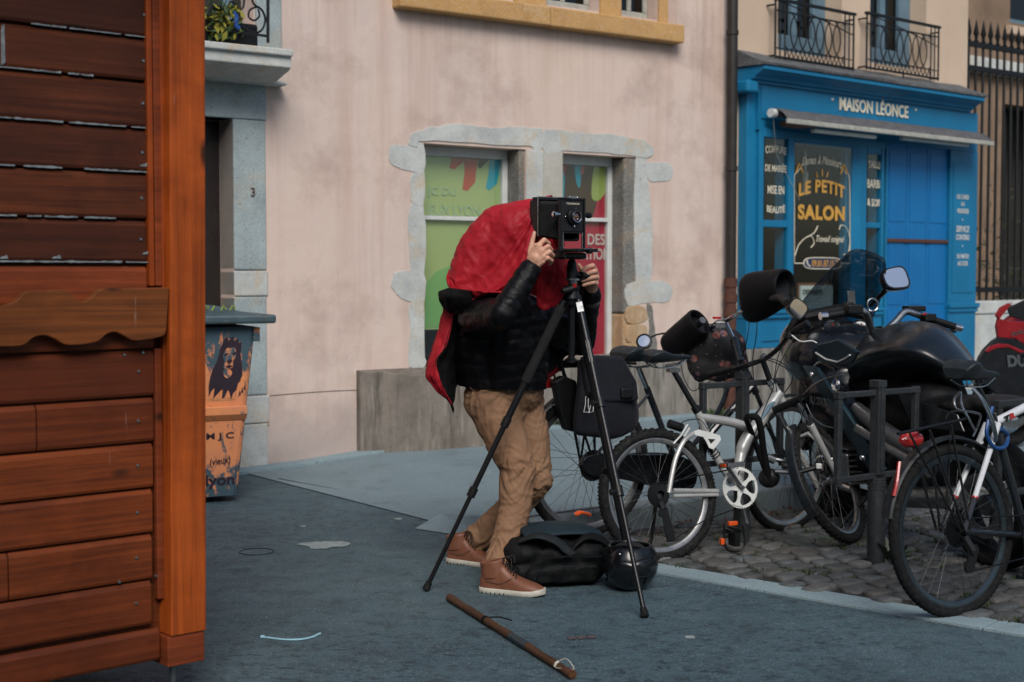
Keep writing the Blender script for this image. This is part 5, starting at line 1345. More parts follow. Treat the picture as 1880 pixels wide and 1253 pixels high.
# ---------------------------------------------------------------- A: silver folding mountain bike
AR, AF = V2(.70, 6.83), V2(1.63, 7.25)
hA = (AF-AR).normalized(); lean = R(11); nl = Vector((-hA.y, hA.x, 0)); vA = (nl*math.sin(lean) + UP*math.cos(lean)).normalized()
PA = Plane3(AR, hA, vA); A = PA.at; axA = -PA.n if PA.n.y > 0 else PA.n            # axle direction on the drive side (towards the street)
sgA = 1 if PA.n.dot(axA) > 0 else -1
a_ = lambda x, y, o=0.0: A(x, y, o*sgA)
ba = thing('silver_bicycle', 'silver folding mountain bike with white chainring, leaning on the first bike stand', 'bicycle', AR, )
hubA = AR + vA*.325
hubA = a_(1208, 909); rA = .325
wheel(ba, hubA, hA, vA, rA, .025, MT['rubber2'], MT['rim'], knobs=54, ns=32)
SV = MT['silver']
b = MB()
b.tube(catmull([a_(1279, 752), a_(1294, 790), a_(1314, 837), a_(1344, 886)], 6), [.019]*19, 12)
b.tube(catmull([a_(1282, 765), a_(1310, 770), a_(1335, 774), a_(1358, 780), a_(1385, 792)], 6), [.021+.004*i/24 for i in range(25)], 14)
b.tube(catmull([a_(1430, 722), a_(1411, 750), a_(1392, 778), a_(1377, 797), a_(1364, 822), a_(1358, 850), a_(1355, 886)], 6), [.030]*6+[.033]*20+[.028]*11, 16)
b.tube([a_(1414, 700), a_(1440, 744)], .022, 14)
b.tube([a_(1355, 886, -.045), a_(1355, 886, .03)], .024, 14)
fr = b.build('frame', SV, ba, smooth=50)
b = MB(); b.tube([a_(1438, 722, .0)]*1 + [a_(1412, 748, .033), a_(1398, 770, .033)], [.004, .012, .006], 10); b.build('frame_decal', MT['bluegrey'], fr)
b = MB()
for o in (.055, -.055):
    b.tube(catmull([a_(1228, 905, o), a_(1234, 870, o), a_(1242, 838, o), a_(1256, 810, o), a_(1272, 797, o*.7)], 5), [.012]*21, 10)
    b.tube([a_(1236, 901, o), a_(1318, 902, o*.6)], .011, 10); b.tube([a_(1236, 911, o), a_(1318, 909, o*.6)], .009, 10)
b.build('swingarm', SV, ba)
b = MB()
for o in (.042, -.042):
    P_ = [(1272, 793), (1282, 789), (1305, 795), (1321, 800), (1323, 808), (1316, 818), (1309, 826), (1301, 823), (1296, 812), (1290, 803), (1276, 800)]
    b.prism([a_(x, y, o) for x, y in P_], PA.n*.006)
b.build('rocker_plate', MT['white'], ba, smooth=0, bevel=.002)
b = MB(); b.prism([a_(x, y, .049) for x, y in ((1300, 806), (1313, 807), (1305, 815))], axA*.002); b.build('rocker_cutout', MT['hole'], ba, smooth=0)
b = MB(); b.tube([a_(1294, 812), a_(1318, 840)], .016, 12); 
for i in range(6): q = a_(1297+i*3.6, 816+i*4.2); b.lathe([(.024, -.003), (.026, 0), (.024, .003)], q, a_(1318, 840)-a_(1294, 812), 14)
b.build('shock_absorber', MT['black_m'], ba)
# seat post and saddle
b = MB(); b.tube([a_(1237, 682), a_(1279, 754)], .0145, 12); b.tube([a_(1275, 747), a_(1281, 757)], .021, 12); b.build('seat_post', MT['black_m'], ba)
b = MB(); b.box(a_(1236, 680), (.06, .04, .02), (hA, nl, UP)); b.tube([a_(1222, 672), a_(1250, 668)], .006, 6); b.build('seat_clamp', MT['steel'], ba)
saddle(ba, a_(1269, 655), a_(1184, 660), .17, MT['saddle'])
# brakes
for (x0, y0, x1, y1) in ((1236, 815, 1262, 780),):
    b = MB(); b.tube([a_(x0, y0, .05), a_(1250, 800, .06), a_(x1, y1, .05)], [.008, .006, .007], 8, flat=.6); b.build('rear_brake', MT['white'], ba); b = MB(); b.tube([a_(x0+8, y0+6, -.05), a_(x1+4, y1+6, -.05)], .006, 6); b.build('rear_brake', MT['white'], ba)
b = MB(); b.tube([a_(1228, 778), a_(1252, 786)], .022, 12); b.build('rear_lamp', MT['black'], ba)
cable(ba, [a_(1246, 788, .03), a_(1256, 774, .04), a_(1285, 771, .03), a_(1300, 790, .04)])
# cranks, chain
bbA = a_(1359, 896, .065)
chainring(ba, bbA, axA, .104, MT['white'], 5, 46, UP)
crank(ba, bbA, a_(1330, 856, .08), axA, MT['grey_al'], True, hA)
crank(ba, a_(1352, 890, -.06), a_(1368, 961, -.06)+UP*.0, axA, MT['grey_al'], False)
b = MB(); pc = G(1348, 1012)+UP*.06; pc = a_(1348, 985, .10); b.tube(catmull([pc+hA*-.06+UP*.07, pc-hA*.05-UP*.05, pc+hA*.01-UP*.075, pc+hA*.06-UP*.05, pc+hA*.05+UP*.05], 4), .005, 6); b.box(pc+UP*.03, (.08, .06, .015), (hA, nl, UP)); b.box(pc, (.03, .06, .09), (hA, nl, UP)); b.build('toe_clip', MT['black_m'], ba)
b = MB(); b.box(pc-hA*.07-UP*.02, (.02, .02, .03), (hA, nl, UP)); b.box(pc+UP*.065-hA*.01, (.05, .02, .02), (hA, nl, UP)); b.build('pedal_reflector', MT['orange'], ba, smooth=0, bevel=.003)
casA = a_(1208, 909, .04)
b = MB()
for i in range(7): b.lathe([(.02, 0), (.028+.0055*i, 0), (.028+.0055*i, .0018), (.02, .0018)], casA + axA*(.028-.0042*i), axA, 24)
b.build('sprockets', MT['black_m'], ba, smooth=30)
chm = MT['black_m']; b = MB()
b.tube([casA+UP*.055, bbA+UP*.10-axA*.02], .0035, 6); low = a_(1224, 985, .05); b.tube(catmull([casA-UP*.04, a_(1218, 940, .05), low, a_(1232, 992, .05), a_(1290, 958, .06), bbA-UP*.10-axA*.02], 6), .0035, 6); b.build('chain', chm, ba)
b = MB(); b.tube([casA, a_(1218, 935, .06)], .018, 10); b.prism([a_(x, y, .055) for x, y in ((1212, 930), (1224, 932), (1238, 985), (1230, 992), (1222, 985))], axA*.006)
for p in (a_(1216, 942, .062), a_(1231, 984, .062)): b.lathe([(0, -.005), (.022, -.005), (.022, .005), (0, .005)], p, axA, 14)
b.build('rear_derailleur', MT['black_m'], ba)
b = MB(); b.tube([a_(1204, 925, -.06), a_(1196, 990, -.1), a_(1192, 1000, -.1)], [.010, .009, .013], 8); b.build('kickstand', MT['black_m'], ba)
# steered front end
h2 = Vector((.57, .82, 0)).normalized(); v2 = Vector((-.36, .25, .9)); v2 = (v2 - h2*v2.dot(h2)).normalized()
hubF = W(1520, 886, 7.22); axF = h2.cross(v2).normalized(); axF = axF if axF.x > 0 else -axF
wheel(ba, hubF, h2, v2, .325, .025, MT['rubber2'], MT['rim'], knobs=54, ns=32, hubw=.07, name='wheel')
crn = W(1448, 750, 7.13)
def side(p, s): return p + axF*s
b = MB()
fk = (hubF - crn)
for s in (-.062, .062):
    t0 = side(crn, s) + v2*.02; e = side(hubF, s); m = t0.lerp(e, .36); b.tube([m - (e-t0).normalized()*.02, e], [.019, .014], 12)
b.tube([side(crn, -.062)+fk*.52, side(crn, -.03)+fk*.36, side(crn, .03)+fk*.36, side(crn, .062)+fk*.52], .010, 8)
b.build('fork_legs', SV, ba)
b = MB()
for s in (-.062, .062):
    t0 = side(crn, s) + v2*.02; e = side(hubF, s); b.tube([t0, t0.lerp(e, .38)], .0135, 10)
b.build('fork_stanchions', MT['chrome'], ba)
b = MB(); b.tube([side(crn, -.078)+v2*.02, side(crn, .078)+v2*.02], .020, 10); b.tube([a_(1440, 744), crn+v2*.02], .018, 10); b.build('fork_crown', MT['black_m'], ba)
b = MB(); b.tube([a_(1414, 700), a_(1401, 664)], .015, 12); b.build('stem', MT['black_m'], ba)
b = MB(); b.tube([a_(1412, 698), a_(1417, 706)], .024, 14); b.build('upper_headset', MT['chrome'], ba)
b = MB(); b.tube([a_(1438, 741), a_(1442, 748)], .026, 14); b.build('lower_headset', MT['chrome'], ba)
b = MB(); b.tube([a_(1399, 655), a_(1406, 660)], .022, 12); b.build('bar_clamp', MT['chrome'], ba)
st = a_(1402, 660); gr_r = W(1484, 593, 6.98); gr_l = W(1300, 688, 7.38)
bar = catmull([gr_l, W(1332, 680, 7.32), W(1372, 671, 7.2), st, W(1420, 648, 7.12), W(1438, 630, 7.08), W(1450, 614, 7.05), gr_r], 5)
b = MB(); b.tube(bar, .0125, 10); b.build('handlebar', MT['black_m'], ba)
for p, q in ((W(1458, 608, 7.03), gr_r), (W(1336, 680, 7.32), gr_l)): b = MB(); b.tube([p, q], .018, 12); b.build('grip', MT['black'], ba)
b = MB(); b.tube([W(1449, 612, 7.03), W(1446, 622, 7.03)], .024, 10); b.box(W(1462, 622, 7.0), (.07, .03, .02), ((gr_r-st).normalized(), Vector((0, 1, 0)), UP)); b.build('shifter', MT['black'], ba, smooth=0, bevel=.004)
b = MB(); b.tube(catmull([W(1454, 616, 7.0), W(1470, 627, 6.95), W(1490, 626, 6.93), W(1500, 630, 6.92)], 5), .005, 6, flat=.6); b.build('brake_lever', MT['white'], ba)
for k, pts in enumerate(([(1446, 622, 7.02), (1430, 650, 7.0), (1422, 690, 7.0), (1420, 712, 7.03)], [(1458, 624, 7.0), (1436, 660, 6.98), (1424, 690, 6.98), (1426, 720, 7.03)], [(1336, 680, 7.32), (1370, 668, 7.1), (1420, 660, 7.0), (1462, 690, 7.0), (1480, 730, 7.05), (1472, 765, 7.1), (1466, 780, 7.1)], [(1350, 676, 7.3), (1400, 660, 7.05), (1448, 680, 7.0), (1454, 700, 7.0), (1440, 722, 7.05)], [(1420, 712, 7.03), (1400, 760, 7.1), (1370, 840, 7.1), (1350, 880, 7.05)])):
    cable(ba, [W(*p) for p in pts])
b = MB(); b.arc(hubF, .345, PI*.62, PI*1.13, [(0, -.026), (.008, -.02), (.012, 0), (.008, .02), (0, .026), (-.004, 0)], h2, v2, 24); b.build('mudguard', MT['fender'], ba)
# lock wrapped round the frame
lk = [W(1378, 765, 6.98), W(1390, 768, 6.97), W(1397, 790, 6.98), W(1402, 830, 7.02), W(1410, 870, 7.05), W(1416, 890, 7.06)]
b = MB(); b.tube(catmull(lk, 6), .017, 10); b.tube(catmull([W(1378, 765, 6.98), W(1370, 768, 7.05), W(1378, 790, 7.15), W(1400, 850, 7.2), W(1416, 890, 7.1)], 6), .015, 8)
lkr = b.build('bicycle_lock', MT['lining'], label='black fabric-covered chain lock hanging from the silver bicycle frame', cat='lock')
b = MB(); b.ball(W(1412, 878, 7.08), (.055, .04, .05)); b.build('lock_body', MT['black'], lkr)
b = MB(); b.tube([W(1416, 842, 7.1), W(1446, 848, 7.1)], .010, 8); b.tube([W(1424, 866, 7.05), W(1455, 868, 7.02)], .012, 8); b.tube([W(1408, 840, 7.1), W(1422, 846, 7.1)], .02, 10); b.build('shackle', MT['grey_al'], lkr)
b = MB(); b.tube([W(1452, 872, 7.0), W(1500, 858, 6.98), W(1506, 856, 6.98)], [.011, .013, .013], 8); b.build('lock_arm', MT['black'], lkr)
b = MB(); b.box(W(1503, 856, 6.96), (.028, .02, .026)); b.build('reflector', MT['white'], lkr, smooth=0, bevel=.004)

# ---------------------------------------------------------------- B: black city bike with panniers and hand muffs
BR, BF = V2(.385, 7.02), V2(1.484, 7.66)
hB = (BF-BR).normalized(); nB = Vector((-hB.y, hB.x, 0)); PB = Plane3(BR, hB, UP); sgB = 1 if PB.n.y < 0 else -1; axB = PB.n*sgB
b_ = lambda x, y, o=0.0: PB.at(x, y, o*sgB)
bb_ = thing('city_bicycle', 'black city bicycle with dark panniers, black hand muffs and round mirror, behind silver bike', 'bicycle', BR)
hubB = b_(1079, 853); GF = MT['graphite']
wheel(bb_, hubB, hB, UP, .362, .022, MT['rubber'], MT['rim'], ns=36, hubr=.03)
hB2 = Vector((.78, .63, 0)).normalized(); hubB2 = W(1446, 856, 7.68)
wheel(bb_, hubB2, hB2, UP, .362, .022, MT['rubber'], MT['rim'], ns=36)
b = MB()
b.tube([b_(1386, 704), b_(1350, 745), b_(1308, 792), b_(1262, 880)], .019, 10); b.tube(catmull([b_(1372, 690), b_(1340, 706), b_(1328, 735), b_(1312, 765), b_(1270, 820), b_(1240, 838)], 6), .014, 8)
b.tube([b_(1187, 712), b_(1215, 785), b_(1255, 882)], .017, 10); b.tube([b_(1360, 664), b_(1388, 722)], .020, 12)
for o in (.05, -.05):
    b.tube([b_(1079, 853, o), b_(1256, 880, o)], .009, 8); b.tube([b_(1079, 853, o), b_(1190, 725, o*.6)], .008, 8)
b.build('frame', GF, bb_)
b = MB(); b.tube(catmull([b_(1388, 722), b_(1400, 752), b_(1418, 800, .055), hubB2+axB*.055], 6), .012, 8); b.tube(catmull([b_(1388, 722), b_(1400, 752), b_(1418, 800, -.055), hubB2-axB*.055], 6), .012, 8); b.build('fork', GF, bb_)
b = MB(); b.tube([b_(1172, 676), b_(1187, 712)], .0135, 10); b.build('seat_post', MT['chrome'], bb_)
saddle(bb_, b_(1226, 655), b_(1135, 658), .20, MT['saddle'], hump=.045)
b = MB(); P_ = [(1072, 838), (1135, 832), (1225, 832), (1270, 850), (1276, 880), (1262, 900), (1220, 898), (1140, 880), (1075, 870)]
b.prism([b_(x, y, .055) for x, y in cat2(P_, 4)], axB*.02); b.build('chain_case', MT['black_g'], bb_, smooth=0, bevel=.006)
b = MB(); b.tube([b_(1130, 834, .08), b_(1218, 836, .08)], .005, 6); b.build('chain_case_highlight', MT['chrome'], bb_)  # chrome line modelled in for the highlight along the chain case top
b = MB()
for i in range(1): b.lathe([(.0, .0), (.075, 0), (.078, .003), (.075, .006), (.04, .01), (0, .01)], hubB + axB*.045, axB, 28)
b.build('rear_disc', MT['black_m'], bb_)
prof = [(0, -.028), (.010, -.022), (.016, 0), (.010, .022), (0, .028), (.010, 0)]
b = MB(); b.arc(hubB, .378, PI*.30, PI*.875, prof, hB, UP, 30); b.build('mudguard', MT['fender'], bb_)
b = MB(); b.arc(hubB, .380, PI*.82, PI*.875, [(0, -.03), (.012, -.023), (.018, 0), (.012, .023), (0, .03), (.008, 0)], hB, UP, 6); b.build('white_mudguard_end', MT['white'], bb_)
b = MB(); b.arc(hubB2, .378, PI*.30, PI*.9, prof, hB2, UP, 24); b.build('mudguard', MT['fender'], bb_)
# carrier, lamp, stays
b = MB()
for o in (.055, 0, -.055): b.tube([b_(1018, 664, o), b_(1168, 668, o)], .006, 6)
for x in (1018, 1060, 1110, 1165): b.tube([b_(x, 664, .055), b_(x, 664, -.055)], .006, 6)
for o in (.065, -.065): b.tube([b_(1030, 666, o), hubB + axB*o], .006, 6); b.tube([b_(1090, 666, o), hubB + axB*o], .006, 6)
b.box(b_(1040, 668), (.16, .10, .035), (hB, nB, UP)); b.build('carrier', MT['black_m'], bb_)
b = MB(); b.tube([b_(1003, 683), b_(1018, 690), b_(1022, 723)], .006, 6); b.tube([b_(1003, 683), b_(1030, 680)], .006, 6); b.build('lamp_bracket', MT['black_m'], bb_)
b = MB(); b.box(b_(1001, 703), (.035, .075, .05), (hB, nB, UP)); b.build('rear_lamp', MT['redlens'], bb_, smooth=0, bevel=.006)
b = MB(); c = hubB + (UP*-.86 + hB*-.12)*.27 ; c = b_(1070, 945, .01); b.tube(catmull([c-hB*.045, c-hB*.02+UP*.012, c+hB*.015+UP*.004, c+hB*.045-UP*.006], 4), [.010]+[.02]*10+[.022, .012], 10, flat=.5); b.build('wheel_reflector', MT['orange'], bb_)
# steering: column, high bar, muffs
b = MB(); b.tube([W(1347, 622, 7.62), b_(1360, 664)], .017, 10); b.tube([W(1347, 622, 7.62), W(1352, 640, 7.62)], .022, 10); b.build('steering_column', GF, bb_)
b = MB(); b.tube([W(1332, 592, 7.62), W(1347, 624, 7.62)], .013, 10); b.tube(catmull([W(1275, 602, 7.9), W(1312, 600, 7.75), W(1332, 590, 7.62), W(1350, 580, 7.5), W(1372, 567, 7.4), W(1410, 545, 7.3)], 5), .012, 10); b.build('handlebar', MT['chrome'], bb_)
b = MB(); b.box(W(1322, 597, 7.58), (.055, .03, .035)); b.tube(catmull([W(1304, 600, 7.6), W(1316, 590, 7.58), W(1330, 586, 7.58)], 4), .006, 6); b.build('bell_and_switch', MT['grey_al'], bb_, smooth=0, bevel=.006)
b = MB(); b.box(W(1316, 584, 7.6), (.04, .03, .012)); b.build('red_switch', MT['redpl'], bb_, smooth=0)
def muff(c_in, c_out, r1, r2, drop, name='hand_muff'):
    """wide open sleeve: mouth ring at c_in, closed end at c_out"""
    c_in = Vector(c_in); c_out = Vector(c_out); A_ = (c_out-c_in); L = A_.length; A_.normalize(); S_ = A_.cross(UP).normalized(); U_ = S_.cross(A_)
    rows = []; 
    for t, f in ((.10, .80), (.0, .86), (.0, 1.0), (.06, 1.04), (.25, 1.0), (.5, .96), (.75, .92), (.92, .80), (1.0, .45), (1.02, .05)):
        rr = r1+(r2-r1)*t; row = []
        for k in range(28):
            q = 2*PI*k/28; dz = drop*max(0, -math.sin(q))*min(1, t*1.6)
            w = 1+.04*noise.noise(Vector((t*4, q*1.5, L*9)))
            row.append(c_in + A_*(L*t) + S_*math.cos(q)*rr*f*w + U_*(math.sin(q)*rr*f*w*.92) - UP*dz)
        rows.append(row)
    b = MB(); b.grid(rows, closeu=True); m = b.build(name, MT['lining_shell'], bb_, smooth=70, sub=1)
    b = MB(); row2 = [[c_in + A_*(L*t) + S_*math.cos(2*PI*k/20)*r1*f + U_*math.sin(2*PI*k/20)*r1*f for k in range(20)] for t, f in ((.04, .84), (.3, .74), (.5, .4), (.55, .02))]
    b.grid(row2, closeu=True); b.build('fleece_lining', MT['fleece'], m, smooth=70); return m
MT['lining_shell'] = simple('waterproof_black_fabric', (.005, .005, .006), .5, var=.3, vs=8, bump=.3, bs=30, bd=.004, spec=.22)
MT['fleece'] = simple('dark_navy_fleece', (.006, .009, .014), .95, bump=.9, bs=120, bd=.004)
muff(W(1443, 527, 7.30), W(1364, 528, 7.48), .100, .095, .11)
b = MB(); b.tube([W(1415, 548, 7.28), W(1432, 546, 7.2), W(1443, 556, 7.15)], [.016, .02, .018], 10); b.build('grip', MT['pipe'], bb_)
muff(W(1286, 590, 7.72), W(1220, 638, 7.86), .085, .075, .03)
b = MB(); b.tube([W(1272, 606, 7.75), W(1290, 588, 7.66)], .019, 10); b.build('grip', MT['grey_al'], bb_)
b = MB(); mc = W(1183, 628, 7.85); an = Vector((-.30, -.90, .42)).normalized(); b.lathe([(0, .001), (.033, 0)], mc + an*.013, an, 24); mi_ = b.build('mirror_glass', MT['mirror'], bb_)
b = MB(); b.lathe([(.034, .014), (.045, .012), (.046, 0), (.03, -.02), (0, -.026)], mc, an, 24); b.tube(catmull([mc - an*.01, W(1198, 618, 7.88), W(1215, 613, 7.9), W(1232, 612, 7.92)], 4), .005, 6); b.build('mirror_shell', MT['black'], bb_)
for pts in ([(1376, 590, 7.4), (1372, 620, 7.4), (1364, 650, 7.5), (1350, 668, 7.6)], [(1390, 588, 7.4), (1388, 620, 7.4), (1382, 660, 7.5), (1384, 700, 7.6)], [(1250, 670, 7.6), (1258, 700, 7.55), (1272, 718, 7.5), (1290, 708, 7.5), (1306, 700, 7.6)]):
    cable(bb_, [W(*p) for p in pts])
# floral bag hanging at the front
fbg = MB(); prof = [(1262, 640), (1276, 610), (1312, 592), (1345, 600), (1368, 640), (1378, 668), (1366, 690), (1330, 694), (1290, 700), (1272, 688)]
vv = MB(); 
for x, y, rr_ in ((1284, 640, .10), (1310, 635, .12), (1335, 640, .11), (1290, 668, .09), (1318, 668, .10), (1345, 665, .09), (1360, 672, .05), (1285, 690, .04)): vv.ball(W(x, y, 7.85), (rr_*1.0, rr_*.7, rr_*1.05))
v_, f_, n_ = remesh(vv, .012, 8); rawb = raw(v_, f_); rawb.build('front_bag', MT['floral'], smooth=180, label='black floral fabric bag hanging from the city bicycle handlebar', cat='bag')
# panniers: roll-top bag on the near side
pn = thing('pannier_bag', 'dark grey waterproof pannier bag with outlined emblem, on the carrier of city bicycle', 'pannier', b_(1115, 800, .1))
def pgrid(o, f):
    rows = []
    lft = [(1058, 660), (1060, 690), (1056, 730), (1052, 760), (1050, 790), (1058, 800)]; rgt = [(1138, 655), (1158, 690), (1168, 725), (1176, 760), (1172, 790), (1128, 808)]
    for i in range(len(lft)):
        row = []
        for k in range(9):
            t = k/8; x = lft[i][0]*(1-t)+rgt[i][0]*t; y = lft[i][1]*(1-t)+rgt[i][1]*t; bul = math.sin(PI*t)*.045*math.sin(PI*min(1, (i+.6)/5))
            row.append(b_(x, y, o + f*bul + f*.012*noise.noise(Vector((x*.03, y*.03, o*7)))))
        rows.append(row)
    return rows
b = MB(); fr_ = pgrid(.17, 1); bk = pgrid(.07, 0); b.grid(fr_); b.grid([r_[::-1] for r_ in bk])
loop = fr_[0] + [r_[-1] for r_ in fr_[1:]] + fr_[-1][::-1][1:] + [r_[0] for r_ in fr_[::-1][1:-1]]; loop2 = bk[0] + [r_[-1] for r_ in bk[1:]] + bk[-1][::-1][1:] + [r_[0] for r_ in bk[::-1][1:-1]]
b.grid([loop, loop2], closeu=True); b.build('bag_body', MT['bag'], pn, smooth=50, sub=2, merge=.001)
b = MB(); b.prism([b_(x, y, .17) for x, y in ((1062, 655), (1092, 652), (1134, 654), (1160, 700), (1164, 735), (1108, 738), (1072, 732), (1066, 700))], axB*.05); b.build('roll_top_flap', MT['bag'], pn, smooth=0, bevel=.016, bseg=4)
b = MB(); b.prism([b_(x, y, .09) for x, y in ((1018, 700), (1036, 690), (1060, 700), (1062, 795), (1040, 790), (1030, 760))], axB*-.05); b.build('side_panel', MT['black'], pn, smooth=0, bevel=.01)
for pts in ([(1074, 729), (1079, 728), (1079, 748), (1082, 757), (1071, 757), (1074, 742)], [(1085, 731), (1090, 730), (1088, 756), (1080, 758), (1085, 740)]):
    b = MB(); b.tube([b_(x, y, .222 if y > 700 else .2) + axB*.004 for x, y in pts], .0022, 4, closed=True); b.build('outline_emblem', MT['white'], pn)
b = MB(); b.box(b_(1150, 722, .225), (.07, .02, .05), (hB, nB, UP)); b.build('buckle_patch', MT['black'], pn, smooth=0, bevel=.008)

# ---------------------------------------------------------------- C: white and black trekking bike, cut by the frame
CRr = G(1757, 1134); hC = Vector((math.cos(R(31)), math.sin(R(31)), 0)); nC = Vector((-hC.y, hC.x, 0)); lc = R(5); vC = (nC*math.sin(lc)+UP*math.cos(lc)).normalized()
PC = Plane3(CRr, hC, vC); sgC = 1 if PC.n.y < 0 else -1; axC = PC.n*sgC
c_ = lambda x, y, o=0.0: PC.at(x, y, o*sgC)
bc = thing('white_bicycle', 'white trekking bicycle with black mudguards and carrier, cut by the right edge', 'bicycle', CRr)
rC = .352; hubC = CRr + vC*rC
wheel(bc, hubC, hC, vC, rC, .023, MT['rubber'], simple('black_anodised_rim', (.05, .07, .085), .25, .7), ns=32, hubw=.06)
hubC2 = hubC + hC*1.06
wheel(bc, hubC2, hC, vC, rC, .023, MT['rubber'], MT['rim'], ns=32)
WP = MT['whitep']
dR = hubC + axC*.06; dL = hubC - axC*.06; top = c_(1822, 778); bbC = hubC + hC*.44 - vC*.06; hd = hubC2 - hC*.10 + vC*.46; hd2 = hubC2 - hC*.14 + vC*.60
b = MB(); b.tube([dR.lerp(top+axC*.03, .30), top+axC*.03], [.011, .013], 10); b.tube([dL.lerp(top-axC*.03, .30), top-axC*.03], [.011, .013], 10); b.tube([c_(1802, 812, .03), c_(1802, 812, -.05)], .009, 8)
b.tube([top, hd2], [.018, .020], 12); b.tube([hd, hd2+vC*.03], .021, 12); fw = b.build('white_frame', WP, bc)
b = MB(); b.tube([dR, dR.lerp(top+axC*.03, .31)], .012, 10); b.tube([dL, dL.lerp(top-axC*.03, .31)], .012, 10); b.tube([dR, bbC+axC*.03], .012, 10); b.tube([dL, bbC-axC*.03], .012, 10); b.tube([bbC, top+vC*.04], .018, 12); b.tube([bbC, hd+vC*.05], .022, 12); b.build('black_frame', MT['graphite'], bc)
b = MB()
for s in (1, -1): p = (dR if s > 0 else dL).lerp(top+axC*.03*s, .305); d = (top-p).normalized(); b.tube([p-d*.004, p+d*.004], .0145, 12)
b.build('red_ring', MT['redpl'], bc)
u_, = [ (hd2-top).normalized() ]; s_, f__ = text_mesh('S7', 1.0, .06, 'CENTER', .2)
lettering('lettering', '7', MT['black'], fw, top.lerp(hd2, .10)+axC*.019, u_, axC.cross(u_) if axC.cross(u_).z > 0 else -axC.cross(u_), .035, .026, bold=.06)
lettering('lettering', 'R', MT['redpl'], fw, top.lerp(hd2, .155)+axC*.019, u_, axC.cross(u_) if axC.cross(u_).z > 0 else -axC.cross(u_), .035, .026, bold=.06)
b = MB(); b.tube([top+vC*.03, c_(1792, 706)], .0135, 10); b.build('seat_post', MT['black_m'], bc)
saddle(bc, c_(1828, 688)+hC*.02, c_(1752, 690), .16, MT['saddle'], hump=.05)
b = MB()
for i in range(8): b.lathe([(.02, 0), (.026+.006*i, 0), (.026+.006*i, .0018), (.02, .0018)], hubC + axC*(.055-.0042*i), axC, 24)
b.build('sprockets', MT['black_m'], bc, smooth=30)
b = MB(); b.tube([dR-vC*.02, c_(1786, 1012, .08)], .016, 8); b.prism([c_(x, y, .07) for x, y in ((1776, 1006), (1794, 1008), (1786, 1046), (1774, 1046))], axC*.008)
for p in (c_(1788, 1010, .08), c_(1779, 1042, .08)): b.lathe([(0, -.006), (.024, -.006), (.024, .006), (0, .006)], p, axC, 14)
b.build('rear_derailleur', MT['black_m'], bc)
b = MB(); b.tube([c_(1780, 1050, .08), bbC-vC*.08+axC*.05], .0035, 5); b.tube([hubC+vC*.05+axC*.05, bbC+vC*.09+axC*.05], .0035, 5); b.build('chain', MT['black_m'], bc)
chainring(bc, bbC+axC*.055, axC, .09, MT['black_m'], 4, 44, UP); crank(bc, bbC+axC*.06, bbC+axC*.06+hC*.13-vC*.11, axC, MT['grey_al'], True, hC)
pf = [(0, -.028), (.010, -.022), (.015, 0), (.010, .022), (0, .028), (.009, 0)]
b = MB(); b.arc(hubC, rC+.020, PI*.30, PI*.93, pf, hC, vC, 40); b.build('mudguard', MT['fender'], bc)
b = MB(); b.arc(hubC2, rC+.020, PI*.15, PI*.95, pf, hC, vC, 40); b.build('mudguard', MT['fender'], bc)
b = MB(); b.tube(catmull([hubC-hC*.30+vC*.30+axC*.02, hubC-hC*.33+vC*.22+axC*.03, hubC-hC*.35+vC*.17+axC*.03], 3), .008, 6); b.build('red_mudguard_tab', MT['redpl'], bc)
b = MB()
for o in (.06, -.06): b.tube([c_(1648, 797, o), c_(1779, 768, o)], .0065, 8); b.tube([c_(1707, 790, o), hubC+axC*o*1.1], .0055, 6); b.tube([c_(1746, 780, o), hubC+hC*.03+axC*o*1.1], .0055, 6); b.tube([c_(1670, 796, o), hubC-hC*.02+axC*o*1.1], .0055, 6)
for x, y in ((1650, 797), (1690, 790), (1735, 779), (1776, 770)): b.tube([c_(x, y, .06), c_(x, y, -.06)], .0055, 6)
b.tube(catmull([c_(1736, 770, .03), c_(1745, 757, .03), c_(1765, 757, -.03), c_(1778, 768, -.03)], 4), .004, 6); b.build('carrier', MT['black_m'], bc)
b = MB(); c = c_(1671, 808); b.tube([c-hC*.055, c-hC*.035, c+hC*.03, c+hC*.055], [.01, .026, .03, .02], 12, flat=1.1); b.build('rear_lamp', MT['redlens'], bc)
b = MB(); b.tube([c-hC*.03+UP*.012, c+hC*.02+UP*.012], .022, 10, flat=.8); b.build('orange_lens', MT['orange'], bc)
bar0 = hd2 + vC*.10; b = MB(); b.tube([hd2, bar0], .014, 8); b.tube(catmull([bar0 - axC*.30 - hC*.08, bar0-axC*.1, bar0+axC*.1, bar0+axC*.30-hC*.08], 5), .012, 8); b.build('handlebar', MT['black_m'], bc)
cable(bc, [c_(1785, 715, .03), c_(1802, 735, .06), c_(1818, 770, .07), c_(1826, 800, .06), c_(1824, 815, .04)], .005, MT['steel'], 'spiral_cable')
cable(bc, [c_(1788, 713, .03), c_(1808, 738, .06), c_(1824, 775, .07), c_(1830, 806, .06), c_(1824, 812, .04)], .005, MT['steel'], 'spiral_cable')
cable(bc, [c_(1762, 720, .03), c_(1752, 735, .06), c_(1758, 752, .07), c_(1790, 758, .06), c_(1800, 764, .04), c_(1794, 785), c_(1786, 802)], .005, MT['steel'], 'spiral_cable')
cable(bc, [c_(1764, 720, .03), c_(1766, 745, .06), c_(1780, 772, .07), c_(1790, 790, .05)], .005, MT['steel'], 'spiral_cable')
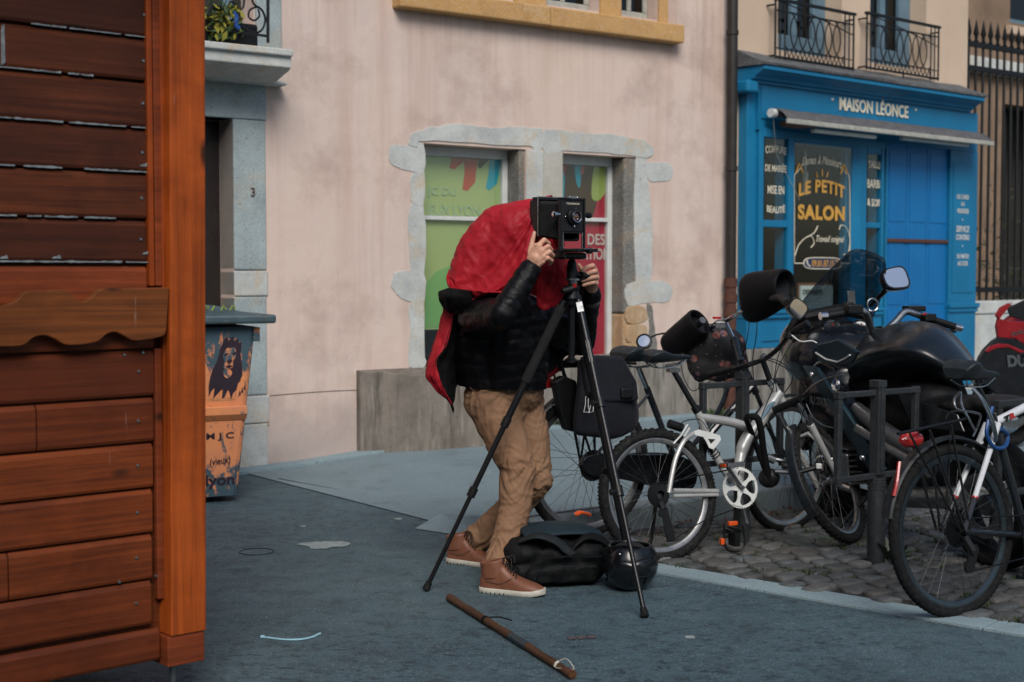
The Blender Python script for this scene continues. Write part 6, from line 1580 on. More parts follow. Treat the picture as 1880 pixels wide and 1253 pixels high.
b = MB(); b.tube(catmull([c_(1822, 748, .05), c_(1814, 775, .06), c_(1812, 800, .06), c_(1826, 822, .05), c_(1845, 820, .02), c_(1850, 800, .0), c_(1838, 788, .03)], 6), .009, 8); b.build('bicycle_lock', MT['bluep'], label='blue loop lock round the seat tube of the white bicycle', cat='lock')

# ---------------------------------------------------------------- bike stands
def stand(base, label):
    s = thing('bike_stand', label, 'bike stand', base, 'grey steel bike stands along the parking bay'); d = F1.d; n = F1.n; B = base
    b = MB(); b.tube([B-UP*.02, B+UP*.425], .042, 24); 
    for z in (.375, .39, .405, .42): b.tube([B+UP*(z-.003), B+UP*(z+.003)], .0445, 24)
    b.build('bollard', MT['rack'], s, smooth=40)
    b = MB(); b.box(B+UP*.665, (.052, .052, .45), (d, n, UP)); b.box(B+UP*.872, (.060, .060, .035), (d, n, UP))
    b.box(B+UP*.66+n*.028, (.018, .006, .40), (d, n, UP)); b.build('upright', MT['rack'], s, smooth=0, bevel=.005)
    b = MB(); hw = .278; z0, z1 = .435, .83; t = .016
    b.tube([B-d*hw+UP*z0, B-d*hw+UP*z1], t*1.35, 4, upv=(d+n).normalized()); b.tube([B+d*hw+UP*z0, B+d*hw+UP*z1], t*1.35, 4, upv=(d+n).normalized())
    for z in (z0, z1): b.tube([B-d*hw+UP*z, B+d*hw+UP*z], t*1.25, 4, upv=(UP+n).normalized())
    for sx in (-1, 1):
        for z in (z0, z1): b.box(B+d*hw*sx+UP*z, (.036, .036, .036), (d, n, UP))
    b.build('hoop', MT['rack'], s, smooth=0, bevel=.005)
    return s
def copy_tree(o, loc, label=None):
    r = o.copy(); col.objects.link(r); r.location = loc
    if label: r['label'] = label
    for ch in list(o.children):
        c = ch.copy(); col.objects.link(c); c.parent = r
    return r
s2 = stand(G(1608, 1040), 'grey steel bike stand standing clear in front of the black motorcycle')
copy_tree(s2, G(1361, 1000), 'grey steel bike stand behind the silver folding bicycle')
copy_tree(s2, V2(2.33, 6.3), 'grey steel bike stand cut by the right edge behind white bicycle')
# ================================================================ BLACK TOURING MOTORCYCLE
MO = V2(1.86, 8.08); mm = Vector((-.30, .954, 0)).normalized(); mL = Vector((-mm.y, mm.x, 0)); mU = (UP*math.cos(R(5)) + mL*math.sin(R(5))).normalized()
def Q(x, y, z): return MO + mm*x + mL*y + mU*z
QM = Matrix(((mm.x, mL.x, mU.x, MO.x), (mm.y, mL.y, mU.y, MO.y), (mm.z, mL.z, mU.z, MO.z), (0, 0, 0, 1)))
mt = thing('touring_motorcycle', 'big black touring motorcycle with smoked windscreen parked nose to the kerb', 'motorcycle', MO)
def motowheel(c, h, v, r, tw, parent):
    b = MB(); ax = h.cross(v).normalized(); b.ring(c, r-.03, [(0, -tw*.8), (0, tw*.8), (-.035, tw*.6), (-.04, -tw*.6)], h, v, 48)
    for i in range(5):
        q = 2*PI*i/5; d = h*math.cos(q)+v*math.sin(q); b.tube([c, c+d*(r-.06)], [.03, .018], 8, flat=.5)
    b.lathe([(0, -.06), (.05, -.06), (.05, .06), (0, .06)], c, ax, 20); w = b.build('wheel', MT['grey_al'], parent)
    b = MB(); b.ring(c, r-.045, [(.045*math.cos(a), tw*math.sin(a)) for a in [2*PI*i/14 for i in range(14)]], h, v, 56); b.build('tyre', MT['rubber'], w, smooth=60)
    b = MB()
    for s in (-.08, .08): b.lathe([(.10, 0), (.155, 0), (.155, .005), (.10, .005), (.10, 0)], c+ax*s, ax, 32)
    b.build('brake_disc', MT['steel'], w, smooth=20)
fh = (mm*math.cos(R(12)) - mL*math.sin(R(12))).normalized()
motowheel(Q(0, 0, .30), fh, mU, .30, .062, mt); motowheel(Q(-1.48, 0, .31), mm, mU, .31, .09, mt)
def blob(parts, vox, sm, name, mat, parent, disp=None):
    b = MB(QM)
    for p in parts:
        if len(p) == 2: b.ball(p[0], p[1], n=20, m=12)
        else: b.cap(*p)
    b2 = MB(); b2.v = b.v; b2.f = b.f; b2.m = b.m
    v, f, n = remesh(b2, vox, sm); return raw(v, f).build(name, mat, parent, smooth=180)
# nose fairing, side panels, belly
blob([((.02, 0, .98), (.26, .25, .20)), ((-.16, 0, .92), (.30, .33, .22)), ((-.20, .0, .74), (.34, .31, .24)), ((-.30, 0, .60), (.36, .29, .22)), ((-.42, 0, .46), (.34, .22, .16)), ((.14, 0, .86), (.18, .16, .12))], .016, 8, 'front_fairing', MT['black_g'], mt)
TK = [[(1562, 690, 7.45), (1560, 665, 7.42), (1592, 620, 7.60), (1622, 606, 7.76), (1664, 606, 7.98)],
 [(1597, 670, 7.25), (1600, 640, 7.24), (1642, 602, 7.46), (1668, 593, 7.66), (1706, 600, 7.92)],
 [(1640, 656, 7.06), (1647, 632, 7.05), (1684, 597, 7.28), (1712, 598, 7.50), (1742, 612, 7.80)],
 [(1687, 660, 6.95), (1694, 640, 6.94), (1720, 607, 7.14), (1744, 615, 7.34), (1762, 632, 7.60)],
 [(1735, 682, 6.92), (1741, 666, 6.92), (1754, 641, 7.05), (1768, 643, 7.20), (1780, 655, 7.40)],
 [(1766, 694, 6.97), (1771, 686, 6.97), (1779, 671, 7.02), (1786, 669, 7.12), (1791, 674, 7.22)]]
TK = [[(r_[0][0]+12, r_[0][1]+34, r_[0][2]+.14)] + r_ + [(r_[-1][0]+6, r_[-1][1]+45, r_[-1][2]+.02)] for r_ in TK]
rw_ = [catmull([W(*p) for p in r_], 6) for r_ in TK]; cl_ = [catmull([r_[j] for r_ in rw_], 6) for j in range(len(rw_[0]))]
b = MB(); b.grid([[c[i] for c in cl_] for i in range(len(cl_[0]))]); tk_ = b.build('fuel_tank', MT['moto'], mt, smooth=180, solid=.02)
b = MB(); b.tube([c + UP*.002 for c in cl_[20]], .003, 5); b.build('tank_seam', MT['black'], tk_)
blob([((-.74, 0, .92), (.30, .165, .10)), ((-.62, 0, .80), (.34, .17, .12)), ((-.90, 0, .74), (.26, .13, .09)), ((-.75, 0, .64), (.34, .16, .14)), ((-1.0, .0, .62), (.3, .13, .10))], .014, 10, 'frame_cover', simple('matt_black_cover', (.006, .006, .007), .8, spec=.15), mt)
blob([((-.98, 0, .78), (.20, .14, .09)), ((-1.15, 0, .73), (.22, .15, .06)), ((-1.38, 0, .76), (.24, .15, .06)), ((-1.60, 0, .79), (.22, .14, .05)), ((-1.2, 0, .66), (.25, .14, .08))], .014, 8, 'seat', MT['black'], mt)
blob([((-.62, 0, .42), (.30, .20, .20)), ((-.85, .0, .38), (.22, .18, .16)), ((-.55, .16, .42), (.16, .12, .10)), ((-.55, -.16, .42), (.16, .12, .10))], .016, 6, 'engine', MT['black_m'], mt)
blob([((-1.5, .24, .62), (.28, .10, .17)), ((-1.5, -.24, .62), (.28, .10, .17))], .016, 6, 'panniers', MT['black_g'], mt) if False else None
b = MB(QM); b.arc((0, 0, .30), .325, .15, 2.6, [(0, -.075), (.012, -.055), (.016, 0), (.012, .055), (0, .075), (-.004, 0)], (1, 0, 0), (0, 0, 1), 20); b.build('front_mudguard', MT['black_g'], mt)
b = MB(QM)
for s in (-.10, .10): b.tube([(0, s, .30), (-.36, s, 1.02)], [.028, .026], 12)
b.build('front_fork', MT['grey_al'], mt)
# frame spar (dark blue), swingarm and exhausts
b = MB(QM); b.prism([(-.30, .325, .90), (-.46, .335, .90), (-.98, .27, .42), (-.86, .27, .36)], (0, -.03, 0)); sp3 = b.build('frame_spar', MT['moto_blue'], mt, smooth=0, bevel=.008)
for x, z in ((-.42, .86), (-.62, .64), (-.82, .46)): b = MB(QM); b.lathe([(0, .008), (.012, .008), (.016, 0), (.016, -.01)], (x, .33 if x > -.5 else .30, z), (0, 1, 0), 14); b.build('bolt', MT['chrome'], sp3)
b = MB(QM); b.tube([(-.70, .24, .70), (-.95, .26, .62), (-1.30, .24, .52)], [.035, .045, .04], 14)
b.build('side_cover_tube', MT['grey_al'], mt)
b = MB(QM)
for k in range(7): b.box((-.58+.0*k, .23, .30+.03*k), (.16, .12, .010))
b.build('cylinder_fins', MT['grey_al'], mt, smooth=0, bevel=.002)
b = MB(QM); b.box((-.60, .295, .39), (.14, .02, .14)); b.build('cylinder_cover', MT['grey_al'], mt, smooth=0, bevel=.015)
b = MB(QM); b.prism([(-.98, .165, .80), (-1.45, .15, .74), (-1.5, .15, .66), (-1.1, .165, .64)], (0, .012, 0)); b.build('side_cover', MT['moto'], mt, smooth=0, bevel=.01)
b = MB(QM); b.tube([(-.75, .27, .60), (-1.35, .25, .46)], [.03, .035], 12); b.tube([(-.8, .21, .30), (-1.0, .24, .28), (-1.55, .24, .36)], [.03, .05, .055], 16); b.build('exhaust', MT['steel'], mt)
b = MB(QM); b.tube(catmull([(-.45, .20, .36), (-.38, .28, .40), (-.30, .27, .32), (-.4, .2, .25), (-.7, .18, .24)], 6), .022, 10); b.build('exhaust_header', MT['chrome'], mt)
# silver edge lines, roundel, lettering on the left panel
PLm = Plane3(Q(0, .335, .7), mm, mU); pl_ = lambda x, y, o=0: PLm.at(x, y) + mL*o
b = MB(); b.tube(catmull([pl_(1474, 726), pl_(1495, 706), pl_(1520, 694), pl_(1548, 688)], 6), .004, 6); b.tube(catmull([pl_(1480, 742), pl_(1492, 765), pl_(1510, 780), pl_(1530, 786)], 6), .003, 6); b.build('silver_line', MT['steel'], mt)
b = MB(); b.prism([pl_(x, y) for x, y in ((1504, 632), (1544, 622), (1582, 646), (1568, 668), (1540, 674), (1506, 662))], mL*.02); b.build('speaker_panel', MT['moto_blue'], mt, smooth=0, bevel=.01)
b = MB(); b.tube([pl_(x, y, .024) for x, y in ((1505, 648), (1524, 660), (1545, 665), (1560, 658), (1568, 652))], .005, 6); b.build('panel_trim', MT['white'], mt)
rc_ = pl_(1537, 707, .006); b = MB(); b.lathe([(0, .004), (.028, .004)], rc_, mL, 24); b.lathe([(.028, .004), (.034, .007), (.038, 0)], rc_, mL, 24); ro = b.build('roundel', MT['chrome'], mt)
for k in (0, 2):
    pts = [rc_ + mL*.005] + [rc_ + mL*.005 + (mm*math.cos(a)+mU*math.sin(a))*.027 for a in [PI/2*(k+i/6) for i in range(7)]]
    b = MB(); b.prism(pts, mL*.001); b.build('roundel_quarter', MT['bluep'], ro, smooth=0)
lettering('lettering', 'R1200C', MT['grey_al'], mt, pl_(1508, 737, .008), -mm, (mU - mm*.25).normalized(), .20, .045, bold=.01)
b = MB(); tn = (mL*.75+mU*.55-mm*.3).normalized(); t1_ = (-mm - tn*(-mm).dot(tn)).normalized(); b.box(W(1724, 664, 6.93)+tn*.004, (.07, .045, .008), (t1_, tn.cross(t1_), tn)); tb = b.build('tank_badge', MT['black'], mt, smooth=0, bevel=.004)
# windscreen: curved, tapering to the top
rows = []
for i in range(13):
    t = i/12; row = []
    for k in range(17):
        s = -1+2*k/16; hw = (.255*(1-t)**.8 + .125*t + .03*math.sin(PI*t)); y = s*hw - .055*t; x = .10 - .42*t - .08*s*s*(1-.3*t); z = 1.07 + .46*t - .05*s*s*t - .03*s*s*(1-t)
        row.append(Q(x, y-.0, z))
    rows.append(row)
b = MB(); b.grid(rows); b.build('windscreen', MT['screen'], mt, smooth=180, solid=.004)
b = MB(); edge = [r_[0] for r_ in rows] + [q for q in rows[-1][1:-1]] + [r_[-1] for r_ in rows[::-1]]; b.tube(edge, .0018, 5); b.build('windscreen_edge', MT['black_m'], mt)
# cockpit: dash, two dials, bracket
b = MB(QM); b.tube([(-.08, -.25, 1.08), (-.14, -.2, 1.16), (-.16, 0, 1.20), (-.14, .2, 1.16), (-.08, .25, 1.08)], [.02, .03, .03, .03, .02], 8); b.build('screen_hoop', MT['black'], mt)
b = MB(QM); b.box((-.15, .0, 1.05), (.14, .34, .14)); b.build('dashboard', MT['black'], mt, smooth=0, bevel=.03)
for y, rr in ((-.08, .058), (.10, .055)):
    c = Q(-.26, y, 1.08); ax = (-mm + mU*.6).normalized(); b = MB(); b.lathe([(rr, 0), (rr*1.12, .012), (rr*1.08, .02), (rr*.95, .012), (rr*.95, .004)], c, ax, 28); d_ = b.build('dial', MT['chrome'], mt); b = MB(); b.lathe([(0, .008), (rr*.95, .008)], c, ax, 24); b.build('dial_face', MT['white'] if y < 0 else MT['black'], d_); b = MB(); b.tube([c+ax*.01, c+ax*.01+mU*rr*.7], .003, 4); b.build('needle', MT['redpl'], d_)
b = MB(); b.box(W(1563, 549, 7.95), (.05, .01, .09), (mL, mm, mU)); b.build('phone_bracket', MT['grey_al'], mt, smooth=0, bevel=.004)
c = W(1602, 560, 7.8); b = MB(); b.tube([c+(mL*math.cos(a)+mU*math.sin(a))*.034 for a in [2*PI*i/24 for i in range(24)]], .005, 6, closed=True); b.build('cable_ring', MT['steel'], mt)
# handlebars: silver risers, yoke, grips
yk = [W(1598, 612, 7.62), W(1632, 610, 7.60), W(1620, 598, 7.75), W(1604, 600, 7.78)]
b = MB(); b.prism(yk, UP*-.02); b.build('top_yoke', MT['chrome'], mt, smooth=0, bevel=.006)
lb = [W(1602, 612, 7.60), W(1596, 596, 7.56), W(1588, 574, 7.50), W(1574, 570, 7.49), W(1560, 573, 7.48)]
rb = [W(1626, 608, 7.62), W(1645, 590, 7.66), W(1662, 573, 7.70), W(1682, 577, 7.72), W(1690, 580, 7.73)]
b = MB(); b.tube(catmull(lb, 5), .019, 12); b.tube(catmull(rb, 5), .019, 12); b.build('handlebar', MT['steel'], mt)
for p, q, e in ((W(1560, 573, 7.48), W(1518, 580, 7.44), W(1506, 581, 7.43)), (W(1690, 580, 7.73), W(1752, 600, 7.78), W(1765, 603, 7.79))):
    b = MB(); b.tube([p, q], .020, 14); gr = b.build('grip', MT['black'], mt); b = MB(); b.tube([q, e], .021, 14); b.build('bar_end', MT['chrome'], gr)
b = MB(); b.box(W(1567, 568, 7.45), (.09, .06, .05), (mL, mm, mU)); b.box(W(1558, 560, 7.5), (.05, .05, .03), (mL, mm, mU)); b.build('switch_cluster', MT['black'], mt, smooth=0, bevel=.008)
b = MB(); b.box(W(1678, 567, 7.75), (.11, .07, .03), (mL, mm, mU)); b.box(W(1705, 583, 7.7), (.07, .05, .04), (mL, mm, mU)); b.build('brake_reservoir', MT['black'], mt, smooth=0, bevel=.006)
b = MB(); b.tube([W(1690, 588, 7.78), W(1735, 606, 7.84), W(1755, 609, 7.85)], [.008, .007, .008], 6); b.build('brake_lever', MT['black_m'], mt); b = MB(); b.box(W(1698, 577, 7.68), (.02, .01, .014)); b.build('kill_switch', MT['redpl'], mt, smooth=0)
# mirrors
def mirror(c, X, Y, hw, hh, stalk, tip):
    N = X.cross(Y).normalized(); N = N if N.y < 0 else -N
    se = lambda f, o: [c + X*(math.copysign(abs(math.cos(a))**.6, math.cos(a))*hw*f) + Y*(math.copysign(abs(math.sin(a))**.6, math.sin(a))*hh*f*(1+.15*math.cos(a))) + N*o for a in [2*PI*i/28 for i in range(28)]]
    b = MB(); b.grid([se(.93, .014), se(1.05, .014), se(1.12, 0), se(1.0, -.035), se(.6, -.06), se(.05, -.065)], closeu=True); b.tube([c-N*.03, tip, stalk], [.03, .024, .02], 8, flat=.5); m_ = b.build('mirror_shell', MT['black_g'], mt, smooth=50)
    b = MB(); b.add(se(.95, .013), [tuple(range(28))]); b.build('mirror_glass', MT['mirror'], m_, smooth=0)
X_ = Vector((.93, .36, 0)).normalized()
mirror(W(1643, 512, 7.85), (X_ + UP*.12).normalized(), (UP - X_*.12 + Vector((-.15, .42, 0))).normalized(), 0.078, .062, W(1600, 560, 8.0), W(1622, 538, 7.92))
mirror(W(1463, 566, 7.80), (X_*.75 - UP*.62).normalized(), (UP*.75 + X_*.62).normalized(), .056, .046, W(1488, 610, 8.0), W(1476, 590, 7.9))
# foot of the fairing: indicator slot
b = MB(); b.tube(catmull([pl_(1497, 672, .004), pl_(1510, 665, .01), pl_(1538, 678, .012)], 5), [.006]*6+[.010]*5, 6); b.build('indicator', MT['chrome'], mt)
b = MB(QM); b.tube([(-.7, .2, .25), (-.62, .42, .0)], .012, 8); b.build('side_stand', MT['black_m'], mt)

# ================================================================ RED SPORTS MOTORCYCLE (right edge)
RO = V2(3.56, 10.2, .14); rm = Vector((-.93, -.36, 0)).normalized(); rL = Vector((-rm.y, rm.x, 0)); RM_ = Matrix(((rm.x, rL.x, 0, RO.x), (rm.y, rL.y, 0, RO.y), (0, 0, 1, RO.z), (0, 0, 0, 1)))
rt = thing('sports_motorcycle', 'red sports motorcycle with dark screen, cut by the right edge', 'motorcycle', RO)
def Rm(x, y, z): return RM_ @ Vector((x, y, z))
old = QM; QM = RM_
motowheel(Rm(0, 0, .30), rm, UP, .30, .06, rt); motowheel(Rm(-1.42, 0, .31), rm, UP, .31, .09, rt)
QM = RM_
blob([((-.16, 0, .84), (.20, .17, .14)), ((-.32, 0, .78), (.24, .20, .17)), ((-.06, 0, .74), (.16, .14, .10))], .013, 5, 'front_fairing', MT['motored'], rt)
blob([((-.22, 0, .55), (.26, .19, .17)), ((-.48, 0, .48), (.34, .19, .18)), ((-.10, 0, .62), (.17, .15, .10)), ((-.7, 0, .42), (.25, .17, .13))], .014, 5, 'belly_fairing', MT['black_g'], rt)
blob([((-.55, 0, .90), (.24, .17, .13)), ((-.72, 0, .86), (.2, .14, .1))], .014, 6, 'fuel_tank', MT['motored'], rt)
blob([((-.95, 0, .80), (.22, .13, .06)), ((-1.25, 0, .90), (.26, .12, .06)), ((-1.5, 0, .97), (.18, .08, .04))], .014, 6, 'seat', MT['black'], rt)
PR = Plane3(Rm(0, -.20, .7), rm, UP); pr_2 = lambda x, y, o=0: PR.at(x, y) - rL*o
sgn = 1 if (Rm(0, .2, 0)-ORG).length > (Rm(0, -.2, 0)-ORG).length else -1
PR = Plane3(Rm(0, -.205*sgn, .7), rm, UP); NR = -rL*sgn
def panel(pts, mat, name, th=.02, sm=3, par=rt, lift=0.0):
    q = [PR.at(x, y) + NR*lift for x, y in pts]; b = MB(); b.prism(q, NR*-th); return b.build(name, mat, par, smooth=0, bevel=.004)
panel([(1856, 558), (1840, 566), (1832, 580), (1838, 586), (1852, 590), (1900, 592), (1930, 588), (1930, 640), (1880, 634), (1866, 622), (1834, 620), (1831, 600), (1834, 586)], MT['motored'], 'side_panel', .03)
panel([(1850, 566), (1880, 552), (1930, 550), (1930, 588), (1880, 588), (1856, 582)], MT['black_g'], 'cockpit_panel', .02, lift=.004)
panel([(1808, 645), (1816, 636), (1832, 631), (1850, 632), (1880, 645), (1920, 658), (1920, 668), (1880, 652), (1850, 638), (1828, 640), (1812, 648)], MT['motored'], 'red_stripe', .02, lift=.006)
bp = panel([(1793, 672), (1800, 655), (1808, 642), (1824, 626), (1834, 620), (1868, 624), (1930, 650), (1930, 760), (1860, 760), (1800, 690)], MT['black_g'], 'belly_panel', .03)
XR = -rm if (-rm).x > 0 else rm
lettering('lettering', 'DU', MT['grey_al'], bp, PR.at(1866, 663)+NR*.002, XR, (UP+XR*-.12).normalized(), .165, .085, bold=.05)
lettering('lettering', 'DUCATI', MT['grey_al'], bp, PR.at(1874, 609)+NR*.002, (XR+UP*.22).normalized(), (UP-XR*.1).normalized(), .17, .028, bold=.02)
rows = []
for i in range(9):
    t = i/8; rows.append([Rm(-.02-.34*t-.06*s*s, s*(.12+.03*t), .94+.26*t-.05*s*s) for s in [-1+2*k/10 for k in range(11)]])
b = MB(); b.grid(rows); b.build('windscreen', MT['black_g'], rt, smooth=180, solid=.005)
b = MB(); b.tube([Rm(-.3, -.33, 1.0), Rm(-.26, 0, 1.0), Rm(-.3, .33, 1.0)], .015, 8); b.build('handlebar', MT['black_m'], rt)
b = MB()
for s in (-.09, .09): b.tube([Rm(0, s, .3), Rm(-.24, s, .96)], .025, 10)
b.build('front_fork', MT['grey_al'], rt)
b = MB(); c = Rm(-.55, -.05*sgn, .3); b.tube([c+NR*.16, Rm(-1.0, -.2*sgn, .3), Rm(-1.4, -.2*sgn, .42)], [.03, .045, .05], 12); b.build('exhaust', MT['grey_al'], rt)
b = MB(); b.tube([Rm(-.7, .1, .2), Rm(-.62, .3, .0)], .012, 8); b.build('side_stand', MT['black_m'], rt)
QM = old
# ================================================================ PHOTOGRAPHER
pe = thing('person', 'photographer stooping under a red focusing cloth, black jacket, tan trousers, brown boots', 'person', V2(-.02, 6.35))
pj = lambda *L_: [W(*p) for p in L_]
# ---- body: one mesh, hands finely modelled
bd = MB()
bd.chain(pj((922, 715, 6.56), (924, 640, 6.52), (928, 585, 6.50), (934, 545, 6.48)), [.09, .10, .12, .09])
bd.chain(pj((934, 545, 6.47), (940, 500, 6.46), (946, 455, 6.45)), [.10, .058, .06]); bd.ball(W(948, 432, 6.44), (.085, .10, .115)); bd.ball(W(966, 446, 6.40), (.02, .02, .03))
SH, EL, WR = (874, 580, 6.36), (922, 578, 6.06), (974, 494, 6.13)
bd.chain(pj(SH, EL, WR), [.06, .045, .030]); SH2, EL2, WR2 = (1000, 575, 6.72), (1064, 626, 6.84), (1086, 540, 6.46)
bd.chain(pj(SH2, EL2, WR2), [.06, .045, .030]); bd.chain(pj((930, 560, 6.47), SH), [.09, .06]); bd.chain(pj((930, 560, 6.5), SH2), [.09, .06])
HP1, KN1, AN1 = (900, 735, 6.50), (950, 858, 6.42), (918, 1036, 6.30)
HP2, KN2, AN2 = (955, 735, 6.64), (984, 880, 6.60), (862, 1004, 6.82)
bd.chain(pj(HP1, KN1, (937, 950, 6.39), AN1), [.06, .045, .038, .030]); bd.chain(pj(HP2, KN2, (948, 925, 6.68), (900, 970, 6.76), AN2), [.06, .045, .04, .035, .030])
bv, bf, bn_ = remesh(bd, .011, 4)
def hand(spec, vox=.0021):
    h = MB()
    for pts, rs in spec: h.chain(pj(*pts), rs)
    return remesh(h, vox, 3, .5)
# right hand: palm towards the camera body, fingers curled round its side, thumb up
RH = [([(974, 497, 6.13), (978, 486, 6.125), (984, 474, 6.115)], [.027, .027, .029]),
      ([(979, 484, 6.12), (990, 452, 6.105)], [.024, .014]), ([(982, 486, 6.12), (996, 461, 6.10)], [.024, .014]), ([(984, 487, 6.12), (998, 471, 6.10)], [.022, .014]), ([(982, 488, 6.12), (996, 480, 6.105)], [.022, .013]), ([(976, 476, 6.13), (985, 452, 6.12)], [.022, .014]),
      ([(988, 452, 6.105), (999, 441, 6.11), (1007, 447, 6.14), (1009, 457, 6.165)], [.0125, .0110, .0100, .0085]),
      ([(994, 461, 6.10), (1006, 453, 6.10), (1012, 459, 6.135), (1011, 468, 6.165)], [.0122, .0110, .0100, .0085]),
      ([(996, 470, 6.10), (1009, 463, 6.10), (1015, 469, 6.13), (1012, 477, 6.16)], [.0118, .0106, .0096, .0082]),
      ([(994, 479, 6.105), (1006, 474, 6.10), (1013, 479, 6.125), (1010, 485, 6.15)], [.0106, .0096, .0086, .0075]),
      ([(976, 480, 6.13), (974, 462, 6.14), (977, 445, 6.145), (981, 428, 6.15)], [.019, .0135, .0108, .0082])]
h1 = hand(RH)
# left hand round the ball-head knob, fingertips towards the lens side
LH = [([(1086, 541, 6.46), (1086, 528, 6.43), (1087, 514, 6.40)], [.026, .027, .028]), ([(1084, 522, 6.43), (1092, 497, 6.40)], [.023, .014]), ([(1087, 524, 6.43), (1095, 509, 6.38)], [.023, .014]), ([(1087, 528, 6.42), (1094, 520, 6.38)], [.022, .013]),
      ([(1092, 495, 6.41), (1088, 488, 6.35), (1078, 491, 6.31), (1069, 498, 6.30)], [.0122, .0112, .0100, .0085]),
      ([(1095, 503, 6.40), (1092, 498, 6.34), (1080, 502, 6.30), (1069, 508, 6.295)], [.0122, .0112, .0100, .0085]),
      ([(1096, 511, 6.40), (1092, 509, 6.34), (1080, 512, 6.30), (1069, 516, 6.30)], [.0118, .0108, .0096, .0082]),
      ([(1094, 520, 6.40), (1090, 519, 6.34), (1080, 521, 6.31), (1071, 524, 6.305)], [.0108, .0098, .0088, .0076]),
      ([(1082, 520, 6.43), (1073, 506, 6.42), (1067, 494, 6.40), (1063, 487, 6.39)], [.017, .0130, .0108, .0085])]
h2_ = hand(LH)
B_ = MB()
for v, f in ((bv, bf), (h1[0], h1[1]), (h2_[0], h2_[1])): B_.add([Vector(p) for p in v], f)
B_.build('body', MT['skin'], pe, smooth=180)
b = MB(); b.ball(W(946, 426, 6.46), (.088, .100, .104)); b.build('hair', MT['wood_brown'], pe)
for c, n_ in ((W(980.5, 430, 6.143), Vector((.5, -.85, .1))),): b = MB(); b.ball(c, (.0052, .0022, .0075)); b.build('thumb_nail', MT['nail'], pe)
# ---- jacket
jk = MB()
jk.chain(pj((897, 718, 6.52), (893, 640, 6.50), (890, 590, 6.45)), [.142, .145, .125]); jk.chain(pj((950, 718, 6.54), (955, 640, 6.54), (955, 590, 6.50)), [.132, .137, .13]); jk.chain(pj((925, 710, 6.50), (928, 640, 6.47), (930, 570, 6.45)), [.135, .145, .13])
jk.chain(pj((920, 560, 6.45), (936, 530, 6.46)), [.15, .09])
jk.chain(pj((880, 585, 6.40), EL, WR), [.100, .066, .047]); jk.chain(pj((985, 585, 6.62), EL2, WR2), [.10, .075, .046])
v, f, n = remesh(jk, .0065, 10)
P3_ = [np.array(W(*p)) for p in ((880, 585, 6.40), EL, WR)]; P4_ = [np.array(W(*p)) for p in ((985, 585, 6.62), EL2, WR2)]
def seg_t(p, chain):
    best = (1e9, 0)
    acc = 0
    for i in range(len(chain)-1):
        a, c = chain[i], chain[i+1]; d = c-a; L = np.linalg.norm(d); t = max(0, min(1, np.dot(p-a, d)/L**2)); q = np.linalg.norm(p-(a+d*t))
        if q < best[0]: best = (q, acc + t*L)
        acc += L
    return best
for i in range(len(v)):
    p = v[i]; d1, t1 = seg_t(p, P3_); d2, t2 = seg_t(p, P4_)
    if d1 < .12 and p[0] > W(885, 600, 6.3).x - .0 or d1 < .085: s = t1/.048
    elif d2 < .10: s = t2/.048
    else: s = p[2]/.052 + noise.noise(Vector((p[0]*5, p[1]*5, p[2]*3)))*.5
    puff = abs(math.sin(PI*s))**.55
    nz = noise.noise(Vector((p[0]*22, p[1]*22, p[2]*30)))*.004 + noise.noise(Vector((p[0]*9, p[1]*9, p[2]*14)))*.006
    v[i] = p + n[i]*((puff-.7)*.0034 + nz*.9)
# trim the hem to an even line
hz = W(918, 714, 6.4).z
v[:, 2] = np.maximum(v[:, 2], hz - .05*(v[:, 0]+.10))
raw(v, f).build('jacket', MT['jacket'], pe, smooth=180)
for a, c, r_ in ((W(966, 506, 6.125), W(976, 491, 6.13), .043), (W(1086, 552, 6.49), W(1086, 539, 6.46), .040)):
    b = MB(); b.cap(a, c, r_, r_*.88); b.build('cuff', MT['cuff'], pe)
# ---- trousers
tr = MB()
tr.chain(pj((905, 712, 6.51), HP1), [.128, .122]); tr.chain(pj((950, 712, 6.55), HP2), [.118, .112]); tr.cap(W(925, 716, 6.52), W(930, 750, 6.54), .12, .10)
tr.chain(pj(HP1, (927, 800, 6.46), KN1, (946, 930, 6.40), (932, 990, 6.35), (916, 1046, 6.29)), [.116, .102, .082, .074, .069, .068])
tr.chain(pj(HP2, (974, 800, 6.60), KN2, (948, 925, 6.68), (900, 970, 6.76), (860, 1004, 6.82)), [.100, .092, .078, .076, .070, .066])
v, f, n = remesh(tr, .006, 8)
C1 = [np.array(W(*p)) for p in (HP1, KN1, AN1)]; C2 = [np.array(W(*p)) for p in (HP2, KN2, AN2)]
def gs(x, s): return math.exp(-(x/s)**2)
wz = W(915, 704, 6.4).z
for i in range(len(v)):
    p = v[i]; d1, t1 = seg_t(p, C1); d2, t2 = seg_t(p, C2); t = t1 if d1 < d2 else t2; ch = C1 if d1 < d2 else C2
    L1 = np.linalg.norm(ch[1]-ch[0]); L2 = np.linalg.norm(ch[2]-ch[1]); tk = t-L1; ta = L1+L2-t
    amp = .0040 + .008*gs(tk-.05, .11) + .014*gs(ta-.02, .12) + .006*gs(t-.03, .10)
    ax = (ch[2]-ch[1])/L2 if t > L1 else (ch[1]-ch[0])/L1
    along = float(np.dot(p, ax)); side = Vector(p) - Vector(ax)*along
    ang = noise.noise(Vector((side.x*9, side.y*9, along*5)))
    w1 = 1-abs(noise.noise(Vector((side.x*5, side.y*5, along*19+ang*2.6+side.x*16))))*2.6
    w2 = 1-abs(noise.noise(Vector((side.x*8+4, side.y*8, along*34-side.x*26+ang*2+7))))*2.6
    fo = max(w1, -.3)*.75 + max(w2, -.3)*.38
    v[i] = p + n[i]*(amp*(fo-.45) + .004*noise.noise(Vector(p)*14))
